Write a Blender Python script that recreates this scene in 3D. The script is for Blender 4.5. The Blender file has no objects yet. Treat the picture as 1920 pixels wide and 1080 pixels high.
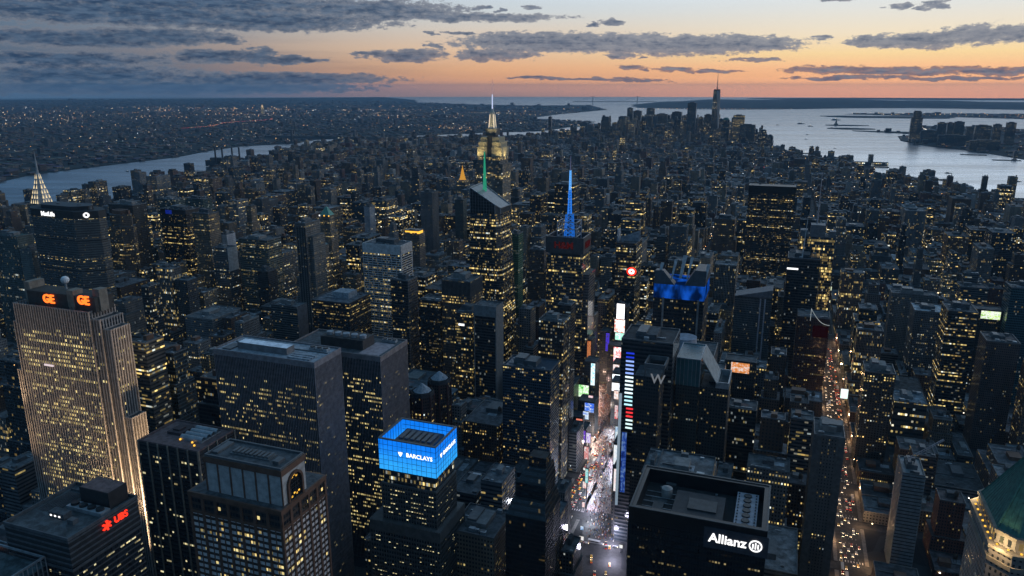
import bpy, math, random
import numpy as np
from mathutils import Matrix, Vector

R = math.radians
SC = bpy.context.scene
COL = SC.collection
VIEW = (118.0, -218.0, 432.0)      # the helicopter's place: +Y runs down the avenues, +X towards the wide river


# ---------------------------------------------------------------- camera
cam = bpy.data.objects.new('camera', bpy.data.cameras.new('camera'))
COL.objects.link(cam)
cam.data.sensor_width = 36.0
cam.data.lens = 26.625
cam.data.clip_start = 5.0
cam.data.clip_end = 90000.0
cam.location = VIEW
cam.rotation_euler = (R(90 - 14.85), 0, R(20.0))
SC.camera = cam

SC.view_settings.view_transform = 'Standard'
SC.view_settings.look = 'None'
SC.view_settings.exposure = 0.0
SC.view_settings.gamma = 1.0
SC.cycles.use_denoising = True
SC.cycles.max_bounces = 5
SC.cycles.diffuse_bounces = 2
SC.cycles.glossy_bounces = 3
SC.cycles.volume_bounces = 0
SC.cycles.sample_clamp_indirect = 3.0
SC.cycles.caustics_reflective = False
SC.cycles.caustics_refractive = False


# ---------------------------------------------------------------- node shorthand
def lin(r, g, b):
    f = lambda c: (c / 255 / 12.92) if c <= 10 else ((c / 255 + .055) / 1.055) ** 2.4
    return (f(r), f(g), f(b))


class NT:
    def __init__(s, tree):
        s.t = tree
        tree.nodes.clear()

    def n(s, kind, props=None, **ins):
        nd = s.t.nodes.new(kind)
        for k, v in (props or {}).items():
            setattr(nd, k, v)
        for k, v in ins.items():
            key = int(k[1:]) if k[0] == '_' else k.replace('_', ' ')
            s.put(nd.inputs[key], v)
        return nd

    def put(s, inp, v):
        if isinstance(v, bpy.types.NodeSocket):
            s.t.links.new(v, inp)
        elif isinstance(v, (tuple, list)) and inp.type == 'RGBA' and len(v) == 3:
            inp.default_value = (*v, 1)
        else:
            inp.default_value = v

    def m(s, op, a, b=0.0, c=0.0, clamp=False):
        nd = s.n('ShaderNodeMath', {'operation': op, 'use_clamp': clamp}, _0=a, _1=b)
        if op in ('SMOOTH_MIN', 'MULTIPLY_ADD', 'COMPARE', 'SMOOTH_MAX'):
            s.put(nd.inputs[2], c)
        return nd.outputs[0]

    def v(s, op, a, b=(0, 0, 0)):
        nd = s.n('ShaderNodeVectorMath', {'operation': op}, _0=a, _1=b)
        return nd.outputs['Value'] if op in ('DOT_PRODUCT', 'LENGTH') else nd.outputs[0]

    def xyz(s, x, y=0.0, z=0.0):
        return s.n('ShaderNodeCombineXYZ', X=x, Y=y, Z=z).outputs[0]

    def sep(s, a):
        o = s.n('ShaderNodeSeparateXYZ', Vector=a).outputs
        return o[0], o[1], o[2]

    def mix(s, f, a, b):
        nd = s.n('ShaderNodeMix', {'data_type': 'RGBA'})
        s.put(nd.inputs[0], f); s.put(nd.inputs[6], a); s.put(nd.inputs[7], b)
        return nd.outputs[2]

    def ss(s, x, lo, hi):
        nd = s.n('ShaderNodeMapRange', {'interpolation_type': 'SMOOTHSTEP'}, Value=x)
        s.put(nd.inputs[1], lo); s.put(nd.inputs[2], hi)
        return nd.outputs[0]

    def ramp(s, x, pts):
        nd = s.n('ShaderNodeValToRGB', Fac=x)
        el = nd.color_ramp.elements
        while len(el) < len(pts):
            el.new(.5)
        for e, (p, c) in zip(el, pts):
            e.position = p; e.color = (*c, 1)
        return nd.outputs[0]

    def noise(s, vec, scale, detail=2.0, rough=.5, dims='3D'):
        nd = s.n('ShaderNodeTexNoise', {'noise_dimensions': dims}, Vector=vec, Scale=scale, Detail=detail, Roughness=rough)
        return nd.outputs[0]

    def white(s, vec, dims='3D'):
        nd = s.n('ShaderNodeTexWhiteNoise', {'noise_dimensions': dims}, Vector=vec)
        return nd.outputs['Value'], nd.outputs['Color']

    def attr(s, name):
        nd = s.n('ShaderNodeAttribute', {'attribute_name': name})
        return nd.outputs['Color'], nd.outputs['Vector'], nd.outputs['Alpha']


# ---------------------------------------------------------------- sky at dusk
SUN_AZ, SUN_EL = 33.0, -1.5                 # the sun has just set beyond the wide river
W = bpy.data.worlds.new('World'); SC.world = W; W.use_nodes = True
t = NT(W.node_tree)
D = t.v('NORMALIZE', t.n('ShaderNodeTexCoord').outputs['Generated'])
dx, dy, dz = t.sep(D)
az = t.m('DEGREES', t.m('ARCTAN2', dx, dy))
el = t.m('DEGREES', t.m('ARCSINE', dz))
e01 = t.m('MULTIPLY_ADD', el, 1 / 7.0, 0.1)         # -0.7 deg -> 0, 6.3 deg -> 1
q = lambda e: e / 7.0 + .1
west = t.ramp(e01, [(q(-.7), lin(232, 154, 108)), (q(-.1), lin(240, 164, 114)), (q(.5), lin(247, 178, 124)), (q(1.3), lin(249, 190, 140)),
                    (q(2.2), lin(252, 218, 160)), (q(3.4), lin(246, 228, 198)), (q(5.0), lin(230, 229, 222)), (q(6.3), lin(214, 222, 226))])
mid = t.ramp(e01, [(q(-.7), lin(152, 116, 98)), (q(-.2), lin(188, 134, 102)), (q(.5), lin(210, 152, 112)), (q(1.4), lin(224, 172, 130)),
                   (q(2.6), lin(230, 196, 164)), (q(4.0), lin(218, 206, 192)), (q(5.2), lin(206, 212, 214)), (q(6.3), lin(196, 208, 216))])
east = t.ramp(e01, [(q(-.7), lin(58, 76, 96)), (q(.2), lin(74, 88, 106)), (q(.9), lin(92, 98, 110)), (q(1.8), lin(124, 120, 124)),
                    (q(2.8), lin(156, 144, 140)), (q(4.0), lin(146, 152, 160)), (q(5.2), lin(135, 150, 170)), (q(6.3), lin(112, 136, 164))])
f_mw = t.ss(az, -24.0, 6.0)
f_em = t.ss(az, -49.0, -19.0)
low = t.mix(f_mw, t.mix(f_em, east, mid), west)
# the rest of the dome: bright over the set sun, deep blue overhead and behind
sd = Vector((math.sin(R(SUN_AZ)), math.cos(R(SUN_AZ)), 0))
toward = t.m('MULTIPLY_ADD', t.v('DOT_PRODUCT', D, tuple(sd)), .5, .5)
up = t.m('DIVIDE', el, 90.0)
hi_w = t.ramp(up, [(.05, lin(222, 230, 236)), (.085, tuple(1.9 * q for q in lin(226, 238, 250))), (.16, tuple(1.5 * q for q in lin(222, 236, 250))), (.3, lin(196, 220, 244)), (.6, lin(120, 158, 190)), (1, lin(82, 128, 160))])
hi_e = t.ramp(up, [(.0, lin(70, 99, 124)), (.12, lin(76, 110, 142)), (.4, lin(72, 112, 144)), (1, lin(76, 119, 150))])
high = t.mix(t.ss(toward, .5, 1.0), hi_e, hi_w)
low_all = t.mix(t.ss(toward, .45, .72), hi_e, low)
lift = t.ramp(t.m('MULTIPLY_ADD', el, .25, .2), [(.0, (2.1,) * 3), (.2, (1.95,) * 3), (.27, (1.52,) * 3), (.4, (1.2,) * 3), (.7, (1.05,) * 3), (1, (1, 1, 1))])
low_all = t.v('MULTIPLY', low_all, lift)
clear = t.mix(t.ss(el, 4.6, 9.0), low_all, high)
# clouds: banks of flat-based cumulus over the horizon, as soft cells in azimuth and elevation
CLOUDS = [(-46.79, 4.64, 13.49, 0.854), (-36.34, 4.43, 9.2, 0.771), (-29.79, 5.26, 7.42, 0.714), (-24.19, 4.79, 8.82, 0.362), (-42.64, 5.45, 16.86, 0.59), (-49.08, 2.96, 7.82, 0.592), (-44.16, 3.23, 4.95, 0.547), (-39.56, 3.09, 1.42, 0.302), (-50.11, 1.73, 7.38, 0.483), (-40.67, 2.04, 3.14, 0.45), (-37.57, 2.08, 1.16, 0.651), (-35.64, 1.85, 2.23, 0.31), (-34.31, 1.83, 0.94, 0.156), (-15.4, 3.09, 10.02, 0.804), (-7.51, 2.85, 8.42, 0.786), (-2.14, 2.88, 2.53, 0.497), (-18.46, 3.28, 6.05, 0.605), (-21.16, 2.26, 3.63, 0.484), (-27.67, 2.2, 3.17, 0.519), (-30.49, 2.29, 0.86, 0.198), (-12.33, 2.27, 0.71, 0.36), (-22.66, 5.47, 0.81, 0.202), (-21.07, 5.26, 0.48, 0.161), (-18.48, 5.44, 0.81, 0.202), (-14.29, 4.31, 0.6, 0.161), (-12.71, 4.44, 1.03, 0.2), (-23.83, 3.75, 1.04, 0.161), (-25.73, 3.74, 0.64, 0.161), (-25.56, 2.83, 0.56, 0.201), (-10.81, 2.04, 0.39, 0.159), (-11.54, 1.39, 1.26, 0.239), (-8.45, 1.19, 1.93, 0.197), (-5.57, 1.07, 2.26, 0.156), (-2.76, 1.8, 2.26, 0.115), (4.51, 2.92, 1.97, 0.437), (7.0, 2.92, 3.45, 0.605), (10.21, 3.15, 2.64, 0.688), (12.3, 3.17, 1.68, 0.537), (1.23, 3.23, 0.9, 0.224), (1.49, 5.56, 0.89, 0.186), (5.83, 5.0, 0.83, 0.251), (7.8, 4.91, 0.98, 0.282), (2.1, 1.16, 3.77, 0.297), (6.61, 1.02, 6.35, 0.322), (11.92, 0.97, 4.26, 0.305), (3.48, 0.6, 5.03, 0.147), (9.69, 0.54, 4.48, 0.139), (-18.45, 0.69, 2.5, 0.121), (-14.96, 0.58, 4.8, 0.121), (-10.74, 0.46, 2.75, 0.119), (-36.63, 0.56, 9.57, 0.463), (-48.77, 0.77, 7.92, 0.701), (-43.22, -0.05, 14.16, 0.443)]
p = t.xyz(az, el, 0.0)
pw = t.v('MULTIPLY', p, (.55, 1.7, 1))
warp = t.n('ShaderNodeTexNoise', {'noise_dimensions': '2D'}, Vector=pw, Scale=.9, Detail=5.0, Roughness=.6).outputs[1]
pd = t.v('ADD', p, t.v('MULTIPLY', t.v('SUBTRACT', warp, (.5, .5, .5)), (3.4, .62, 0)))
field, lowf = None, None
for a, e, ra, re in CLOUDS:
    d = t.v('MULTIPLY', t.v('SUBTRACT', pd, (a, e, 0)), (1 / ra, 1 / re, 0))
    g = t.v('DOT_PRODUCT', d, d)
    field = g if field is None else t.m('SMOOTH_MIN', field, g, .35)
puff = t.noise(t.v('MULTIPLY', p, (1.0, 2.4, 1)), 1.5, 7.0, .62, '2D')
veil = t.noise(t.v('MULTIPLY', p, (.06, .9, 1)), 1.0, 5.0, .6, '2D')
dens = t.m('ADD', t.m('SUBTRACT', 1.0, field), t.m('MULTIPLY', t.m('SUBTRACT', puff, .5), 1.9))
fine = t.noise(t.v('MULTIPLY', p, (1.6, 3.6, 1)), 3.6, 6.0, .65, '2D')
dens = t.m('ADD', dens, t.m('MULTIPLY', t.m('SUBTRACT', fine, .5), .5))
dens = t.m('ADD', dens, t.m('MULTIPLY', t.ss(az, -24.0, -42.0), .22))
alpha = t.ss(dens, -.04, .42)
tone = t.noise(t.v('MULTIPLY', p, (.5, 2.6, 1)), 1.3, 5.0, .6, '2D')
body = t.ss(dens, .1, 1.25)
c_e = t.mix(t.ss(tone, .3, .7), lin(78, 100, 126), lin(34, 60, 90))
c_w = t.mix(t.ss(tone, .3, .72), lin(128, 134, 148), lin(70, 90, 118))
edge_w = t.mix(t.ss(el, 1.0, 3.0), lin(160, 124, 116), lin(150, 152, 160))
edge_e = lin(118, 124, 136)
west01 = t.ss(az, -40.0, -8.0)
ccol = t.mix(body, t.mix(west01, edge_e, edge_w), t.mix(west01, c_e, c_w))
front = t.ss(toward, .3, .55)
sky = t.mix(t.m('MULTIPLY', alpha, t.m('MULTIPLY', front, .95)), clear, ccol)
hz = t.m('MULTIPLY', t.ss(veil, .42, .75), t.m('MULTIPLY', t.ss(az, -20.0, -45.0), t.ss(el, 4.5, 1.0)))
sky = t.mix(t.m('MULTIPLY', hz, .55), sky, lin(74, 92, 114))
nish = t.n('ShaderNodeTexSky', {'sky_type': 'NISHITA', 'sun_disc': False, 'sun_elevation': R(SUN_EL), 'sun_rotation': R(SUN_AZ),
                                'altitude': 430.0, 'air_density': 1.0, 'dust_density': 1.5, 'ozone_density': 3.0})
bg1 = t.n('ShaderNodeBackground', Color=sky, Strength=1.0)
bg2 = t.n('ShaderNodeBackground', Color=nish.outputs[0], Strength=0.05)
add = t.n('ShaderNodeAddShader', _0=bg1.outputs[0], _1=bg2.outputs[0])
t.n('ShaderNodeOutputWorld', Surface=add.outputs[0])
W.cycles.sampling_method = 'MANUAL'
W.cycles.sample_map_resolution = 1024

# the last glow of the set sun, broad and weak, from the far side of the wide river
sun = bpy.data.lights.new('sun', 'SUN'); sun.energy = 0.10; sun.angle = R(24); sun.color = (1.0, .74, .58)
so = bpy.data.objects.new('sun', sun); COL.objects.link(so)
so.rotation_euler = Vector((-math.sin(R(SUN_AZ + 25)), -math.cos(R(SUN_AZ + 25)), -.16)).to_track_quat('-Z', 'Y').to_euler()


# ---------------------------------------------------------------- materials
def mat(name):
    m = bpy.data.materials.new(name); m.use_nodes = True
    return m, NT(m.node_tree)


def plain(name, col, rough=.7, metal=0.0, var=.25, scale=.25, spec=.4):
    m, t = mat(name)
    n1 = t.noise(t.n('ShaderNodeNewGeometry').outputs['Position'], scale, 5.0, .65)
    f = t.ss(n1, .3, .7)
    c = t.mix(f, tuple(x * (1 - var) for x in col), tuple(x * (1 + var) for x in col))
    b = t.n('ShaderNodeBsdfPrincipled', Base_Color=c, Roughness=rough, Metallic=metal)
    b.inputs['Specular IOR Level'].default_value = spec
    t.n('ShaderNodeOutputMaterial', Surface=b.outputs[0])
    return m


def glow(name, col, strength, sample=False, vary=0.0):
    m, t = mat(name)
    s = strength
    if vary:
        r1 = t.n('ShaderNodeNewGeometry').outputs['Random Per Island']
        r2 = t.n('ShaderNodeObjectInfo').outputs['Random']
        r = t.m('FRACT', t.m('ADD', r1, t.m('MULTIPLY', r2, 7.31)))
        s = t.m('MULTIPLY', t.m('MULTIPLY_ADD', t.m('POWER', r, 2.0), 2 * vary, 1 - vary), strength)
        col = t.mix(t.m('FRACT', t.m('MULTIPLY', r, 13.7)), col, tuple(min(1, c * k) for c, k in zip(col, (1.0, 1.18, 1.5))))
    e = t.n('ShaderNodeEmission', Color=col, Strength=s)
    t.n('ShaderNodeOutputMaterial', Surface=e.outputs[0])
    m.cycles.emission_sampling = 'AUTO' if sample else 'NONE'
    return m


def facade_material():
    """Walls with rows of windows, some of them lit; every face carries its own numbers:
    wall = colour + gloss, pa = bay width, storey height, lit share, seed; pb = window width and height share, warmth, strength."""
    m, t = mat('windowed_wall')
    wc, _, gl = t.attr('wall')
    pac, pav, seed = t.attr('pa')
    pbc, pbv, stren = t.attr('pb')
    bay, flo, lit = t.sep(pav)
    ww, wh, warm = t.sep(pbv)
    u, v, _ = t.sep(t.n('ShaderNodeUVMap').outputs[0])
    cu, cv = t.m('DIVIDE', u, bay), t.m('DIVIDE', v, flo)
    iu, iv = t.m('FLOOR', cu), t.m('FLOOR', cv)
    fu, fv = t.m('SUBTRACT', cu, iu), t.m('SUBTRACT', cv, iv)
    ins = t.m('MULTIPLY', t.m('LESS_THAN', t.m('ABSOLUTE', t.m('SUBTRACT', fu, .5)), t.m('MULTIPLY', ww, .5)),
              t.m('LESS_THAN', t.m('ABSOLUTE', t.m('SUBTRACT', fv, .52)), t.m('MULTIPLY', wh, .5)))
    r1, rc = t.white(t.xyz(iu, iv, seed))
    rf, _ = t.white(t.xyz(iv, seed, 3.3))
    r2, r3, r4 = t.sep(rc)
    cl = t.noise(t.xyz(t.m('MULTIPLY_ADD', iu, .19, t.m('MULTIPLY', seed, 7.7)), t.m('MULTIPLY', iv, .8), 0.0), 1.0, 2.0, .5, '2D')
    prob = t.m('MULTIPLY', lit, t.m('MULTIPLY', t.m('MULTIPLY_ADD', t.ss(cl, .38, .66), 2.5, .12), t.m('MULTIPLY_ADD', t.m('POWER', rf, 5.0), 4.6, .25)))
    on = t.m('MULTIPLY', t.m('LESS_THAN', r1, prob), ins)
    s = t.m('MULTIPLY', on, t.m('MULTIPLY', t.m('MULTIPLY_ADD', t.m('POWER', r2, 3.0), 1.9, .16), stren))
    warmc = t.mix(r4, (1.0, .64, .19), (1.0, .80, .30))
    coolc = t.mix(r4, (1.0, .90, .62), (.78, .95, 1.0))
    lc = t.mix(t.m('LESS_THAN', r3, warm), coolc, warmc)
    geo = t.n('ShaderNodeNewGeometry').outputs['Position']
    grime = t.noise(t.v('MULTIPLY', geo, (.06, .06, .018)), 1.0, 4.0, .65)
    wcol = t.mix(t.ss(grime, .25, .75), t.v('MULTIPLY', wc, (.62, .62, .64)), t.v('MULTIPLY', wc, (1.3, 1.28, 1.25)))
    glass = t.mix(r2, (.010, .014, .020), (.030, .038, .046))
    base = t.mix(ins, wcol, glass)
    rough = t.m('MULTIPLY_ADD', ins, -.6, t.m('SUBTRACT', .8, t.m('MULTIPLY', gl, .55)))
    b = t.n('ShaderNodeBsdfPrincipled', Base_Color=base, Roughness=rough, Emission_Color=lc, Emission_Strength=s)
    b.inputs['Specular IOR Level'].default_value = .5
    t.n('ShaderNodeOutputMaterial', Surface=b.outputs[0])
    m.cycles.emission_sampling = 'NONE'
    return m


def roof_material():
    m, t = mat('roof_deck')
    wc, _, _ = t.attr('wall')
    pos = t.n('ShaderNodeNewGeometry').outputs['Position']
    n1 = t.noise(pos, .16, 5.0, .7)
    n2 = t.n('ShaderNodeTexVoronoi', {'feature': 'F1'}, Vector=pos, Scale=.22).outputs[1]
    k = t.m('MULTIPLY_ADD', t.ss(n1, .3, .72), 1.1, .42)
    k = t.m('MULTIPLY', k, t.m('MULTIPLY_ADD', t.sep(n2)[0], .5, .72))
    b = t.n('ShaderNodeBsdfPrincipled', Base_Color=t.n('ShaderNodeVectorMath', {'operation': 'SCALE'}, Vector=wc, Scale=k).outputs[0], Roughness=.85)
    t.n('ShaderNodeOutputMaterial', Surface=b.outputs[0])
    return m


def lights_material(name, strength):
    m, t = mat(name)
    c, _, a = t.attr('wall')
    e = t.n('ShaderNodeEmission', Color=c, Strength=t.m('MULTIPLY', a, strength))
    t.n('ShaderNodeOutputMaterial', Surface=e.outputs[0])
    m.cycles.emission_sampling = 'NONE'
    return m


FACADE, ROOF = facade_material(), roof_material()
WIN_W = glow('lit_window_warm', (1.0, .72, .25), .8, vary=.75)
WIN_C = glow('lit_window_pale', (1.0, .80, .38), .75, vary=.75)
POINTS = lights_material('city_lamp_points', 1.0)
LIMESTONE = plain('limestone', (.23, .20, .165), .8)
PALE = plain('pale_panel', (.40, .40, .40), .7)
WHITE = plain('white_travertine', (.52, .52, .53), .65)
BROWN = plain('brown_granite', (.13, .072, .05), .6)
DARK = plain('dark_metal', (.022, .024, .028), .45)
GREY = plain('grey_metal', (.10, .11, .12), .5)
STEEL = plain('pale_steel', (.32, .35, .38), .4, .3)
COPPER = plain('green_copper', (.045, .15, .125), .55, 0, .3, .4)
CONCRETE = plain('concrete', (.2, .2, .2), .85)
ROOFM = plain('roof_gravel', (.075, .085, .095), .9, 0, .45, .3)
PINKROOF = plain('pinkish_roof', (.15, .105, .105), .9, 0, .35, .3)
PALEROOF = plain('pale_roof', (.30, .33, .37), .85, 0, .35, .3)
WOOD = plain('tank_timber', (.06, .045, .035), .9)
GLASSM = plain('dark_glass', (.015, .02, .026), .12, 0, .3, .1, .6)
TEALGLASS = plain('teal_glass', (.03, .11, .13), .2, 0, .3, .1, .6)
G_WHITE = glow('white_sign_light', (1, 1, 1), 1.6)
G_ORANGE = glow('orange_sign_light', (1.0, .16, .02), 2.2)
G_RED = glow('red_sign_light', (1.0, .03, .012), 2.0)
G_GOLD = glow('gold_light', (1.0, .52, .06), 1.5)


# ---------------------------------------------------------------- styles: colour, gloss, bay, storey, window w/h share, lit, warm, strength, roof colour
def ST(wall, bay=2.6, flo=3.5, ww=.45, wh=.5, lit=.12, warm=.7, s=1.0, gloss=.1, roof=(.09, .10, .11), seed=None):
    return dict(wall=wall, bay=bay, flo=flo, ww=ww, wh=wh, lit=lit, warm=warm, s=s, gloss=gloss, roof=roof, seed=seed)


_rs = random.Random(77)


class MB:
    """Collects faces and links them as one mesh object."""
    def __init__(s):
        s.v, s.f, s.uv, s.at, s.mi = [], [], [], [], []

    def quad(s, ps, uv=None, st=None, m=0, roof=False):
        i = len(s.v)
        s.v += ps
        s.f.append(tuple(range(i, i + len(ps))))
        s.uv += uv if uv else [(0, 0)] * len(ps)
        s.mi.append(m)
        if st is None:
            s.at.append((.1, .1, .1, .1, 3, 3, 0, 0, .5, .5, .5, 0))
        else:
            c = st['roof'] if roof else st['wall']
            s.at.append((*c, st['gloss'], st['bay'], st['flo'], st['lit'], s.seed(st), st['ww'], st['wh'], st['warm'], st['s']))

    def seed(s, st):
        if st['seed'] is None:
            st['seed'] = _rs.uniform(0, 90)
        return st['seed']

    def prism(s, pts, z0, z1, st=None, m=0, top=1, bottom=False, pts1=None, u0=None):
        """pts counter-clockwise from above; side faces carry UVs in metres"""
        q1 = pts1 or pts
        n = len(pts); u = _rs.randint(0, 400) * 1.0 if u0 is None else u0
        for i in range(n):
            a, b = pts[i], pts[(i + 1) % n]; a1, b1 = q1[i], q1[(i + 1) % n]
            L = math.hypot(b[0] - a[0], b[1] - a[1])
            if L < 1e-6 and math.hypot(b1[0] - a1[0], b1[1] - a1[1]) < 1e-6:
                continue
            s.quad([(*a, z0), (*b, z0), (*b1, z1), (*a1, z1)], [(u, z0), (u + L, z0), (u + L, z1), (u, z1)], st, m)
            u += L + 11.0
        if top is not None:
            s.quad([(*p, z1) for p in q1], None, st, top, True)
        if bottom:
            s.quad([(*p, z0) for p in reversed(pts)], None, st, m, True)

    def box(s, x0, x1, y0, y1, z0, z1, st=None, m=0, top=None, bottom=False):
        if top is None:
            top = 1 if st else m
        s.prism([(x0, y0), (x1, y0), (x1, y1), (x0, y1)], z0, z1, st, m, top, bottom)

    def cyl(s, cx, cy, r0, z0, r1, z1, n=14, st=None, m=0, top=None, ph=0.0):
        c = [(math.cos(2 * math.pi * k / n + ph), math.sin(2 * math.pi * k / n + ph)) for k in range(n)]
        s.prism([(cx + r0 * a, cy + r0 * b) for a, b in c], z0, z1, st, m, m if top is None else top, False,
                [(cx + r1 * a, cy + r1 * b) for a, b in c])

    def bar(s, a, b, w, m=0):
        """square bar between two points"""
        a, b = Vector(a), Vector(b); d = (b - a).normalized()
        x = d.cross(Vector((0, 0, 1)) if abs(d.z) < .9 else Vector((1, 0, 0))).normalized() * w / 2
        y = d.cross(x).normalized() * w / 2
        c = [x + y, x - y, -x - y, -x + y]
        A = [tuple(a + k) for k in c]; B = [tuple(b + k) for k in c]
        for i in range(4):
            j = (i + 1) % 4
            s.quad([A[j], A[i], B[i], B[j]], None, None, m)
        s.quad(A, None, None, m); s.quad(B[::-1], None, None, m)

    def slabx(s, x0, x1, y0, y1, z0, z1, m=0):
        s.box(x0, x1, y0, y1, z0, z1, None, m, m, True)

    def build(s, name, mats, parent=None, org=None):
        me = bpy.data.meshes.new(name)
        if org is None:
            org = parent.location if parent is not None else (0, 0, 0)
            if parent is not None and parent.parent is not None:
                org = parent.parent.location
        v = np.array(s.v, dtype=np.float64) - np.array(org)[None, :]
        me.from_pydata(v.tolist(), [], s.f)
        mats = mats if isinstance(mats, (list, tuple)) else [mats]
        for m in mats:
            me.materials.append(m)
        if len(mats) > 1:
            me.polygons.foreach_set('material_index', [min(k, len(mats) - 1) for k in s.mi])
        if FACADE in mats or ROOF in mats or POINTS in mats:
            uvl = me.uv_layers.new(name='UVMap')
            uvl.data.foreach_set('uv', np.array(s.uv, dtype=np.float32).ravel())
            at = np.array(s.at, dtype=np.float32)
            for k, nm in enumerate(('wall', 'pa', 'pb')):
                a = me.attributes.new(nm, 'FLOAT_COLOR', 'FACE')
                a.data.foreach_set('color', np.ascontiguousarray(at[:, 4 * k:4 * k + 4]).ravel())
        o = bpy.data.objects.new(name, me)
        COL.objects.link(o)
        if parent is not None:
            o.parent = parent
        else:
            o.location = org
        return o


def tag(o, label=None, cat=None, group=None, kind=None):
    for k, v in (('label', label), ('category', cat), ('group', group), ('kind', kind)):
        if v:
            o[k] = v
    return o


def thing(name, label, cat, loc=(0, 0, 0), group=None):
    o = bpy.data.objects.new(name, None)
    COL.objects.link(o); o.location = loc
    bpy.context.view_layer.update() if False else None
    return tag(o, label, cat, group)


def text(body, size, mtl, parent, name, loc, face='N', depth=.3, bold=0.0, rot=0.0):
    """raised letters on a wall; face N looks at -Y, W at +X, E at -X; loc is the centre of the word in world space"""
    cu = bpy.data.curves.new(name, 'FONT'); cu.body = body; cu.size = size; cu.extrude = depth; cu.offset = bold
    cu.align_x = 'CENTER'; cu.align_y = 'CENTER'; cu.resolution_u = 3
    o = bpy.data.objects.new(name, cu); COL.objects.link(o)
    bpy.context.view_layer.update()
    me = bpy.data.meshes.new_from_object(o.evaluated_get(bpy.context.evaluated_depsgraph_get()))
    bpy.data.objects.remove(o)
    me.materials.clear(); me.materials.append(mtl)
    k = bpy.data.objects.new(name, me); COL.objects.link(k)
    k.parent = parent
    k.rotation_euler = (R(90), 0, R({'N': 0, 'W': 90, 'E': -90}[face]))
    k.location = Vector(loc) - parent.location
    return k


_pane = {}


def panes(root, side, a0, a1, z0, z1, off, bay, flo, w, h, p, seed, most=60, mtl=None, run=.55, skip=None):
    """lit windows on one wall: the ones nearest the viewer as parts of their own, the others as one part"""
    rg = random.Random(seed)
    mtl = mtl or WIN_W
    cells = []
    nz = int((z1 - z0) / flo); na = int((a1 - a0) / bay)
    for j in range(nz):
        pf = p * (.3 + 1.5 * rg.random() ** 1.5); on = False
        for i in range(na):
            on = rg.random() < (pf + (run if on else 0) * (.6 + .4 * pf))
            if on and rg.random() > .06:
                cells.append((a0 + (i + .5) * bay, z0 + (j + .5) * flo))
    def pos(c):
        return (c[0], off, c[1]) if side == 'N' else (off, c[0], c[1])
    cells.sort(key=lambda c: sum((x - y) ** 2 for x, y in zip(pos(c), VIEW)))
    key = (side, w, h, mtl.name)
    if key not in _pane:
        me = bpy.data.meshes.new('lit_window'); hw, hh = w / 2, h / 2
        vs = {'N': [(-hw, 0, -hh), (hw, 0, -hh), (hw, 0, hh), (-hw, 0, hh)], 'W': [(0, -hw, -hh), (0, hw, -hh), (0, hw, hh), (0, -hw, hh)],
              'E': [(0, hw, -hh), (0, -hw, -hh), (0, -hw, hh), (0, hw, hh)]}[side]
        me.from_pydata(vs, [], [(0, 1, 2, 3)]); me.materials.append(mtl); _pane[key] = (me, vs)
    me, vs = _pane[key]
    for c in cells[:most]:
        o = bpy.data.objects.new('lit_window', me); COL.objects.link(o); o.parent = root
        o.location = Vector(pos(c)) - root.location
    if len(cells) > most:
        mb = MB()
        for c in cells[most:]:
            q = pos(c); mb.quad([(q[0] + a, q[1] + b, q[2] + d) for a, b, d in vs])
        tag(mb.build('window_glow', mtl, root), kind='stuff')


def fins(mb, side, a0, a1, step, z0, z1, off, w, d, m=0):
    n = max(1, int(round((a1 - a0) / step)))
    for i in range(n + 1):
        a = a0 + (a1 - a0) * i / n
        if side == 'N':
            mb.box(a - w / 2, a + w / 2, off - d, off + .05, z0, z1, None, m, m)
        elif side == 'W':
            mb.box(off - .05, off + d, a - w / 2, a + w / 2, z0, z1, None, m, m)
        else:
            mb.box(off - d, off + .05, a - w / 2, a + w / 2, z0, z1, None, m, m)


def bands(mb, x0, x1, y0, y1, z0, z1, step, th, d, m=0):
    """spandrel bands right round a box"""
    z = z0
    while z < z1:
        mb.box(x0 - d, x1 + d, y0 - d, y1 + d, z, min(z + th, z1 + .01), None, m, m, True)
        z += step


def parapet(mb, x0, x1, y0, y1, z, h=1.2, w=.6, m=0):
    mb.box(x0, x1, y0, y0 + w, z, z + h, None, m, m); mb.box(x0, x1, y1 - w, y1, z, z + h, None, m, m)
    mb.box(x0, x0 + w, y0 + w, y1 - w, z, z + h, None, m, m); mb.box(x1 - w, x1, y0 + w, y1 - w, z, z + h, None, m, m)


# ================================================================ ground, water, roads
def structure(o):
    return tag(o, kind='structure')


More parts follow.
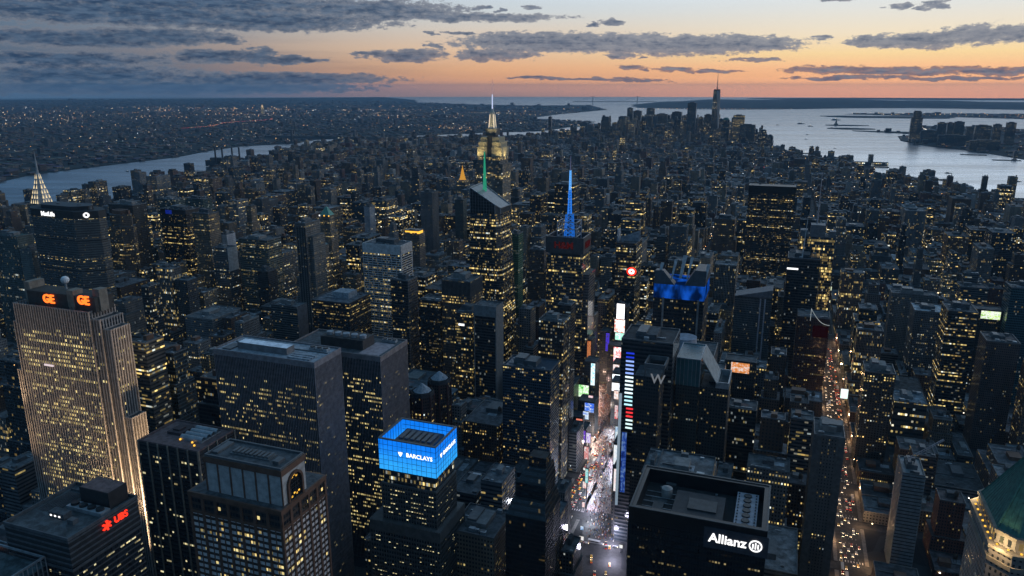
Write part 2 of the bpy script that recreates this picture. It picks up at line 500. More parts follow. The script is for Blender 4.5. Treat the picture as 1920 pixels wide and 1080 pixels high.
def water_material():
    m, t = mat('harbour_water')
    pos = t.n('ShaderNodeNewGeometry').outputs['Position']
    px, py, pz = t.sep(pos)
    streak = t.noise(t.xyz(t.m('MULTIPLY', t.m('ADD', px, t.m('MULTIPLY', py, .35)), .0005), t.m('MULTIPLY', t.m('SUBTRACT', py, t.m('MULTIPLY', px, .35)), .0034), 0), 1.0, 7.0, .66, '2D')
    chop = t.noise(pos, .02, 4.0, .6)
    ht = t.m('ADD', t.m('MULTIPLY', streak, 8.0), t.m('MULTIPLY', chop, .7))
    bp = t.n('ShaderNodeBump', Strength=.4, Distance=1.0, Height=ht)
    b = t.n('ShaderNodeBsdfPrincipled', Base_Color=(.012, .035, .06), Roughness=t.m('MULTIPLY_ADD', streak, .3, .2), Normal=bp.outputs[0])
    b.inputs['IOR'].default_value = 1.33
    gl = t.n('ShaderNodeBsdfAnisotropic', Color=(.93, .96, 1.0), Roughness=t.m('MULTIPLY_ADD', streak, .16, .16), Normal=bp.outputs[0])
    face = t.n('ShaderNodeLayerWeight', Blend=.5).outputs['Facing']
    fac = t.m('MULTIPLY', t.m('POWER', face, 3.6), t.m('MULTIPLY_ADD', t.ss(streak, .36, .64), .5, .46))
    fac = t.m('MULTIPLY', fac, t.m('SUBTRACT', 1.0, t.m('MULTIPLY', t.ss(face, .89, .98), .76)))
    mx = t.n('ShaderNodeMixShader', _0=fac, _1=b.outputs[0], _2=gl.outputs[0])
    t.n('ShaderNodeOutputMaterial', Surface=mx.outputs[0])
    return m


def land_material(name, c0, c1, scale):
    m, t = mat(name)
    pos = t.n('ShaderNodeNewGeometry').outputs['Position']
    n1 = t.noise(pos, scale, 6.0, .7)
    vc = t.n('ShaderNodeTexVoronoi', {'feature': 'F1'}, Vector=pos, Scale=scale * 6).outputs[1]
    f = t.m('MULTIPLY_ADD', t.sep(vc)[0], .5, t.m('MULTIPLY', t.ss(n1, .3, .7), .5))
    b = t.n('ShaderNodeBsdfPrincipled', Base_Color=t.mix(f, c0, c1), Roughness=.95)
    b.inputs['Specular IOR Level'].default_value = .1
    t.n('ShaderNodeOutputMaterial', Surface=b.outputs[0])
    return m


WATER = water_material()
CITYGROUND = land_material('city_ground', (.018, .02, .024), (.06, .062, .066), .004)
FARLAND = land_material('far_land', (.014, .02, .024), (.05, .06, .06), .0016)
ASPHALT = plain('asphalt', (.045, .045, .047), .8, 0, .3, .3)
SIDEWALK = plain('pavement_concrete', (.16, .155, .15), .85, 0, .3, .3)
PAINT = plain('road_paint', (.6, .6, .58), .7)

n = 160
ring = [(VIEW[0] + 36500 * math.cos(2 * math.pi * k / n), VIEW[1] + 36500 * math.sin(2 * math.pi * k / n)) for k in range(n)]
w = MB()
for k in range(n):
    a, b = ring[k], ring[(k + 1) % n]
    w.quad([(VIEW[0], VIEW[1], -3), (*a, -3), (*b, -3)])
structure(w.build('water', WATER))

LAND = {
    'manhattan': [(-2100, -900), (1250, -900), (1250, 0), (1200, 1500), (1150, 2500), (1000, 3200), (995, 3262), (966, 3379), (886, 3560), (826, 3693), (751, 3769), (648, 3840),
                  (529, 4088), (562, 4469), (523, 4681), (340, 4960), (173, 5244), (3, 5269), (-30, 6096), (-141, 7186), (-450, 7700), (-800, 7900), (-1300, 7400), (-1700, 6569),
                  (-2050, 6432), (-3000, 5700), (-3399, 5026), (-3281, 4540), (-3323, 4470), (-3111, 4061), (-3016, 3720), (-3097, 3573), (-2932, 3192), (-2711, 2929),
                  (-2613, 2490), (-2296, 2113), (-2164, 1766), (-2274, 1495), (-2150, 900)],
    'brooklyn': [(-3300, -2000), (-3380, 1500), (-3406, 2343), (-3538, 2613), (-3563, 2888), (-3584, 3312), (-3589, 3660), (-3757, 4196), (-3818, 4556), (-3634, 4933), (-3700, 5400),
                 (-3300, 6000), (-2700, 6900), (-2300, 7300), (-2250, 8224), (-2300, 9600), (-2775, 9816), (-3472, 10306), (-3556, 12199), (-3400, 14989), (-4700, 18700),
                 (-5900, 17765), (-7509, 18309), (-10500, 20500), (-12500, 24500), (-17500, 31000), (-33000, 9000), (-20000, -6000)],
    'jersey': [(1480, 5338), (1329, 5924), (1090, 6357), (973, 6942), (1020, 7600), (1250, 8000), (700, 8400), (690, 8500), (1260, 8420), (1420, 9100), (1500, 9900), (2490, 9400), (5000, 8600), (9000, 7000),
               (6000, 2000), (2600, 2400)],
    'bayonne': [(1240, 14300), (900, 13800), (1852, 13300), (3300, 12400), (9000, 11000), (16000, 15000), (9000, 19000), (4300, 15200), (2400, 14700)],
}


def inside(poly, X, Y):
    X = np.asarray(X, float); Y = np.asarray(Y, float)
    r = np.zeros(X.shape, bool); n = len(poly)
    for i in range(n):
        (x0, y0), (x1, y1) = poly[i], poly[(i + 1) % n]
        if y0 == y1:
            continue
        c = ((y0 > Y) != (y1 > Y)) & (X < (x1 - x0) * (Y - y0) / (y1 - y0) + x0)
        r ^= c
    return r


for nm, poly in LAND.items():
    mb = MB()
    area = sum(poly[i][0] * poly[(i + 1) % len(poly)][1] - poly[(i + 1) % len(poly)][0] * poly[i][1] for i in range(len(poly)))
    pts = poly if area > 0 else poly[::-1]
    mb.prism(pts, -4, 0, None, 0, 0)
    structure(mb.build('ground' if nm == 'manhattan' else 'far_land', CITYGROUND if nm == 'manhattan' else FARLAND))


def hill_sheet(name, x0, x1, y0, y1, nx, ny, hf, m):
    mb = MB(); P = {}
    for j in range(ny + 1):
        for i in range(nx + 1):
            x = x0 + (x1 - x0) * i / nx; y = y0 + (y1 - y0) * j / ny
            P[i, j] = (x, y, hf(x, y, i / nx, j / ny))
    for j in range(ny):
        for i in range(nx):
            mb.quad([P[i, j], P[i + 1, j], P[i + 1, j + 1], P[i, j + 1]])
    return structure(mb.build(name, m))


def staten(x, y, u, v):
    s0 = 17300 + 900 * math.sin(x * .0007) - 1000 * math.exp(-((x + 600) / 2200) ** 2)
    if x < -3000: s0 += (-3000 - x) * 2.2
    r = max(0.0, min(1.0, (y - s0) / 2600))
    e = max(0.0, min(1.0, (25500 - y) / 2500)) * max(0.0, min(1.0, (x + 3900) / 1600))
    hgt = 75 + 50 * math.exp(-((x - 800) / 2600) ** 2) + 16 * math.sin(x * .0021) * math.sin(y * .0017 + 1)
    return -6 + hgt * (r * r * (3 - 2 * r)) * e


hill_sheet('hills', -4200, 17000, 15600, 26500, 70, 36, staten, FARLAND)
hill_sheet('far_hills', -2000, 22000, 30500, 35500, 60, 6, lambda x, y, u, v: -6 + 46 * math.sin(math.pi * min(1, v * 1.2)) * min(1, max(0, (x + 2000) / 4000)), FARLAND)


def island(name, cx, cy, rx, ry, h=2.5, n=22, seed=1):
    rg = random.Random(seed); mb = MB()
    pts = []
    for k in range(n):
        a = 2 * math.pi * k / n; r = rg.uniform(.85, 1.1)
        pts.append((cx + rx * r * math.cos(a), cy + ry * r * math.sin(a)))
    mb.prism(pts, -4, h, None, 0, 0)
    return structure(mb.build(name, FARLAND))


island('island', 690, 9650, 230, 95, seed=2)
island('island', 700, 8870, 250, 130, seed=4)
island('island', 1420, 12600, 900, 420, 4, seed=5)
island('island', -2350, 8700, 330, 420, 4, seed=6)


# ---------------------------------------------------------------- the street grid
AVE = [-1800, -1580, -1360, -1160, -1025, -895, -765, -620, -343, -69, 205, 479, 753, 1027, 1250]
def street_y(s):
    return 225 + (50 - s) * 80.5
def broadway_x(y):
    return -13 - .231 * (y - 380)
road, walk, mark = MB(), MB(), MB()
for a in AVE:
    y1 = 3000 if abs(a) < 1400 else 1800
    road.quad([(a - 12, -850, .05), (a + 12, -850, .05), (a + 12, y1, .05), (a - 12, y1, .05)])
for s in range(14, 62):
    y = street_y(s)
    road.quad([(-2100, y - 6, .054), (1230, y - 6, .054), (1230, y + 6, .054), (-2100, y + 6, .054)])
seg = [(broadway_x(y), y) for y in range(-800, 900, 80)]
for (xa, ya), (xb, yb) in zip(seg[:-1], seg[1:]):
    hw = 20 if 330 < ya < 850 else 13
    hb = 20 if 330 < yb < 850 else 13
    road.quad([(xa - hw, ya, .058), (xa + hw, ya, .058), (xb + hb, yb, .058), (xb - hb, yb, .058)])
structure(road.build('road', ASPHALT))
for a in (205, -69, 479):
    for s in range(30, 58):
        y0, y1 = street_y(s) - 80.5 + 7.5, street_y(s) - 7.5
        for sgn in (-1, 1):
            walk.box(a + sgn * 13.6 - 1.7, a + sgn * 13.6 + 1.7, y0, y1, .0, .15)
        for ln in (-6.6, -3.3, 0, 3.3, 6.6):
            yy = y0 + 6
            while yy < y1 - 6:
                mark.quad([(a + ln - .1, yy, .066), (a + ln + .1, yy, .066), (a + ln + .1, yy + 3, .066), (a + ln - .1, yy + 3, .066)]); yy += 9
        for k in range(9):
            xx = a - 10.5 + k * 2.5
            mark.quad([(xx, y0 + 1, .066), (xx + .8, y0 + 1, .066), (xx + .8, y0 + 4.2, .066), (xx, y0 + 4.2, .066)])
structure(walk.build('pavement', SIDEWALK))
structure(mark.build('road_markings', PAINT))


def plaza_material():
    """paving of the sign-lit square: mottled slabs and painted blocks"""
    m, t = mat('square_paving')
    pos = t.n('ShaderNodeNewGeometry').outputs['Position']
    n1 = t.noise(pos, .09, 5.0, .7)
    vc = t.n('ShaderNodeTexVoronoi', {'feature': 'F1'}, Vector=pos, Scale=.5).outputs[1]
    c = t.mix(t.ss(n1, .35, .65), (.10, .075, .065), (.20, .17, .17))
    c = t.mix(t.m('MULTIPLY', t.sep(vc)[0], .5), c, (.28, .2, .17))
    b = t.n('ShaderNodeBsdfPrincipled', Base_Color=c, Roughness=.6)
    t.n('ShaderNodeOutputMaterial', Surface=b.outputs[0])
    return m


plz = MB()
for (xa, ya), (xb, yb) in zip(seg[:-1], seg[1:]):
    if 425 < ya < 830:
        plz.box(0, 0, 0, 0, 0, 0) if False else None
        plz.quad([(xa - 18, ya, .15), (xa + 18, ya, .15), (xb + 18, yb, .15), (xb - 18, yb, .15)])
structure(plz.build('pavement', plaza_material()))


# ================================================================ the lots of the street grid
# heroes: footprint x0,x1,y0,y1, height, lowest storey the view corridor keeps open
H = {'banded_roof_sign': (-330.0, -276.0, 72.0, 125.0, 165.0, 0),
     'pier_tower_pink_roof': (-317.0, -262.0, 169.0, 207.0, 179.0, 0),
     'arch_tower': (-192.0, -129.0, 88.0, 130.0, 229.0, 0),
     'fin_slab_front': (-303.0, -209.0, 240.0, 276.0, 229.0, 0),
     'fin_slab_rear': (-297.0, -202.0, 326.0, 375.0, 205.0, 22.0),
     'blue_crown': (-157.0, -109.0, 241.0, 279.0, 175.0, 0),
     'roof_sign_black': (50.0, 124.0, 162.0, 213.0, 204.0, 0),
     'limestone_slab': (-484.0, -376.0, 207.0, 236.0, 262.0, 85.0),
     'octagon_slab': (-1030.0, -890.0, 645.0, 690.0, 246.0, 92.0),
     'green_ledge': (-1147.1, -1083.3, 666.9, 696.9, 190.0, 3.0),
     'green_ledge_wing': (-1074.0, -1046.0, 661.0, 700.0, 170.0, 12.0),
     'dark_back': (-1160.1, -1097.9, 925.4, 960.4, 205.0, 101.0),
     'chamfer_brown': (-1122.4, -1062.3, 872.7, 907.7, 195.0, 88.0),
     'black_blue_top': (-1091.4, -1025.4, 988.2, 1028.2, 190.0, 94.0),
     'warm_grid': (-966.2, -927.7, 941.7, 971.7, 195.0, 90.0),
     'teal_lit_a': (-1207.6, -1157.8, 1099.9, 1129.9, 190.0, 165.0),
     'teal_lit_b': (-1268.5, -1207.0, 1238.8, 1268.8, 170.0, 134.0),
     'white_flank': (-855.0, -821.8, 863.2, 888.9, 150.0, 35.0),
     'small_white': (-936.5, -917.0, 975.2, 1000.2, 150.0, 117.0),
     'green_office': (-797.4, -735.5, 866.2, 905.7, 170.0, 102.0),
     'striped_slim': (-651.4, -631.4, 834.3, 877.8, 212.0, 0),
     'green_pyramid': (-796.8, -764.6, 1109.4, 1134.4, 175.0, 0),
     'green_pyramid_low': (-735.0, -700.0, 980.0, 1010.0, 140.0, 0),
     'black_low': (-524.9, -461.8, 687.3, 747.3, 130.0, 78.0),
     'white_curved': (-509.1, -441.5, 811.0, 848.8, 192.0, 0),
     'lattice_side': (-386.0, -358.9, 676.3, 703.5, 175.0, 71.0),
     'stripe_top': (-311.0, -268.7, 682.2, 723.6, 180.0, 133.0),
     'grey_frame': (-241.9, -212.3, 630.8, 655.8, 165.0, 38.0),
     'lit_sign_office': (-273.2, -249.2, 640.7, 670.7, 150.0, 45.0),
     'black_dots': (-344.0, -312.6, 678.9, 708.9, 150.0, 44.0),
     'pale_flank': (-610.0, -562.7, 702.9, 727.9, 110.0, 1.0),
     'little_dark': (-745.2, -722.7, 844.3, 869.3, 120.0, 61.0),
     'gold_top': (-593.4, -559.1, 1105.5, 1131.5, 150.0, 84.0),
     'grey_far_slab': (-736.3, -704.2, 1464.9, 1501.5, 180.0, 34.0),
     'white_slim': (-851.7, -835.4, 1387.0, 1412.6, 150.0, 81.0),
     'green_slim': (-691.4, -668.7, 1572.5, 1597.5, 150.0, 44.0),
     'faceted_glass': (-334.0, -276.0, 827.0, 885.0, 288.0, 2.0),
     'green_lit': (-321.2, -304.8, 975.4, 1000.4, 190.0, 76.0),
     'mast_tower': (-179.0, -129.0, 734.0, 775.0, 240.0, 125.0),
     'brown_slim': (-324.3, -295.2, 1090.1, 1115.1, 140.0, 46.0),
     'fin_top_glass': (-114.0, -84.0, 872.0, 920.0, 209.0, 56.0),
     'blue_lit_crown': (-12.0, 43.0, 600.0, 650.0, 226.0, 151.0),
     'lit_squares': (-121.0, -93.0, 522.0, 548.0, 190.0, 137.0),
     'ladder_tower': (-119.0, -103.0, 587.0, 607.0, 190.0, 39.0),
     'blue_hotel': (-142.0, -90.0, 468.0, 500.0, 155.0, 38.0),
     'screen_slab': (-13.0, 34.0, 435.0, 480.0, 209.0, 109.0),
     'w_hotel': (6.0, 28.0, 404.0, 431.0, 188.0, 161.0),
     'teal_front': (35.5, 57.0, 455.0, 500.0, 190.0, 122.0),
     'screen_yellow': (141.1, 189.8, 957.7, 997.7, 220.0, 152.0),
     'dark_prism': (127.0, 170.0, 905.0, 950.0, 197.0, 131.0),
     'lit_roof': (154.4, 196.8, 1035.5, 1065.5, 130.0, 107.0),
     'beam_tower': (145.0, 185.0, 808.0, 845.0, 140.0, 32.0),
     'black_office': (40.0, 134.0, 1472.0, 1512.0, 229.0, 32.0),
     'brown_stepped': (-29.0, 15.0, 1498.0, 1540.0, 150.0, 79.0),
     'slant_roof': (62.0, 111.4, 844.6, 874.6, 150.0, 71.0),
     'dotted_dark': (218.7, 250.4, 676.5, 711.5, 120.0, 41.0),
     'lit_lines': (263.8, 299.9, 752.4, 792.4, 60.0, 18.0),
     'yellow_strips': (328.1, 363.3, 866.1, 911.1, 150.0, 4.0),
     'grey_block': (290.8, 358.2, 1101.5, 1131.5, 110.0, 68.0),
     'white_roof': (311.6, 353.8, 1003.0, 1049.8, 110.0, 22.0),
     'teal_edge': (413.9, 452.6, 941.3, 976.3, 170.0, 96.0),
     'brown_grid': (356.1, 391.1, 777.4, 815.4, 140.0, 32.0),
     'street_slab': (157.0, 181.0, 416.0, 452.0, 150.0, 0),
     'louvre_tower': (236.4, 254.2, 472.6, 507.6, 100.0, 0),
     'copper_pyramid': (238.0, 285.0, 205.0, 268.0, 190.0, 0),
     'spire_landmark': (-612.0, -540.0, 1523.0, 1580.0, 381.0, 168.0),
     'gold_pyramid': (-1060.0, -1022.0, 2400.0, 2440.0, 150.0, 70.0),
     'sunburst': (-1198.0, -1150.0, 790.0, 835.0, 319.0, 206.0),
     'glass_corner': (-318.0, -296.0, 58.0, 70.0, 150.0, 0),
     'turret_a': (-222.0, -200.0, 410.0, 432.0, 140.0, 101.0),
     'turret_b': (-221.0, -198.0, 446.0, 470.0, 140.0, 91.0),
     'zigzag_black': (-62.0, -30.0, 262.0, 300.0, 162.0, 105.0),
     'corner_office': (-112.0, -74.0, 268.0, 310.0, 90.0, 0),
     'sign_tower': (-106.0, -88.0, 840.0, 862.0, 120.0, 0),
     'pier_house': (-165.0, -118.0, 640.0, 700.0, 60.0, 69.0),
     'square_0': (-24.4, 7.6, 360.0, 410.0, 0.0, 0),
     'square_1': (-36.4, -4.4, 412.0, 462.0, 0.0, 0),
     'square_2': (-48.4, -16.4, 464.0, 514.0, 0.0, 0),
     'square_3': (-60.4, -28.4, 516.0, 566.0, 0.0, 0),
     'square_4': (-72.4, -40.4, 568.0, 618.0, 0.0, 0),
     'square_5': (-84.4, -52.4, 620.0, 670.0, 0.0, 0),
     'square_6': (-96.5, -64.5, 672.0, 722.0, 0.0, 0),
     'square_7': (-108.5, -76.5, 724.0, 774.0, 0.0, 0),
     'square_8': (-120.5, -88.5, 776.0, 826.0, 0.0, 0),
     'avenue_0': (192.0, 217.0, 430.0, 476.0, 0.0, 0),
     'avenue_1': (192.0, 217.0, 478.0, 524.0, 0.0, 0),
     'avenue_2': (192.0, 217.0, 526.0, 572.0, 0.0, 0),
     'avenue_3': (192.0, 217.0, 574.0, 620.0, 0.0, 0),
     'avenue_4': (192.0, 217.0, 622.0, 668.0, 0.0, 0),
     'avenue_5': (192.0, 217.0, 670.0, 716.0, 0.0, 0),
     'avenue_6': (192.0, 217.0, 718.0, 764.0, 0.0, 0),
     'avenue_7': (192.0, 217.0, 766.0, 812.0, 0.0, 0),
     'avenue_8': (192.0, 217.0, 814.0, 860.0, 0.0, 0),
     'avenue_9': (192.0, 217.0, 862.0, 908.0, 0.0, 0),
     'avenue_10': (192.0, 217.0, 910.0, 956.0, 0.0, 0),
     'avenue_11': (192.0, 217.0, 958.0, 1004.0, 0.0, 0),
     'avenue_12': (192.0, 217.0, 1006.0, 1052.0, 0.0, 0),
     'avenue_13': (192.0, 217.0, 1054.0, 1100.0, 0.0, 0),
     'avenue_14': (192.0, 217.0, 1102.0, 1148.0, 0.0, 0),
     'avenue_15': (192.0, 217.0, 1150.0, 1196.0, 0.0, 0),
     'plaza_0': (-371.0, -330.0, 150.0, 181.0, 0.0, 0),
     'plaza_1': (-371.0, -330.0, 182.0, 213.0, 0.0, 0),
     'plaza_2': (-371.0, -330.0, 214.0, 245.0, 0.0, 0)}
STY = {
    'brown': dict(wall=(.085, .055, .042), bay=2.5, flo=3.3, ww=.44, wh=.5, roof=(.07, .075, .085), glass=0, word='brown brick'),
    'tan': dict(wall=(.18, .145, .11), bay=2.6, flo=3.4, ww=.42, wh=.52, roof=(.09, .09, .095), glass=0, word='tan stone'),
    'grey': dict(wall=(.105, .11, .115), bay=2.6, flo=3.4, ww=.5, wh=.5, roof=(.10, .11, .12), glass=0, word='grey concrete'),
    'pale': dict(wall=(.24, .24, .24), bay=2.8, flo=3.4, ww=.46, wh=.5, roof=(.16, .18, .2), glass=0, word='pale brick'),
    'red': dict(wall=(.10, .040, .032), bay=2.4, flo=3.2, ww=.42, wh=.5, roof=(.08, .07, .075), glass=0, word='red brick'),
    'glass': dict(wall=(.018, .022, .027), bay=1.7, flo=3.9, ww=.9, wh=.62, roof=(.07, .08, .09), glass=1, word='dark glass'),
    'strip': dict(wall=(.075, .08, .085), bay=3.2, flo=3.8, ww=1.0, wh=.46, roof=(.09, .10, .11), glass=1, word='ribbon windowed grey'),
    'pier': dict(wall=(.14, .135, .13), bay=1.9, flo=3.8, ww=.5, wh=.84, roof=(.085, .095, .105), glass=1, word='vertically striped stone'),
    'blue': dict(wall=(.022, .045, .06), bay=1.8, flo=3.9, ww=.86, wh=.7, roof=(.08, .10, .12), glass=1, word='blue green glass'),
}


def bearing(x, y):
    return math.atan2(x - VIEW[0], y - VIEW[1])


_cor = []
for nm, (hx0, hx1, hy0, hy1, hz, zb) in H.items():
    bs = [bearing(x, y) for x in (hx0, hx1) for y in (hy0, hy1)]
    _cor.append((min(bs), max(bs), math.hypot((hx0 + hx1) / 2 - VIEW[0], hy0 - VIEW[1]), zb))


def corridor(x0, x1, y0, y1, h):
    bs = [bearing(x, y) for x in (x0, x1) for y in (y0, y1)]
    b0, b1 = min(bs), max(bs)
    d = math.hypot((x0 + x1) / 2 - VIEW[0], (y0 + y1) / 2 - VIEW[1])
    for a0, a1, D, zb in _cor:
        if d < D - 5 and b1 > a0 + .002 and b0 < a1 - .002:
            h = min(h, VIEW[2] - (VIEW[2] - zb) * d / D)
    return h


def in_frame(x, y, m=.06):
    X, Y = x - VIEW[0], y - VIEW[1]
    c, s = math.cos(R(20)), math.sin(R(20))
    Z = -X * s + Y * c; U = X * c + Y * s
    return Z > 120 and abs(U) < Z * (.69 + m)


def clash(x0, x1, y0, y1):
    for hx0, hx1, hy0, hy1, hz, zb in H.values():
        if x1 > hx0 - 3 and x0 < hx1 + 3 and y1 > hy0 - 3 and y0 < hy1 + 3:
            return True
    ym = (y0 + y1) / 2
    if ym < 850:
        hw = 22 if 330 < ym < 850 else 15
        for y in (y0, ym, y1):
            bx = broadway_x(y)
            if x1 > bx - hw and x0 < bx + hw:
                return True
    return False


def mean_height(x, y, rg):
    core = -1150 < x < 205 and y < 1150
    if core:
        m = 64 if x > -900 else 56
        h = m * math.exp(rg.gauss(0, .55))
        if rg.random() < .24: h = rg.uniform(95, 170)
    elif x >= 205 and y < 1500:
        h = 16 * math.exp(rg.gauss(0, .32))
        if rg.random() < .17 and x < 760: h = rg.uniform(45, 125)
    elif x <= -1150 and y < 2000:
        h = 40 * math.exp(rg.gauss(0, .5))
        if rg.random() < .2: h = rg.uniform(80, 135)
    elif y < 1950:
        h = 46 * math.exp(rg.gauss(0, .5))
        if rg.random() < .17: h = rg.uniform(80, 145)
    elif y < 3100:
        h = (33 if -1300 < x < 100 else 22) * math.exp(rg.gauss(0, .5))
        if rg.random() < .08: h = rg.uniform(60, 115)
    elif y < 5400:
        h = 19 * math.exp(rg.gauss(0, .5))
        if rg.random() < .05: h = rg.uniform(40, 80)
    else:
        fd = math.exp(-(((x + 900) / 650) ** 2 + ((y - 6700) / 900) ** 2))
        h = (20 + 84 * fd) * math.exp(rg.gauss(0, .5))
    return max(9.0, min(h, 190))


def make_lots():
    rg = random.Random(20140)
    lots = []
    poly = LAND['manhattan']
    aves = [-3450, -3250, -3050, -2850, -2650, -2450, -2225, -2010] + AVE
    j = 0
    y = street_y(56)
    while y < 7800:
        y0, y1 = y + 8, y + 72.5
        for a, b in zip(aves[:-1], aves[1:]):
            x = a + 15; xe = b - 15
            while x < xe - 10:
                far = y > 1900
                wd = rg.uniform(17, 56) if not far else rg.uniform(18, 54)
                wd = min(wd, xe - x)
                if xe - x - wd < 12: wd = xe - x
                rows = 1 if (rg.random() < .32 or wd > 48) else 2
                for k in range(rows):
                    ya = y0 + (y1 - y0) * k / rows + (.6 if k else 0); yb = y0 + (y1 - y0) * (k + 1) / rows
                    xa, xb = x + .4, x + wd - .4
                    hgt = mean_height((xa + xb) / 2, (ya + yb) / 2, rg)
                    r = [rg.random() for _ in range(6)]
                    if not in_frame((xa + xb) / 2, (ya + yb) / 2):
                        continue
                    cx, cy = (xa + xb) / 2, (ya + yb) / 2
                    if not bool(inside(poly, [cx], [cy])[0]) or not bool(inside(poly, [cx + (60 if cx > 0 else -60)], [cy])[0]):
                        continue
                    if clash(xa, xb, ya, yb):
                        # try the part of the lot that is free
                        ok = False
                        for fa, fb in ((0, .55), (.45, 1), (0, .3), (.7, 1)):
                            u0, u1 = xa + (xb - xa) * fa, xa + (xb - xa) * fb
                            if u1 - u0 > 9 and not clash(u0, u1, ya, yb):
                                xa, xb, ok = u0, u1, True; break
                        if not ok:
                            continue
                    cap = corridor(xa, xb, ya, yb, hgt)
                    hgt = hgt if cap >= hgt else cap * (.82 + .18 * r[5])
                    if hgt < 7:
                        hgt = 7.0
                    # kind of wall
                    tall = hgt > 70
                    if tall:
                        sid = 'glass' if r[0] < .22 else 'strip' if r[0] < .36 else 'pier' if r[0] < .52 else 'blue' if r[0] < .6 else 'brown' if r[0] < .74 else 'tan' if r[0] < .87 else 'grey'
                    else:
                        sid = 'brown' if r[0] < .30 else 'tan' if r[0] < .48 else 'grey' if r[0] < .66 else 'red' if r[0] < .80 else 'pale' if r[0] < .88 else 'strip' if r[0] < .95 else 'glass'
                    lots.append((round(xa, 1), round(xb, 1), round(ya, 1), round(yb, 1), round(hgt, 1), sid, r[1], r[2], r[3], r[4]))
                x += wd
        y += 80.5; j += 1
    return lots


def tiers(l):
    """the stacked volumes of a lot: (x0,x1,y0,y1,z0,z1)"""
    x0, x1, y0, y1, h, sid, a, b, c, d = l
    w, dp = x1 - x0, y1 - y0
    out = []
    if h < 34 or min(w, dp) < 14:
        out.append((x0, x1, y0, y1, 0, h))
    elif a < .45:
        z1 = h * (.25 + .3 * b) if h > 60 else h * (.6 + .25 * b)
        k = .08 + .12 * c
        out.append((x0, x1, y0, y1, 0, z1))
        X0, X1, Y0, Y1 = x0 + w * k, x1 - w * k * .8, y0 + dp * k * .7, y1 - dp * k
        if h > 80 and d < .6:
            z2 = h * (.8 + .1 * d)
            out.append((X0, X1, Y0, Y1, z1, z2))
            k2 = .14
            out.append((X0 + (X1 - X0) * k2, X1 - (X1 - X0) * k2, Y0 + (Y1 - Y0) * k2, Y1 - (Y1 - Y0) * k2, z2, h))
        else:
            out.append((X0, X1, Y0, Y1, z1, h))
    elif a < .62 and h > 60:
        z1 = 16 + 14 * b
        out.append((x0, x1, y0, y1, 0, z1))
        k = .5 - (.28 + .14 * c)
        out.append((x0 + w * k * .6, x1 - w * k, y0 + dp * .08, y1 - dp * .2, z1, h))
    else:
        out.append((x0, x1, y0, y1, 0, h))
    return out


def lot_style(l):
    x0, x1, y0, y1, h, sid, a, b, c, d = l
    s = STY[sid]
    v = .55 + 1.0 * b
    far = math.hypot((x0 + x1) / 2 - VIEW[0], y0 - VIEW[1])
    lit = (.055 + .30 * d ** 3) * (1.25 if s['glass'] else 1.0)
    k = 1.0 if far < 1200 else min(1.7, far / 1200.0)
    rf = .6 + 1.1 * c
    return ST(tuple(x * v for x in s['wall']), s['bay'] * (.85 + .4 * c), s['flo'], s['ww'], s['wh'], lit * (1 if far < 2200 else .55), .62 + .3 * a, .95 * k, .25 if s['glass'] else .05,
              tuple(x * rf for x in s['roof']), seed=b * 91.7)


LOTS = make_lots()


# ================================================================ towers one can tell by their looks
def root_of(key, name, label, cat='skyscraper', group=None):
    x0, x1, y0, y1, z, _ = H[key]
    return thing(name, label, cat, ((x0 + x1) / 2, (y0 + y1) / 2, 0), group)


def walls(root, boxes, st, name='tower_shaft'):
    mb = MB()
    for b in boxes:
        mb.box(*b, st)
    return mb.build(name, [FACADE, ROOF], root)


def cooling_row(root, x0, x1, y, z, n, r=2.2, h=3.0, m=STEEL, alongy=False):
    for i in range(n):
        a = x0 + (x1 - x0) * (i + .5) / n
        cx, cy = (y, a) if alongy else (a, y)
        mb = MB(); mb.slabx(cx - r, cx + r, cy - r, cy + r, z, z + h); u = mb.build('cooling_unit', m, root)
        f = MB(); f.cyl(cx, cy, r * .85, z + h, r * .85, z + h + .8, 12); f.build('fan_ring', DARK, u)


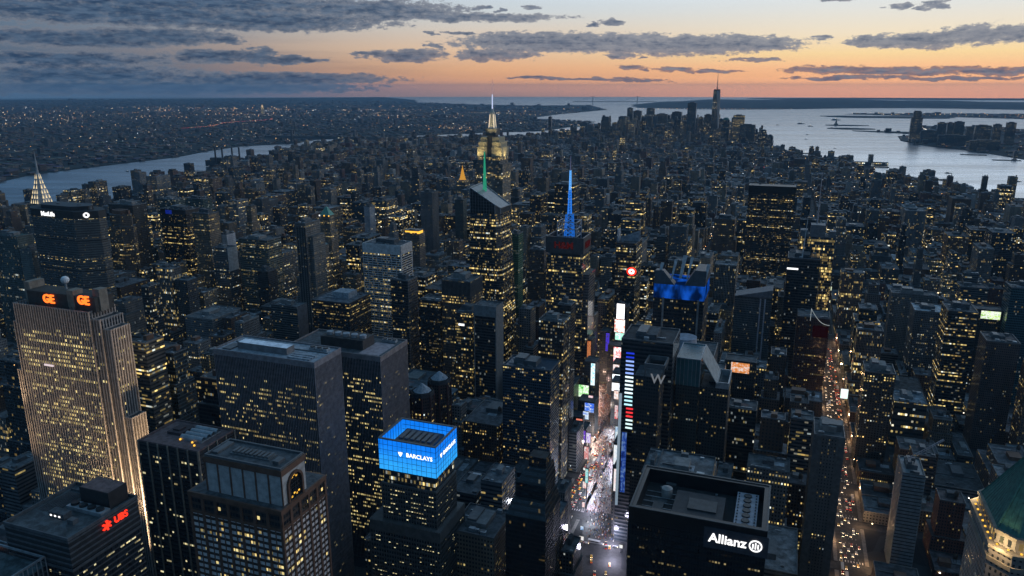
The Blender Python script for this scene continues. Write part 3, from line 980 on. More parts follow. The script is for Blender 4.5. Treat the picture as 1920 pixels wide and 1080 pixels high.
def clutter(root, x0, x1, y0, y1, z, seed, par=1.3, deck=None, pent=True, n=6, mpar=GREY):
    """what stands on a flat roof: parapet, plant room, cooling units, ducts"""
    rg = random.Random(seed)
    w, d = x1 - x0, y1 - y0
    mb = MB(); parapet(mb, x0, x1, y0, y1, z, par, .7); mb.build('parapet', mpar, root)
    if deck:
        mb = MB(); mb.quad([(x0 + .7, y0 + .7, z + .05), (x1 - .7, y0 + .7, z + .05), (x1 - .7, y1 - .7, z + .05), (x0 + .7, y1 - .7, z + .05)]); mb.build('roof_deck', deck, root)
    if pent:
        a, b = rg.uniform(.18, .3), rg.uniform(.55, .8)
        c, e = rg.uniform(.2, .35), rg.uniform(.6, .8)
        hh = rg.uniform(4, 7.5)
        mb = MB(); X0, X1, Y0, Y1 = x0 + w * a, x0 + w * b, y0 + d * c, y0 + d * e
        mb.slabx(X0, X1, Y0, Y1, z, z + hh)
        p = mb.build('plant_room', rg.choice([GREY, CONCRETE, ROOFM]), root)
        mb = MB(); mb.slabx(X0 + 1, X0 + (X1 - X0) * .5, Y0 + 1, Y1 - 1, z + hh, z + hh + rg.uniform(1, 2.5)); mb.build('hatch', GREY, p)
    for i in range(n):
        s = rg.uniform(1.3, 2.6)
        cx, cy = x0 + w * rg.uniform(.12, .88), y0 + d * rg.choice([rg.uniform(.07, .16), rg.uniform(.84, .92)])
        mb = MB(); mb.slabx(cx - s, cx + s, cy - s * .7, cy + s * .7, z, z + s * 1.2); mb.build('cooling_unit', rg.choice([STEEL, GREY, GREY]), root)
    if n > 2:
        for i in range(2):
            yy = y0 + d * rg.uniform(.15, .85); mb = MB(); a = x0 + w * rg.uniform(.05, .3)
            mb.slabx(a, a + w * rg.uniform(.3, .6), yy - .5, yy + .5, z + .3, z + 1.2); mb.build('duct', STEEL, root)
        mb = MB(); a, b = x0 + w * rg.uniform(.2, .8), y0 + d * rg.uniform(.2, .8); mb.cyl(a, b, .18, z, .08, z + rg.uniform(7, 13), 6); mb.build('antenna', GREY, root)


def tower(key, name, label, st, cat='skyscraper', seed=1, setback=None, deck=None, pent=True, units=7):
    x0, x1, y0, y1, z, _ = H[key]
    r = root_of(key, name, label, cat)
    bx = [(x0, x1, y0, y1, 0, z)]
    if setback:
        zz, k = setback
        bx = [(x0 - k, x1 + k, y0, y1 + k, 0, zz), (x0, x1, y0, y1, zz, z)]
    walls(r, bx, st)
    clutter(r, x0, x1, y0, y1, z, seed, deck=deck, pent=pent, n=units)
    return r


OFF = dict(bay=1.6, flo=3.9, ww=.92, wh=.55)

# --- limestone slab with the orange letters
def build_limestone_slab():
    r = root_of('limestone_slab', 'limestone_tower', 'floodlit limestone slab tower carrying glowing orange rooftop letters')
    bx = [(-478, -396, 209, 234, 0, 258), (-484, -478, 211, 232, 0, 241), (-396, -387, 210.5, 232.5, 0, 252), (-387, -379, 212.5, 230.5, 0, 244), (-379, -372, 214.5, 228.5, 0, 168),
          (-492, -484, 213, 230, 0, 196)]
    st = ST((.12, .105, .095), 2.7, 3.7, .62, .74, .0, .7, 1, .1, (.07, .075, .08))
    mb = MB()
    for i, b in enumerate(bx):
        mb.box(*b, st)
    mb.build('tower_shaft', [FACADE, ROOF], r)
    f = MB()
    for x0, x1, y0, y1, z0, z1 in bx:
        fins(f, 'N', x0, x1, 2.7, 0, z1 + 1.2, y0, 1.05, .6)
        fins(f, 'W', y0, y1, 2.7, 0, z1 + 1.2, x1, 1.05, .6)
        parapet(f, x0, x1, y0, y1, z1, 1.2, .5)
    f.build('stone_pier', plain('limestone_pale', (.36, .32, .30), .8), r)
    panes(r, 'N', -477.8, -396, 60, 244, 208.9, 2.7, 3.7, 1.35, 2.0, .36, 5, 60)
    panes(r, 'W', 213, 230, 60, 240, -378.9, 2.7, 3.7, 1.35, 2.0, .2, 6, 25)
    panes(r, 'N', -396, -387, 80, 246, 210.4, 2.7, 3.7, 1.35, 2.0, .16, 8, 15)
    mb = MB(); mb.slabx(-452, -442, 206.8, 207.6, 207.6, 209.0); mb.build('light_fixture', glow('pinkish_fixture', (1, .82, .86), .8), r)
    # penthouse with sign boards
    mb = MB(); mb.slabx(-466, -392, 213, 231, 258, 270); ph = mb.build('penthouse', plain('dark_stone', (.06, .055, .05), .8), r)
    mb = MB(); mb.slabx(-472, -466, 216, 230, 258, 276); mb.slabx(-421, -414, 212.6, 222, 258, 274); mb.slabx(-398, -391, 217, 225, 258, 276); mb.build('vent_stack', LIMESTONE, ph)
    mb = MB()
    for k in range(24):
        mb.slabx(-473 + k * 3.3, -472.7 + k * 3.3, 209.3, 209.6, 259, 261.5)
    mb.build('railing', DARK, r)
    text('GE', 10, G_ORANGE, r, 'sign_letters', (-441.5, 212.3, 264.6), 'N', .5, .2)
    text('GE', 10, G_ORANGE, r, 'sign_letters', (-403.5, 212.3, 267.0), 'N', .5, .25)
    mb = MB(); mb.cyl(-437, 226, .8, 270, .8, 276, 8); mb.build('dome_mast', STEEL, r)
    mb = MB(); n, mm = 14, 7
    for j in range(mm):
        a0, a1 = -math.pi / 2 + math.pi * j / mm, -math.pi / 2 + math.pi * (j + 1) / mm
        mb.cyl(-437, 226, 3.3 * math.cos(a0) + .01, 278 + 3.3 * math.sin(a0), 3.3 * math.cos(a1) + .01, 278 + 3.3 * math.sin(a1), n)
    mb.build('radar_dome', plain('dome_white', (.75, .77, .8), .5), r)
    # the floodlights that wash the stone
    for x, y, z, e, tgt in ((-338, 214, 60, 17000, (-379, 221, 130)), (-340, 230, 30, 11000, (-373, 221, 95)), (-352, 188, 60, 4200, (-383, 213, 140)), (-520, 170, 90, 4200, (-482, 211, 200)), (-510, 196, 150, 2200, (-484, 213, 220)),
                            (-440, 128, 150, 420, (-440, 209, 235)), (-395, 140, 120, 330, (-400, 209, 200)), (-470, 130, 60, 450, (-455, 209, 150)), (-425, 130, 30, 500, (-425, 209, 110))):
        l = bpy.data.lights.new('floodlight', 'SPOT'); l.energy = e * 75; l.color = (1, .70, .40); l.spot_size = R(80); l.spot_blend = 1; l.shadow_soft_size = 2
        o = bpy.data.objects.new('floodlight', l); COL.objects.link(o); o.location = (x, y, z)
        o.rotation_euler = (Vector(tgt) - Vector((x, y, z))).to_track_quat('-Z', 'Y').to_euler()
build_limestone_slab()


# --- banded office with the red sign
def build_banded():
    x0, x1, y0, y1, z, _ = H['banded_roof_sign']
    r = root_of('banded_roof_sign', 'banded_tower', 'dark banded office block with a red lit sign below its flat roof')
    walls(r, [(x0, x1, y0, y1, 0, z - 1)], ST((.02, .022, .025), 1.6, 3.85, .9, .55, .0, .7, 1, .3, (.075, .09, .10)))
    b = MB()
    bands(b, x0, x1, y0, y1, 0, z - 22, 3.85, .45, .35); bands(b, x0, x1, y0, y1, z - 22, z - 1, 3.85, 1.1, .45)
    b.build('spandrel_band', GREY, r)
    b = MB(); b.box(x0 - .1, x1 + .1, y0 - .1, y1 + .1, z - 20, z - 2); b.build('louvre_wall', plain('louvre_dark', (.03, .034, .038), .5), r)
    parapet_m = MB(); parapet(parapet_m, x0 - .5, x1 + .5, y0 - .5, y1 + .5, z - 1.0, 2.2, .8); parapet_m.build('parapet', GREY, r)
    panes(r, 'N', x0, x1, 60, z - 22, y0 - .08, 1.6, 3.85, 1.45, 1.7, .14, 11, 50, WIN_C)
    panes(r, 'W', y0, y1, 40, z - 22, x1 + .08, 1.6, 3.85, 1.45, 1.7, .13, 12, 50, WIN_C)
    mb = MB(); mb.slabx(-306, -281, 108, 123, z - 1, z + 11); p = mb.build('plant_room', plain('plant_room_black', (.03, .028, .03), .6), r)
    mb = MB(); mb.quad([(-305.5, 108.5, z + 11.05), (-281.5, 108.5, z + 11.05), (-281.5, 122.5, z + 11.05), (-305.5, 122.5, z + 11.05)]); mb.build('roof_deck', PINKROOF, p)
    mb = MB(); mb.slabx(-309, -279, 99, 106.5, z - 1, z + 1.6); fr = mb.build('cooling_frame', STEEL, r)
    for i in range(4):
        cx = -305 + i * 7.2
        mb = MB(); mb.cyl(cx, 102.7, 2.7, z + 1.6, 2.5, z + 3.0, 18); mb.cyl(cx, 102.7, 2.3, z + 3.02, 2.3, z + 3.05, 18); mb.build('fan_ring', DARK, fr)
    mb = MB(); mb.slabx(-311, -298, 88, 94, z - 1, z + 3.2); sh = mb.build('roof_shed', ROOFM, r)
    for i in range(3):
        mb = MB(); mb.slabx(-309.6 + i * 3.6, -308.2 + i * 3.6, 87.7, 87.95, z + .6, z + 1.6); mb.build('lamp', G_WHITE, sh)
    mb = MB(); mb.slabx(-293, -288, 86, 90, z - 1, z + 2.2); mb.build('roof_hatch', GREY, r)
    mb = MB()
    mb.slabx(-327, -312, 118, 118.4, z - 1, z + .6)
    for k in range(8): mb.slabx(-326 + k * 1.8, -325.7 + k * 1.8, 92, 116, z - .9, z - .2)
    mb.build('roof_pipes', GREY, r)
    text('UBS', 6.3, G_RED, r, 'sign_letters', (x1 + .55, 110.6, z - 6.2), 'W', .25, .16)
    k = MB()                                              # three crossed keys
    for a in (0, 60, 120):
        dy, dz = math.cos(R(a + 90)) * 3.1, math.sin(R(a + 90)) * 3.1
        k.bar((x1 + .8, 99.5 - dy, z - 6.2 - dz), (x1 + .8, 99.5 + dy, z - 6.2 + dz), .95)
        k.cyl(x1 + .8, 99.5 + dy, .01, z - 6.2 + dz - .8, 1.1, z - 6.2 + dz, 8)
        k.cyl(x1 + .8, 99.5 + dy, 1.1, z - 6.2 + dz, .01, z - 6.2 + dz + .8, 8)
    k.build('sign_emblem', G_RED, r)
build_banded()


# --- dark office with stone piers and pinkish roof
def build_pier_tower():
    x0, x1, y0, y1, z, _ = H['pier_tower_pink_roof']
    r = root_of('pier_tower_pink_roof', 'pier_tower', 'dark glass office tower with thin pale piers and a pinkish flat roof')
    walls(r, [(x0, x1, y0, y1, 0, z)], ST((.022, .022, .024), 1.55, 3.8, .86, .6, 0, .7, 1, .3, (.1, .08, .08)))
    b = MB(); bands(b, x0, x1, y0, y1, 2, z, 3.8, 1.2, .12); b.build('spandrel_band', plain('spandrel_grey', (.035, .036, .04), .4), r)
    f = MB(); fins(f, 'N', x0, x1, 9.2, 0, z + 1, y0, .95, .9); fins(f, 'W', y0, y1, 9.5, 0, z + 1, x1, .95, .9); f.build('stone_pier', LIMESTONE, r)
    mb = MB(); parapet(mb, x0, x1, y0, y1, z, 1.3, .7); mb.build('parapet', PINKROOF, r)
    mb = MB(); mb.quad([(x0 + .7, y0 + .7, z + .06), (x1 - .7, y0 + .7, z + .06), (x1 - .7, y1 - .7, z + .06), (x0 + .7, y1 - .7, z + .06)]); mb.build('roof_deck', PINKROOF, r)
    for i in range(4):
        cy = 184 + i * 5.2
        mb = MB(); n = 12
        for k in range(n):                                   # a half drum lying along the roof
            a0, a1 = math.pi * k / n, math.pi * (k + 1) / n
            mb.quad([(-290, cy - 2.2 * math.cos(a0), z + 1 + 2.6 * math.sin(a0)), (-290, cy - 2.2 * math.cos(a1), z + 1 + 2.6 * math.sin(a1)), (-270, cy - 2.2 * math.cos(a1), z + 1 + 2.6 * math.sin(a1)), (-270, cy - 2.2 * math.cos(a0), z + 1 + 2.6 * math.sin(a0))])
        mb.slabx(-290, -270, cy - 2.3, cy + 2.3, z, z + 1)
        mb.build('cooling_unit', STEEL, r)
    mb = MB(); mb.slabx(-306, -293, 186, 200, z, z + 2.2); mb.slabx(-303, -297, 189, 196, z + 2.2, z + 3.4); mb.build('plant_room', plain('plant_room_plum', (.06, .045, .05), .8), r)
    for i, (x, y) in enumerate(((-277, 180), (-272, 176.5), (-289, 181))):
        mb = MB(); mb.slabx(x - .5, x + .5, y - .5, y + .5, z + .1, z + 1.2); mb.build('lamp', G_GOLD, r)
    panes(r, 'N', x0, x1, 30, z - 8, y0 - .16, 1.55, 3.8, 1.35, 1.5, .09, 21, 70, WIN_C)
    panes(r, 'W', y0, y1, 30, z - 8, x1 + .16, 1.55, 3.8, 1.35, 1.5, .09, 22, 30, WIN_C)
build_pier_tower()


# --- brown granite tower with the great arch
def build_arch():
    x0, x1, y0, y1 = -192, -129, 88, 130
    z = 206
    r = root_of('arch_tower', 'arched_tower', 'brown granite tower with pale panelled top and one great arched window')
    walls(r, [(x0, x1, y0, y1, 0, z)], ST((.05, .035, .03), 2.2, 3.9, .86, .55, 0, .7, 1, .3, (.08, .09, .1)))
    b = MB(); bands(b, x0, x1, y0, y1, 1, z - 13, 3.9, 2.0, .14); b.build('pale_spandrel', plain('spandrel_pale', (.62, .57, .56), .7), r)
    f = MB()
    fins(f, 'N', x0, x1, 9.0, 0, z - 12, y0, 1.7, .7); fins(f, 'W', y0, y1, 8.4, 0, z - 12, x1, 1.7, .7); fins(f, 'N', x0, x1, 4.5, 0, z - 13, y0, .6, .4); fins(f, 'W', y0, y1, 4.2, 0, z - 13, x1, .6, .4)
    f.build('granite_pier', BROWN, r)
    c = MB(); c.box(x0 - .9, x1 + .9, y0 - .9, y1 + .9, z - 2.4, z + .4); c.box(x0 - .6, x1 + .6, y0 - .6, y1 + .6, z - 13, z - 11.4)
    c.build('granite_cornice', BROWN, r)
    for i in range(8):
        a = x0 + 9 * i; col = MB(); col.slabx(a - .95, a + .95, y0 - .6, y0 + .3, z - 11.4, z - 2.4); col.build('loggia_pier', BROWN, r)
    for i in range(6):
        a = y0 + 8.4 * i; col = MB(); col.slabx(x1 - .3, x1 + .6, a - .95, a + .95, z - 11.4, z - 2.4); col.build('loggia_pier', BROWN, r)
    mb = MB(); mb.quad([(x0 + .2, y0 + .2, z + .45), (x1 - .2, y0 + .2, z + .45), (x1 - .2, y1 - .2, z + .45), (x0 + .2, y1 - .2, z + .45)]); mb.build('roof_deck', ROOFM, r)
    # the pale box on top
    a0, a1, b0, b1, t = -182, -130, 92, 113.5, 228
    p = MB(); p.slabx(a0, a1, b0, b1, z + .4, t); ph = p.build('penthouse', PALE, r)
    p = MB(); fins(p, 'N', a0, a1, 8.7, z + .4, t - 2.5, b0, .9, .4); p.build('granite_pier', BROWN, ph)
    p = MB(); p.box(a0 - .7, a1 + .7, b0 - .7, b1 + .7, t - 3.2, t + .3); p.build('granite_cornice', BROWN, ph)
    p = MB(); parapet(p, a0, a1, b0, b1, t + .3, 1.2, 1.0); p.build('parapet', GREY, ph)
    p = MB(); p.quad([(a0 + 1, b0 + 1, t + .36), (a1 - 1, b0 + 1, t + .36), (a1 - 1, b1 - 1, t + .36), (a0 + 1, b1 - 1, t + .36)]); p.build('roof_deck', ROOFM, ph)
    p = MB(); p.slabx(-170, -143, 99, 107, t + .3, t + 1.0)
    for k in range(9): p.slabx(-169 + k * 2.9, -167.4 + k * 2.9, 100, 106, t + 1.0, t + 2.1)
    p.slabx(-180, -176, 96, 110, t + .3, t + 1.7); p.slabx(-139, -135, 97, 103, t + .3, t + 2.4)
    p.build('cooling_rack', GREY, ph)
    # the arch on the river side: frame, recess and lit glass
    cy, wz, hw = 103, z + 10, 6.4
    g = MB(); pts = [(cy - hw, z + .5), (cy + hw, z + .5)] + [(cy + hw * math.cos(math.pi * k / 16), wz + hw * math.sin(math.pi * k / 16)) for k in range(17)]
    g.quad([(a1 + .12, y, zz) for y, zz in pts]); aw = g.build('arched_window', GLASSM, r)
    g = MB(); N = 18
    ring = [(cy + hw, z - 1)] + [(cy + hw * math.cos(math.pi * k / N), wz + hw * math.sin(math.pi * k / N)) for k in range(N + 1)] + [(cy - hw, z - 1)]
    for u, v in zip(ring[:-1], ring[1:]):
        g.bar((a1 + .5, u[0], u[1]), (a1 + .5, v[0], v[1]), 1.5)
    g.build('arch_frame', BROWN, aw)
    g = MB()
    for k in range(-2, 3): g.bar((a1 + .3, cy + k * 2.1, z), (a1 + .3, cy + k * 2.1, wz + math.sqrt(max(.1, hw * hw - (k * 2.1) ** 2)) - .4), .25)
    for k in range(5): g.bar((a1 + .3, cy - 6, z + 2.5 + k * 2.4), (a1 + .3, cy + 6, z + 2.5 + k * 2.4), .22)
    g.build('mullion', DARK, aw)
    for k, (dy, dz) in enumerate(((0, 14.5), (-2, 13.7), (2, 13.2), (-.8, 3.6), (1.5, 2.4), (3.4, 3.2), (-3, 2.2))):
        g = MB(); g.slabx(a1 + .14, a1 + .3, cy + dy - .6, cy + dy + .6, z + dz - .4, z + dz + .5); g.build('lamp', G_GOLD, aw)
    panes(r, 'N', x0 + .4, x1, 20, z - 14, y0 - .18, 2.2, 3.9, 1.7, 1.75, .17, 31, 60)
    panes(r, 'W', y0 + .4, y1, 20, z - 14, x1 + .18, 2.2, 3.9, 1.7, 1.75, .08, 32, 30)
    panes(r, 'N', x0 + 1, x1 - 1, z - 11, z - 3, y0 - .12, 3.0, 7.5, 1.7, 2.2, .3, 33, 14)
    panes(r, 'W', y0 + 1, y1 - 1, z - 11, z - 3, x1 + .12, 2.8, 7.5, 1.6, 2.0, .25, 34, 10)
build_arch()


# --- the two finned slabs
def build_fin_slab(key, name, label, seed, deck, top):
    x0, x1, y0, y1, z, _ = H[key]
    r = root_of(key, name, label)
    walls(r, [(x0, x1, y0, y1, 0, z - 4)], ST((.02, .02, .022), 1.5, 3.8, .9, .55, 0, .7, 1, .3, (.1, .11, .13)))
    fm = plain('fin_stone_' + ('warm' if seed == 2 else 'cool'), (.20, .17, .165) if seed == 2 else (.20, .19, .205), .75)
    f = MB(); fins(f, 'N', x0, x1, 1.55, 0, z - 4, y0, .5, .55); fins(f, 'W', y0, y1, 1.55, 0, z - 4, x1, .62, .55); f.build('stone_fin', fm, r)
    f = MB(); bands(f, x0, x1, y0, y1, 0, z - 8, 3.8, 1.0, .1); f.build('spandrel_band', plain('spandrel_dark', (.045, .043, .045), .5), r)
    f = MB(); f.box(x0 - .6, x1 + .6, y0 - .6, y1 + .6, z - 4, z - .6); f.build('cornice', fm, r)
    f = MB(); parapet(f, x0 - .6, x1 + .6, y0 - .6, y1 + .6, z - .6, 1.3, .9); f.build('parapet', fm, r)
    f = MB(); f.quad([(x0, y0, z - .5), (x1, y0, z - .5), (x1, y1, z - .5), (x0, y1, z - .5)]); f.build('roof_deck', deck, r)
    panes(r, 'N', x0, x1, 20, z - 16, y0 - .14, 1.55, 3.8, 1.0, 1.55, .16 if seed == 1 else .2, 40 + seed, 75, run=.80)
    panes(r, 'W', y0, y1, 20, z - 16, x1 + .14, 1.55, 3.8, .9, 1.4, .03 if seed == 1 else .04, 50 + seed, 25, run=.6)
    top(r, z - .5)
def top_front(r, z):
    m = MB(); m.slabx(-287, -240, 249, 259, z, z + 5.5); p = m.build('plant_room', plain('plant_room_grey', (.17, .17, .18), .7), r)
    m = MB(); m.quad([(-286.6, 249.4, z + 5.56), (-240.4, 249.4, z + 5.56), (-240.4, 258.6, z + 5.56), (-286.6, 258.6, z + 5.56)]); m.build('roof_deck', plain('white_roof', (.85, .9, .98), .8), p)
    m = MB(); m.slabx(-236, -216, 244, 246, z, z + 1.2); m.slabx(-236, -216, 248, 250, z, z + 1.2); m.slabx(-236, -216, 252, 254, z, z + 1.2); m.build('skylight', PALEROOF, r)
    m = MB(); m.slabx(-300, -212, 262.5, 263.1, z, z + .8); m.slabx(-298, -290, 244, 258, z, z + 1.0); m.build('roof_pipes', GREY, r)
    cooling_row(r, -232, -214, 268, z, 3, 2.4, 2.2)
def top_rear(r, z):
    m = MB(); m.slabx(-270, -226, 338, 358, z, z + 9); p = m.build('plant_room', plain('plant_room_brown', (.05, .045, .045), .8), r)
    for k in range(5):
        m = MB(); m.cyl(-264 + k * 8.6, 345, 3.0, z + 9, 3.2, z + 12, 14); m.build('water_tank', PALEROOF, p)
    m = MB(); m.quad([(-226, 330, z + .06), (-206, 330, z + .06), (-206, 362, z + .06), (-226, 362, z + .06)]); m.build('roof_patch', plain('pale_pink_roof', (.34, .29, .31), .9), r)
    cooling_row(r, -222, -208, 367, z, 3, 2.2, 2.5)
build_fin_slab('fin_slab_front', 'finned_tower', 'broad finned grey slab with a white topped plant room on its roof', 1, PALEROOF, top_front)
build_fin_slab('fin_slab_rear', 'finned_tower', 'brownish finned slab with a row of round tanks on its roof', 2, ROOFM, top_rear)


# --- tower with the glowing blue crown
def build_blue_crown():
    x0, x1, y0, y1, z, _ = H['blue_crown']
    r = root_of('blue_crown', 'blue_crowned_tower', 'office tower topped by a glowing bright blue glass box with white lettering')
    zb = 150
    walls(r, [(x0 + 1, x1 - 1, y0 + 1, y1 - 1, 0, zb - 12)], ST((.035, .037, .04), 2.2, 3.9, .8, .55, 0, .7, 1, .25))
    walls(r, [(x0 + 2, x1 - 2, y0 + 2, y1 - 2, zb - 12, zb)], ST((.05, .05, .045), 1.5, 3.9, .95, .7, .55, .75, .9, .25), 'sky_lobby')
    walls(r, [(x0 - 9, x1 + 3, y0 - 3, y1 + 5, 0, 106)], ST((.04, .042, .045), 2.2, 3.9, .8, .55, 0, .7, 1, .2), 'podium')
    f = MB(); fins(f, 'N', x0 + 1, x1 - 1, 2.2, 106, zb - 12, y0 + 1, .55, .35); fins(f, 'W', y0 + 1, y1 - 1, 2.2, 106, zb - 12, x1 - 1, .55, .35)
    fins(f, 'N', x0 - 9, x1 + 3, 2.2, 0, 107, y0 - 3, .55, .35); fins(f, 'W', y0 - 3, y1 + 5, 2.2, 0, 107, x1 + 3, .55, .35)
    bands(f, x0 - 9, x1 + 3, y0 - 3, y1 + 5, 0, 104, 3.9, 1.3, .2); bands(f, x0 + 1, x1 - 1, y0 + 1, y1 - 1, 106, zb - 12, 3.9, 1.3, .2)
    f.box(x0 - 9.5, x1 + 3.5, y0 - 3.5, y1 + 5.5, 98, 106.4); f.box(x0 + .6, x1 - .6, y0 + .6, y1 - .6, zb - 13.5, zb - 12)
    f.build('wall_grid', plain('grid_grey', (.085, .09, .09), .6), r)
    m, t = mat('blue_glass_light')
    uvw = t.n('ShaderNodeNewGeometry').outputs['Position']
    vv = t.sep(uvw)[2]
    nz = t.noise(t.v('MULTIPLY', uvw, (.12, .12, .3)), 1.0, 3.0, .5)
    e = t.n('ShaderNodeEmission', Color=t.mix(t.ss(vv, 150, 174), (.03, .40, 1.0), (.004, .20, .92)), Strength=t.m('MULTIPLY_ADD', nz, .7, .7))
    t.n('ShaderNodeOutputMaterial', Surface=e.outputs[0]); m.cycles.emission_sampling = 'AUTO'
    w = 1.1
    g = MB()
    g.slabx(x0, x1, y0, y0 + w, zb, z); g.slabx(x0, x1, y1 - w, y1, zb, z); g.slabx(x0, x0 + w, y0 + w, y1 - w, zb, z); g.slabx(x1 - w, x1, y0 + w, y1 - w, zb, z)
    cr = g.build('blue_glass_crown', m, r)
    g = MB()
    for k in range(13):
        a = x0 + (x1 - x0) * k / 12
        g.slabx(a - .09, a + .09, y0 - .2, y0 - .02, zb, z); g.slabx(a - .09, a + .09, y1 - w - .2, y1 - w - .02, zb + 14, z)
    for k in range(10):
        a = y0 + (y1 - y0) * k / 9
        g.slabx(x1 + .02, x1 + .2, a - .09, a + .09, zb, z); g.slabx(x0 + w + .02, x0 + w + .2, a - .16, a + .16, zb + 14, z)
    for k in range(7):
        zz = zb + (z - zb) * k / 6
        g.slabx(x0, x1, y0 - .24, y0 - .06, zz - .09, zz + .09); g.slabx(x1 + .06, x1 + .24, y0, y1, zz - .09, zz + .09); g.slabx(x0, x1, y1 - w - .24, y1 - w - .06, zz - .14, zz + .14)
    g.build('mullion', plain('mullion_blue', (.02, .06, .16), .5), cr)
    g = MB(); parapet(g, x0 - .3, x1 + .3, y0 - .3, y1 + .3, z, .7, 1.8); g.build('crown_rim', GREY, cr)
    g = MB(); g.quad([(x0 + w, y0 + w, z - 12), (x1 - w, y0 + w, z - 12), (x1 - w, y1 - w, z - 12), (x0 + w, y1 - w, z - 12)]); g.build('roof_deck', ROOFM, r)
    g = MB(); g.slabx(x0 + 9, x1 - 7, y0 + 9, y1 - 8, z - 12, z - 3.5); pr = g.build('plant_room', DARK, r)
    g = MB()
    for k in range(6): g.slabx(x0 + 11 + k * 4.8, x0 + 14 + k * 4.8, y0 + 12, y1 - 11, z - 3.5, z - 2.6)
    g.build('vent', GREY, pr)
    text('BARCLAYS', 4.6, G_WHITE, cr, 'sign_letters', (-122.5, y0 - .5, 165.2), 'N', .12, .05).location = Vector((-122.5, y0 - .5, 165.2)) - r.location
    text('BARCLAYS', 4.6, G_WHITE, cr, 'sign_letters', (x1 + .5, 264, 165.2), 'W', .12, .05).location = Vector((x1 + .5, 264, 165.2)) - r.location
    sp = [(0, 1.9), (.9, 1.4), (2.0, 1.7), (1.7, .4), (1.1, -.9), (.4, -1.9), (0, -2.3)]
    full = sp + [(-a, b) for a, b in sp[::-1][1:-1]]
    g = MB(); g.quad([(-138.3 + a * .95, y0 - .45, 165.3 + b * .95) for a, b in full][::-1]); g.build('sign_emblem', G_WHITE, cr)
    g = MB(); g.quad([(x1 + .45, 249.4 + a * .95, 165.3 + b * .95) for a, b in full][::-1]); g.build('sign_emblem', G_WHITE, cr)
    panes(r, 'N', x0 + 1, x1 - 1, 108, zb - 14, y0 + .9, 2.2, 3.9, 1.5, 1.9, .30, 61, 45, WIN_C, .35)
    panes(r, 'N', x0 - 9, x1 + 3, 10, 97, y0 - 3.1, 2.2, 3.9, 1.5, 1.9, .26, 62, 45, WIN_C, .35)
    panes(r, 'W', y0 + 1, y1 - 1, 108, zb - 14, x1 - .9, 2.2, 3.9, 1.5, 1.9, .14, 63, 20, WIN_C, .3)
    panes(r, 'W', y0 - 3, y1 + 5, 30, 97, x1 + 3.1, 2.2, 3.9, 1.5, 1.9, .12, 64, 20, WIN_C, .3)
build_blue_crown()


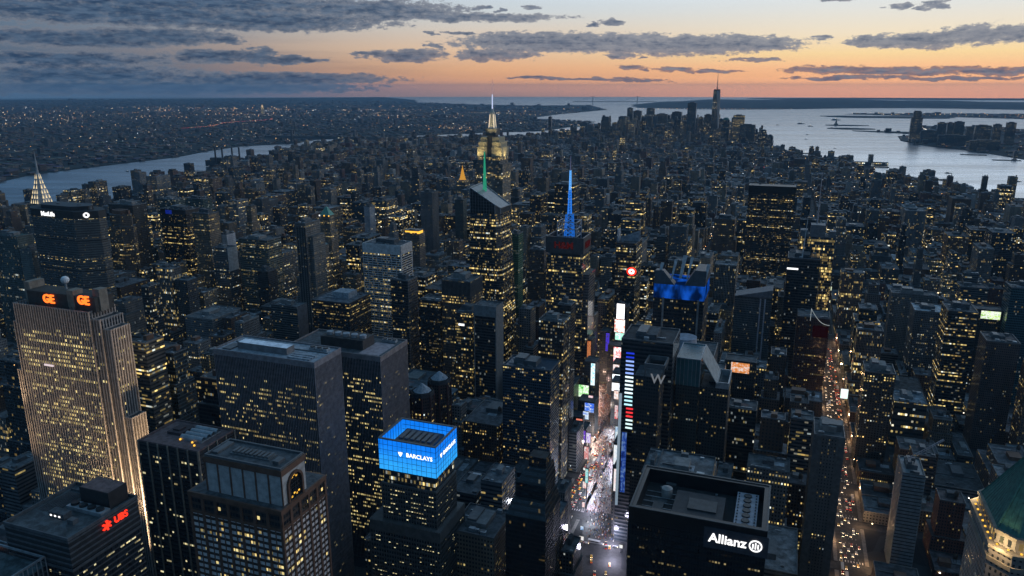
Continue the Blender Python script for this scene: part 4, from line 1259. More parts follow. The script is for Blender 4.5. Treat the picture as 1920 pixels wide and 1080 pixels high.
# --- black office with the white lit name board
def build_black_sign():
    x0, x1, y0, y1, z, _ = H['roof_sign_black']
    r = root_of('roof_sign_black', 'black_tower', 'squat black office tower with a white lit name board and sunken roof')
    walls(r, [(x0, x1, y0, y1, 0, z - 9)], ST((.012, .013, .015), 1.6, 3.8, .9, .6, .0, .7, 1, .35, (.02, .022, .025)))
    blk = plain('black_metal', (.014, .015, .017), .35)
    g = MB(); w = 3.2
    g.slabx(x0, x1, y0, y0 + w, z - 9, z); g.slabx(x0, x1, y1 - w, y1, z - 9, z); g.slabx(x0, x0 + w, y0 + w, y1 - w, z - 9, z); g.slabx(x1 - w, x1, y0 + w, y1 - w, z - 9, z)
    cr = g.build('roof_screen', blk, r)
    g = MB(); parapet(g, x0 - .2, x1 + .2, y0 - .2, y1 + .2, z, .5, 1.0); g.build('roof_rim', plain('rim_grey', (.06, .065, .07), .5), cr)
    f = MB(); fins(f, 'N', x0, x1, 1.6, 0, z - 9, y0, .25, .25); bands(f, x0, x1, y0, y1, 0, z - 9, 3.8, .9, .1); f.build('wall_grid', blk, r)
    g = MB(); g.quad([(x0 + w, y0 + w, z - 8.9), (x1 - w, y0 + w, z - 8.9), (x1 - w, y1 - w, z - 8.9), (x0 + w, y1 - w, z - 8.9)]); g.build('roof_deck', plain('roof_tar', (.025, .027, .03), .9), r)
    g = MB(); g.slabx(72, 100, 172, 198, z - 9, z - 4.5); pr = g.build('plant_room', plain('plant_dark', (.03, .034, .04), .7), r)
    for k in range(2):
        g = MB(); g.slabx(93.5 + k * 1.3, 94.3 + k * 1.3, 171.7, 171.95, z - 8, z - 6.5); g.build('lamp', G_WHITE, pr)
    g = MB(); g.slabx(64, 70, 205, 208, z - 9, z - 6); g.slabx(60, 66, 172, 186, z - 9, z - 7.5); g.slabx(80, 96, 178, 190, z - 4.5, z - 3.6); g.build('duct', plain('duct_grey', (.05, .055, .06), .6), r)
    g = MB(); g.slabx(106, 118, 166.5, 207, z - 9, z - 4); cf = g.build('cooling_frame', plain('cooling_pale', (.30, .31, .36), .7), r)
    for k in range(7):
        for dx, rr in ((112, 2.3),):
            cy = 170 + k * 5.5
            g = MB(); g.cyl(dx, cy, rr, z - 4, rr * .95, z - 3.2, 16); g.build('fan_ring', plain('fan_dark', (.03, .035, .04), .5) if k == 0 else bpy.data.materials['fan_dark'], cf)
    for k in range(12):
        for dx in (107.2, 116.8):
            g = MB(); g.slabx(dx - .4, dx + .4, 168 + k * 3.3, 169 + k * 3.3, z - 4, z - 3.2); g.build('bolt_box', GREY, cf)
    rgr = random.Random(9)
    for k in range(16):
        a, b, s = rgr.uniform(56, 103), rgr.choice((rgr.uniform(167, 171), rgr.uniform(199, 208))), rgr.uniform(.6, 1.8)
        g = MB(); g.slabx(a - s, a + s, b - s * .6, b + s * .6, z - 8.9, z - 8.9 + s * 1.3); g.build('roof_unit', rgr.choice([GREY, STEEL, DARK]), r)
    for k in range(5):
        g = MB(); yy = 174 + k * 6; g.slabx(54, 71.5, yy, yy + .35, z - 8.6, z - 8.2); g.build('roof_pipe', STEEL, r)
    for a, b, w_, d_ in ((58, 188, 9, 6), (76, 201, 12, 5), (60, 168, 8, 3)):
        g = MB(); g.quad([(a, b, z - 8.86), (a + w_, b, z - 8.86), (a + w_, b + d_, z - 8.86), (a, b + d_, z - 8.86)]); g.build('roof_patch', plain('roof_patch_grey', (.07, .075, .08), .9) if 'roof_patch_grey' not in bpy.data.materials else bpy.data.materials['roof_patch_grey'], r)
    g = MB(); g.cyl(66, 196, 3.2, z - 9, 3.2, z - 3.5, 16); g.cyl(66, 196, 3.3, z - 3.5, .4, z - 2.4, 16); g.build('water_tank', plain('tank_pale', (.34, .32, .31), .7), r)
    g = MB(); g.slabx(91.5, 125, y0 - .9, y0 - .3, z - 15.5, z - 3.2); bd = g.build('name_board', plain('board_slate', (.045, .05, .065), .6), r)
    k = text('Allianz', 7.4, G_WHITE, bd, 'sign_letters', (0, 0, 0), 'N', .12, .14); k.location = Vector((104.0, y0 - 1.05, z - 9.2)) - r.location
    g = MB(); N = 28
    for j in range(N):
        a, b = 2 * math.pi * j / N, 2 * math.pi * (j + 1) / N
        g.bar((118.6 + 3.1 * math.cos(a), y0 - 1.1, z - 9.2 + 3.1 * math.sin(a)), (118.6 + 3.1 * math.cos(b), y0 - 1.1, z - 9.2 + 3.1 * math.sin(b)), .62)
    for dx, h0, h1 in ((-1.35, -1.5, 1.0), (0, -1.7, 1.8), (1.35, -1.5, 1.0)):
        g.bar((118.6 + dx, y0 - 1.1, z - 9.2 + h0), (118.6 + dx, y0 - 1.1, z - 9.2 + h1), .72)
    g.build('sign_emblem', G_WHITE, bd)
    panes(r, 'N', x0, x1, 60, z - 20, y0 - .12, 1.6, 3.8, 1.3, 1.1, .10, 71, 90, glow('lit_window_dim', (1, .72, .3), .22, vary=.8), .5)
build_black_sign()


# --- the copper pyramid by the avenue
def build_copper():
    r = thing('pyramid_tower', 'pale masonry tower with a green copper pyramid roof and a floodlit cornice', 'skyscraper', (262, 236, 0))
    cx, cy, hx, hy, c = 262, 236, 23.5, 32, 9
    def octo(k, cc=None):
        a, b, q = hx * k, hy * k, c * k if cc is None else cc
        return [(cx - a + q, cy - b), (cx + a - q, cy - b), (cx + a, cy - b + q), (cx + a, cy + b - q), (cx + a - q, cy + b), (cx - a + q, cy + b), (cx - a, cy + b - q), (cx - a, cy - b + q)]
    st = ST((.26, .23, .215), 2.9, 3.9, .42, .5, .16, .8, .85, .1, (.12, .12, .12))
    mb = MB(); mb.prism(octo(1.0), 0, 190, st); mb.build('tower_shaft', [FACADE, ROOF], r)
    mb = MB(); mb.prism(octo(1.03), 182, 184.5); mb.prism(octo(1.04), 190, 192); mb.build('stone_cornice', LIMESTONE, r)
    mb = MB(); mb.prism(octo(.90), 192, 198, ST((.24, .22, .2), 4.2, 6, .5, .7, .5, 1, .9)); mb.build('attic', [FACADE, ROOF], r)
    mb = MB(); mb.prism(octo(.93), 198, 200); mb.build('upper_cornice', LIMESTONE, r)
    for k, (p0, p1) in enumerate(zip(octo(1.0), octo(1.0)[1:] + octo(1.0)[:1])):
        L = math.hypot(p1[0] - p0[0], p1[1] - p0[1]); n = max(2, int(L / 6))
        mb = MB()
        for j in range(n):
            u = (j + .5) / n
            x, y = p0[0] + (p1[0] - p0[0]) * u, p0[1] + (p1[1] - p0[1]) * u
            x, y = cx + (x - cx) * .955, cy + (y - cy) * .955
            mb.slabx(x - .45, x + .45, y - .45, y + .45, 192.02, 192.7)
        mb.build('cornice_lamp', G_GOLD, r)
    mb = MB(); a = octo(.86)
    mb.prism(a, 200, 240, None, 0, 0, False, octo(.12)); rf = mb.build('pyramid_roof', COPPER, r)
    mb = MB()
    for p0, p1 in zip(a, octo(.12)):
        mb.bar((*p0, 200), (*p1, 240), .9)
    for q in range(8):
        p0, p1 = a[q], a[(q + 1) % 8]; t0, t1 = octo(.12)[q], octo(.12)[(q + 1) % 8]
        n = max(2, int(math.hypot(p1[0] - p0[0], p1[1] - p0[1]) / 3))
        for j in range(1, n):
            u = j / n
            mb.bar((p0[0] + (p1[0] - p0[0]) * u, p0[1] + (p1[1] - p0[1]) * u, 200.1), (t0[0] + (t1[0] - t0[0]) * u, t0[1] + (t1[1] - t0[1]) * u, 240.1), .3)
    mb.build('standing_seam', COPPER, rf)
    mb = MB(); mb.prism(octo(.13), 240, 246, None, 0, 0, False, octo(.1)); mb.prism(octo(.1), 246, 256, None, 0, 0, False, octo(.005)); mb.build('lantern', TEALGLASS, r)
    for sx, sy in ((-1, -1), (1, -1), (-1, 1), (0, -1)):
        l = bpy.data.lights.new('cornice_flood', 'POINT'); l.energy = 12000; l.color = (1, .72, .36); l.shadow_soft_size = 1
        o = bpy.data.objects.new('cornice_flood', l); COL.objects.link(o); o.location = (cx + sx * hx * .97, cy + sy * hy * .97, 194.5)
build_copper()


# --- the landmark with the lit mooring mast
def build_spire():
    r = thing('spire_tower', 'stepped stone skyscraper with a floodlit cream crown and lit needle spire', 'skyscraper', (-576, 1550, 0))
    st = ST((.22, .20, .17), 2.6, 3.7, .5, .8, .26, .8, 1.2, .1, (.1, .1, .1))
    mb = MB()
    for b in ((-618, -534, 1518, 1582, 0, 85), (-612, -540, 1522, 1580, 85, 250), (-606, -546, 1524, 1578, 250, 268)):
        mb.box(*b, st)
    mb.build('tower_shaft', [FACADE, ROOF], r)
    lit, t = mat('floodlit_stone')
    pos = t.n('ShaderNodeNewGeometry').outputs['Position']
    x, y, zz = t.sep(pos)
    stripe = t.m('LESS_THAN', t.m('FRACT', t.m('DIVIDE', t.m('ADD', x, y), 2.9)), .36)
    b = t.n('ShaderNodeBsdfPrincipled', Base_Color=t.mix(stripe, (.5, .44, .30), (.14, .125, .09)), Roughness=.8)  # part of the floodlit look is put into this paler, yellower stone colour
    t.n('ShaderNodeOutputMaterial', Surface=b.outputs[0])
    mb = MB()
    mb.box(-608, -583, 1526, 1576, 268, 290); mb.box(-570, -544, 1526, 1576, 268, 290); mb.box(-605, -583.5, 1528, 1574, 290, 303); mb.box(-569.5, -547, 1528, 1574, 290, 303); 
    mb.box(-600, -584, 1530, 1572, 302, 314); mb.box(-569, -552, 1530, 1572, 302, 314)
    mb.build('stepped_crown', lit, r)
    mb = MB(); mb.box(-583, -570, 1532, 1572, 268, 318); mb.build('crown_core', plain('core_dark', (.07, .07, .07), .8), r)  # the unlit look of the middle is put into its darker stone colour
    mb = MB(); mb.box(-590, -563, 1536, 1566, 318, 334); mb.build('crown_block', plain('crown_dark', (.1, .1, .1), .8), r)
    mast = plain('mast_stone', (.55, .52, .46), .6)
    mb = MB(); mb.cyl(-576.5, 1550, 11, 334, 9.5, 338, 12); mb.cyl(-576.5, 1550, 8.5, 338, 5.6, 366, 12); mb.cyl(-576.5, 1550, 6.4, 366, 6.0, 372, 12); mb.cyl(-576.5, 1550, 5.5, 372, 2.2, 381, 12)
    mm = mb.build('mooring_mast', mast, r)
    mb = MB()
    for k in range(4):
        a = R(45 + 90 * k)
        mb.bar((-576.5 + 9.5 * math.cos(a), 1550 + 9.5 * math.sin(a), 336), (-576.5 + 6.0 * math.cos(a), 1550 + 6.0 * math.sin(a), 368), 2.0)
    mb.build('mast_wing', glow('mast_light', (1, .84, .6), .85, True), mm)
    mb = MB(); mb.cyl(-576.5, 1550, 1.7, 381, 1.2, 415, 8); sp = mb.build('spire', glow('spire_light', (.62, .72, 1), .95), r)
    mb = MB(); mb.cyl(-576.5, 1550, .9, 415, .45, 452, 6)
    for k in range(6): mb.bar((-578.6, 1550, 418 + k * 5), (-574.4, 1550, 418 + k * 5), .5)
    mb.build('antenna', glow('antenna_pink', (.55, .38, .42), .6), sp)
    for x, y, z, tx, ty, tz, e in ((-596, 1517.5, 266, -596, 1526, 286, .34), (-556, 1517.5, 266, -556, 1526, 286, .34), (-604, 1517.5, 266, -604, 1526, 286, .2), (-548, 1517.5, 266, -548, 1526, 286, .2), (-576, 1512, 262, -576, 1530, 300, .25), (-596, 1512, 285, -595, 1528, 300, .3), (-556, 1512, 285, -557, 1528, 300, .3), (-534, 1545, 262, -548, 1550, 285, 1.2), (-538, 1515, 262, -550, 1526, 290, 1.2),
                                   (-576, 1520, 322, -576, 1545, 348, .9), (-556, 1530, 322, -570, 1546, 350, .8), (-612, 1512, 262, -602, 1526, 282, 1.2)):
        l = bpy.data.lights.new('floodlight', 'SPOT'); l.energy = e * 34000; l.color = (1, .80, .38); l.spot_size = R(85); l.spot_blend = 1; l.shadow_soft_size = 2
        o = bpy.data.objects.new('floodlight', l); COL.objects.link(o); o.location = (x, y, z)
        o.rotation_euler = (Vector((tx, ty, tz)) - Vector((x, y, z))).to_track_quat('-Z', 'Y').to_euler()
build_spire()


# --- chrome sunburst spire
def build_sunburst():
    r = thing('sunburst_tower', 'tapering spire tower with rows of lit triangular windows, behind the dark octagonal slab', 'skyscraper', (-1197, 812, 0))
    st = ST((.16, .16, .16), 2.6, 3.6, .45, .55, .22, .6, 1, .1)
    mb = MB(); mb.box(-1221, -1173, 790, 835, 0, 180, st); mb.box(-1215, -1179, 795, 829, 180, 222, st); mb.build('tower_shaft', [FACADE, ROOF], r)
    mb = MB(); steps = [(13, 222), (11.6, 231), (9.8, 240), (7.9, 249), (6, 258), (4.3, 267), (2.8, 277)]
    for (ra, za), (rb, zb) in zip(steps[:-1], steps[1:]):
        mb.cyl(-1197, 812, ra * 1.25, za, rb * 1.3, zb, 8, ph=math.pi / 8)
    mb.cyl(-1197, 812, 2.3, 277, .25, 319, 8)
    cr = mb.build('steel_crown', STEEL, r)
    for (ra, za), (rb, zb) in zip(steps[:-1], steps[1:]):
        n = max(2, int(ra / 3.0))
        for side in ('N', 'W'):
            for k in range(n):
                u = ((k + .5) / n - .5) * 2 * ra * .85
                hw = ra * .46 / n; zt = zb - .6
                g = MB(); o = -(ra * 1.17 + .35)
                if side == 'N':
                    g.quad([(-1197 + u - hw, 812 + o, za + .6), (-1197 + u + hw, 812 + o, za + .6), (-1197 + u * .93, 812 - rb * 1.2 - .5, zt)])
                else:
                    g.quad([(-1197 - o, 812 + u - hw, za + .6), (-1197 - o, 812 + u + hw, za + .6), (-1197 + rb * 1.2 + .5, 812 + u * .93, zt)])
                g.build('triangle_window', bpy.data.materials.get('triangle_light') or glow('triangle_light', (1, .80, .48), 1.0), cr)
build_sunburst()


# --- the broad octagonal slab with the white letters
def build_octagon():
    r = root_of('octagon_slab', 'octagonal_slab', 'broad dark octagonal office slab with white letters along its top')
    st = ST((.075, .078, .08), 1.45, 3.75, .74, .5, .12, .75, .8, .15, (.05, .055, .06))
    P = [(-1012, 645), (-916, 640), (-889, 662), (-889, 676), (-916, 694), (-1012, 694), (-1034, 676), (-1034, 662)]
    mb = MB(); mb.prism(P, 0, 150, st); mb.prism(P, 154, 196, st); mb.prism(P, 200, 234, st); mb.build('tower_shaft', [FACADE, ROOF], r)
    s = lambda k: [(-961 + (x + 961) * k, 668 + (y - 668) * k) for x, y in P]
    mb = MB(); mb.prism(s(.97), 150, 154); mb.prism(s(.97), 196, 200); mb.build('louvre_floor', DARK, r)
    mb = MB(); mb.prism(s(1.004), 234, 246); mb.build('sign_band', plain('sign_band_dark', (.025, .028, .03), .6), r)
    b = MB(); z = 2
    while z < 232:
        b.prism(s(1.006), z, z + 1.1, None, 0, 0, True); z += 3.75
    b.build('spandrel_band', plain('precast', (.11, .115, .115), .8), r)
    mb = MB(); mb.prism(s(.7), 246, 252); mb.build('plant_room', DARK, r)
    for k in range(5):
        mb = MB(); mb.cyl(-1000 + k * 22, 668, 3, 246, 3, 251 + k % 2 * 2, 10); mb.build('cooling_unit', GREY, r)
    text('MetLife', 9.6, G_WHITE, r, 'sign_letters', (-972, 642.2, 239.2), 'N', .3, .25)
    g = MB(); N = 14
    ax, ay = -893.5, 657.5
    ux, uy = 27 / 34.8, 22 / 34.8
    for j in range(N):
        a, b = 2 * math.pi * j / N, 2 * math.pi * (j + 1) / N
        g.bar((-902 + 3.2 * math.cos(a) * ux + .6, 651.5 + 3.2 * math.cos(a) * uy - .7, 240 + 3.2 * math.sin(a)), (-902 + 3.2 * math.cos(b) * ux + .6, 651.5 + 3.2 * math.cos(b) * uy - .7, 240 + 3.2 * math.sin(b)), 2.0)
    g.build('sign_emblem', G_WHITE, r)
build_octagon()


# --- white curved-foot slab
def build_white_curved():
    x0, x1, y0, y1, z, _ = H['white_curved']
    r = root_of('white_curved', 'white_tower', 'white travertine slab with black ribbon windows and a swept base')
    prof = [(0, -26), (15, -17), (35, -9), (60, -3.5), (90, -.8), (120, 0), (z - 12, 0)]
    st = ST((.02, .02, .022), 1.5, 3.7, .92, .9, .26, .85, .75, .2, (.12, .13, .15))
    mb = MB()
    for (za, oa), (zb, ob) in zip(prof[:-1], prof[1:]):
        u = x1 - x0
        mb.quad([(x0, y0 + oa, za), (x1, y0 + oa, za), (x1, y0 + ob, zb), (x0, y0 + ob, zb)], [(0, za), (u, za), (u, zb), (0, zb)], st, 0)
        mb.quad([(x1, y0 + oa, za), (x1, y1, za), (x1, y1, zb), (x1, y0 + ob, zb)], [(100, za), (100 + y1 - y0, za), (100 + y1 - y0, zb), (100, zb)], st, 0)
        mb.quad([(x0, y1, za), (x0, y0 + oa, za), (x0, y0 + ob, zb), (x0, y1, zb)], None, st, 0)
        mb.quad([(x1, y1, za), (x0, y1, za), (x0, y1, zb), (x1, y1, zb)], None, st, 0)
    mb.build('tower_shaft', [FACADE, ROOF], r)
    w = MB(); zz = 0.0
    def off(q):
        for (za, oa), (zb, ob) in zip(prof[:-1], prof[1:]):
            if za <= q <= zb: return oa + (ob - oa) * (q - za) / (zb - za)
        return 0
    while zz < z - 14:
        w.box(x0 - .15, x1 + .3, y0 + off(zz + .8) - .45, y1, zz, zz + 1.55); zz += 3.7
    for k in range(9):
        a = x0 + (x1 - x0) * k / 8
        for (za, oa), (zb, ob) in zip(prof[:-1], prof[1:]):
            w.bar((a, y0 + oa - .4, za), (a, y0 + ob - .4, zb), .7)
    w.box(x0 - .5, x1 + .5, y0 - .7, y1 + .3, z - 14, z)
    w.box(x1 - .2, x1 + .55, y0 - .7, y0 + 2, 100, z); w.box(x1 - .2, x1 + .55, y1 - 2, y1 + .3, 100, z)
    w.build('travertine_frame', WHITE, r)
    clutter(r, x0, x1, y0, y1, z, 5, deck=ROOFM, mpar=WHITE)
build_white_curved()


# --- faceted glass tower and its green lit needle
def build_faceted():
    x0, x1, y0, y1, z, _ = H['faceted_glass']
    r = root_of('faceted_glass', 'faceted_tower', 'faceted glass tower full of yellow lit floors with a green needle')
    st = ST((.025, .032, .036), 1.55, 4.0, .92, .55, .38, .85, 1.0, .35, (.06, .07, .08))
    base = [(x0, y0), (x1 - 4, y0), (x1, y0 + 6), (x1, y1), (x0, y1)]
    top = [(x0 + 2, y0 + 6), (x1 - 16, y0 + 6), (x1 - 10, y0 + 14), (x1 - 8, y1 - 4), (x0 + 2, y1 - 4)]
    mb = MB(); mb.prism(base, 0, 60, st); mb.prism(base, 60, 248, st, 0, 1, False, top)
    mb.build('tower_shaft', [FACADE, ROOF], r)
    g = MB(); A = top
    zt = [286, 262, 256, 256, 288]
    for i in range(5):
        j = (i + 1) % 5
        g.quad([(*A[i], 248), (*A[j], 248), (*A[j], zt[j]), (*A[i], zt[i])]); g.quad([(*A[j], 248.1), (*A[i], 248.1), (*A[i], zt[i]), (*A[j], zt[j])])
    g.quad([(*A[i], zt[i] - .8) for i in (0, 1, 2)]); g.quad([(*A[i], zt[i] - .8) for i in (0, 2, 3)]); g.quad([(*A[i], zt[i] - .8) for i in (0, 3, 4)])
    cr = g.build('glass_crown', plain('crown_glass', (.14, .165, .175), .25, 0, .2, .1, .6), r)
    g = MB()
    for i in range(5): g.bar((*A[i], zt[i]), (*A[(i + 1) % 5], zt[(i + 1) % 5]), 1.0); g.bar((*A[i], 248), (*A[i], zt[i]), .8)
    for k in range(1, 9): g.bar((A[0][0] + (A[1][0] - A[0][0]) * k / 9, A[0][1] - .3, 248), (A[0][0] + (A[1][0] - A[0][0]) * k / 9, A[0][1] - .3, 286 - 24 * k / 9), .4)
    for k in range(1, 8): g.bar((A[0][0], A[0][1] - .3, 248 + 4.5 * k), (A[1][0] - max(0, (4.5 * k - 14)) * 1.3, A[0][1] - .3, 248 + 4.5 * k), .35)
    g.build('mullion', STEEL, cr)
    g = MB(); g.slabx(-322, -300, y0 + 9, y0 + 24, 248, 262); g.build('plant_room', PALEROOF, r)
    g = MB(); g.slabx(-322, -314, y0 + 8.6, y0 + 8.9, 262.6, 266); g.slabx(-322, -314, y0 + 8.9, y0 + 9.4, 262, 267); g.build('roof_lamp', G_WHITE, r)
    m = glow('needle_green', (.05, .62, .36), .45, True)
    g = MB(); xx, yy = -320.0, y0 + 36
    for k in range(9):
        za, zb = 270 + k * 7.4, 270 + (k + 1) * 7.4
        wa, wb = 2.3 * (1 - k / 10), 2.3 * (1 - (k + 1) / 10)
        for sx, sy in ((-1, -1), (1, -1), (1, 1), (-1, 1)):
            g.bar((xx + sx * wa, yy + sy * wa, za), (xx + sx * wb, yy + sy * wb, zb), .7)
            g.bar((xx + sx * wa, yy + sy * wa, za), (xx - sy * wb, yy + sx * wb, zb), .5)
    g.bar((xx, yy, 255), (xx, yy, 338), .7)
    g.build('needle', m, r)
build_faceted()


# --- tower with blue lattice mast and red lettered boards
def build_mast():
    x0, x1, y0, y1, z, _ = H['mast_tower']
    r = root_of('mast_tower', 'mast_tower', 'tower with a blue lit lattice mast and red letters on square roof boards')
    walls(r, [(x0, x1, y0, y1, 0, 214)], ST((.045, .048, .05), 1.9, 3.9, .8, .55, .40, .92, 1.0, .2))
    walls(r, [(x1, x1 + 8, y0 + 4, y1, 0, 190)], ST((.05, .055, .06), 1.9, 3.9, .6, .55, .1, .9, 1.0, .2), 'side_wing')
    g = MB(); g.slabx(x0 - 1, x1 + 1, y0 - 1, y0 + 1, 218, 240); g.slabx(x1 - 1, x1 + 1, y0 + 1, y1, 218, 240); g.slabx(x0 - 1, x0 + 1, y0 + 1, y1, 218, 240); g.slabx(x0 - 1, x1 + 1, y1 - 2, y1, 218, 240)
    g.slabx(x0 + 4, x1 - 4, y0 + 4, y1 - 4, 214, 232)
    g.build('sign_frame', plain('frame_slate', (.05, .055, .06), .5), r)
    dr = glow('dull_red_sign', (.35, .035, .03), .12)
    text('H&M', 12.5, dr, r, 'sign_letters', (-155, y0 - 1.4, 228.5), 'N', .2, .35)
    text('H&M', 12.5, dr, r, 'sign_letters', (x1 + 1.4, y0 + 20, 228.5), 'W', .2, .35)
    g = MB(); cx, cy = -153, y0 + 18
    for k in range(4):
        sx, sy = ((-1, -1), (1, -1), (1, 1), (-1, 1))[k]
        tx, ty = ((1, -1), (1, 1), (-1, 1), (-1, -1))[k]
        for hh in (240, 250, 259):
            g.bar((cx + sx * 13, cy + sy * 13, hh), (cx + tx * 13, cy + ty * 13, hh), .9)
        g.bar((cx + sx * 13, cy + sy * 13, 232), (cx + sx * 13, cy + sy * 13, 259), 1.2)
        g.bar((cx + sx * 13, cy + sy * 13, 240), (cx + tx * 13, cy + ty * 13, 259), .6)
    g.build('mast_cage', STEEL, r)
    def lattice(name, za, zb, wa, wb, m, n):
        g = MB()
        for k in range(n):
            z0, z1 = za + (zb - za) * k / n, za + (zb - za) * (k + 1) / n
            u, v = wa + (wb - wa) * k / n, wa + (wb - wa) * (k + 1) / n
            for (sx, sy), (tx, ty) in zip(((-1, -1), (1, -1), (1, 1), (-1, 1)), ((1, -1), (1, 1), (-1, 1), (-1, -1))):
                g.bar((cx + sx * u, cy + sy * u, z0), (cx + sx * v, cy + sy * v, z1), max(.5, u * .18))
                g.bar((cx + sx * u, cy + sy * u, z0), (cx + tx * v, cy + ty * v, z1), max(.35, u * .12))
                g.bar((cx + tx * u, cy + ty * u, z0), (cx + sx * v, cy + sy * v, z1), max(.35, u * .12))
        return g.build(name, m, r)
    lattice('lattice_mast', 236, 268, 5.6, 4.2, glow('mast_blue_low', (.02, .2, .85), .6, True), 6)
    lattice('lattice_mast', 268, 300, 2.3, 1.4, glow('mast_blue', (.03, .25, 1.0), .85, True), 9)
    lattice('lattice_mast', 300, 326, 1.2, .8, glow('mast_blue_high', (.12, .42, 1.0), 1.1, True), 8)
    g = MB(); g.cyl(cx, cy, .7, 326, .35, 345, 6); g.build('antenna', glow('antenna_dim', (.2, .22, .4), .4), r)
build_mast()


# --- dark tower with blue lit crown and tilted fins
def build_blue_lit():
    x0, x1, y0, y1, z, _ = H['blue_lit_crown']
    r = root_of('blue_lit_crown', 'blue_lit_tower', 'dark tower with a blue lit crown band and pale tilted fins on top')
    walls(r, [(x0, x1, y0, y1, 0, 206)], ST((.014, .015, .017), 1.6, 3.8, .85, .5, .10, .85, .7, .3, (.03, .03, .035)))
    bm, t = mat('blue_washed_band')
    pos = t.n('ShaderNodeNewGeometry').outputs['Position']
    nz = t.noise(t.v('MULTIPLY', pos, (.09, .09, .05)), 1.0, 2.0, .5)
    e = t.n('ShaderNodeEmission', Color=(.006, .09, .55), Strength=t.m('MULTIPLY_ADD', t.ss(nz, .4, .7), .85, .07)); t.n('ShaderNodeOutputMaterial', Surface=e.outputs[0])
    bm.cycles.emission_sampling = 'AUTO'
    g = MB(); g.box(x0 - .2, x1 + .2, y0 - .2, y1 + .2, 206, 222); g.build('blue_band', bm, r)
    g = MB()
    for a in (x0 + 11, x1 - 6): g.slabx(a - 1, a + 1, y0 - 1.2, y0 - .1, 0, 207)
    g.build('corner_pier', CONCRETE, r)
    g = MB()
    g.prism([(x0, y0 - .5), (x0 + 22, y0 - .5), (x0 + 22, y0 + 14), (x0, y0 + 14)], 222, 236, None, 0, 0, False, [(x0, y0 + 4), (x0 + 9, y0 + 4), (x0 + 9, y0 + 14), (x0, y0 + 14)])
    g.prism([(x1 - 22, y0 + 2), (x1, y0 + 2), (x1, y1), (x1 - 22, y1)], 222, 238, None, 0, 0, False, [(x1 - 12, y0 + 8), (x1, y0 + 8), (x1, y1 - 6), (x1 - 12, y1 - 6)])
    g.build('crown_block', plain('crown_slate', (.045, .05, .06), .5), r)
    for a, h0, h1, wd in ((x0 + 2, 222, 244, 1.6), (x0 + 17, 226, 249, 1.4), (x0 + 26, 228, 254, 2.6), (x0 + 34, 228, 252, 1.4), (x1 - 3, 222, 246, 1.6)):
        g = MB(); yy = y0 + 6
        g.quad([(a, yy, h0), (a + wd, yy, h0), (a + wd + 5, yy + 3, h1), (a + 3, yy + 3, h1)]); g.quad([(a, yy + .6, h0), (a + 3, yy + 3.6, h1), (a + wd + 5, yy + 3.6, h1), (a + wd, yy + .6, h0)])
        g.quad([(a, yy, h0), (a + 3, yy + 3, h1), (a + 3, yy + 3.6, h1), (a, yy + .6, h0)]); g.quad([(a + wd, yy, h0), (a + wd, yy + .6, h0), (a + wd + 5, yy + 3.6, h1), (a + wd + 5, yy + 3, h1)])
        g.build('crown_fin', plain('fin_white', (.5, .53, .56), .5) if 'fin_white' not in bpy.data.materials else bpy.data.materials['fin_white'], r)
build_blue_lit()


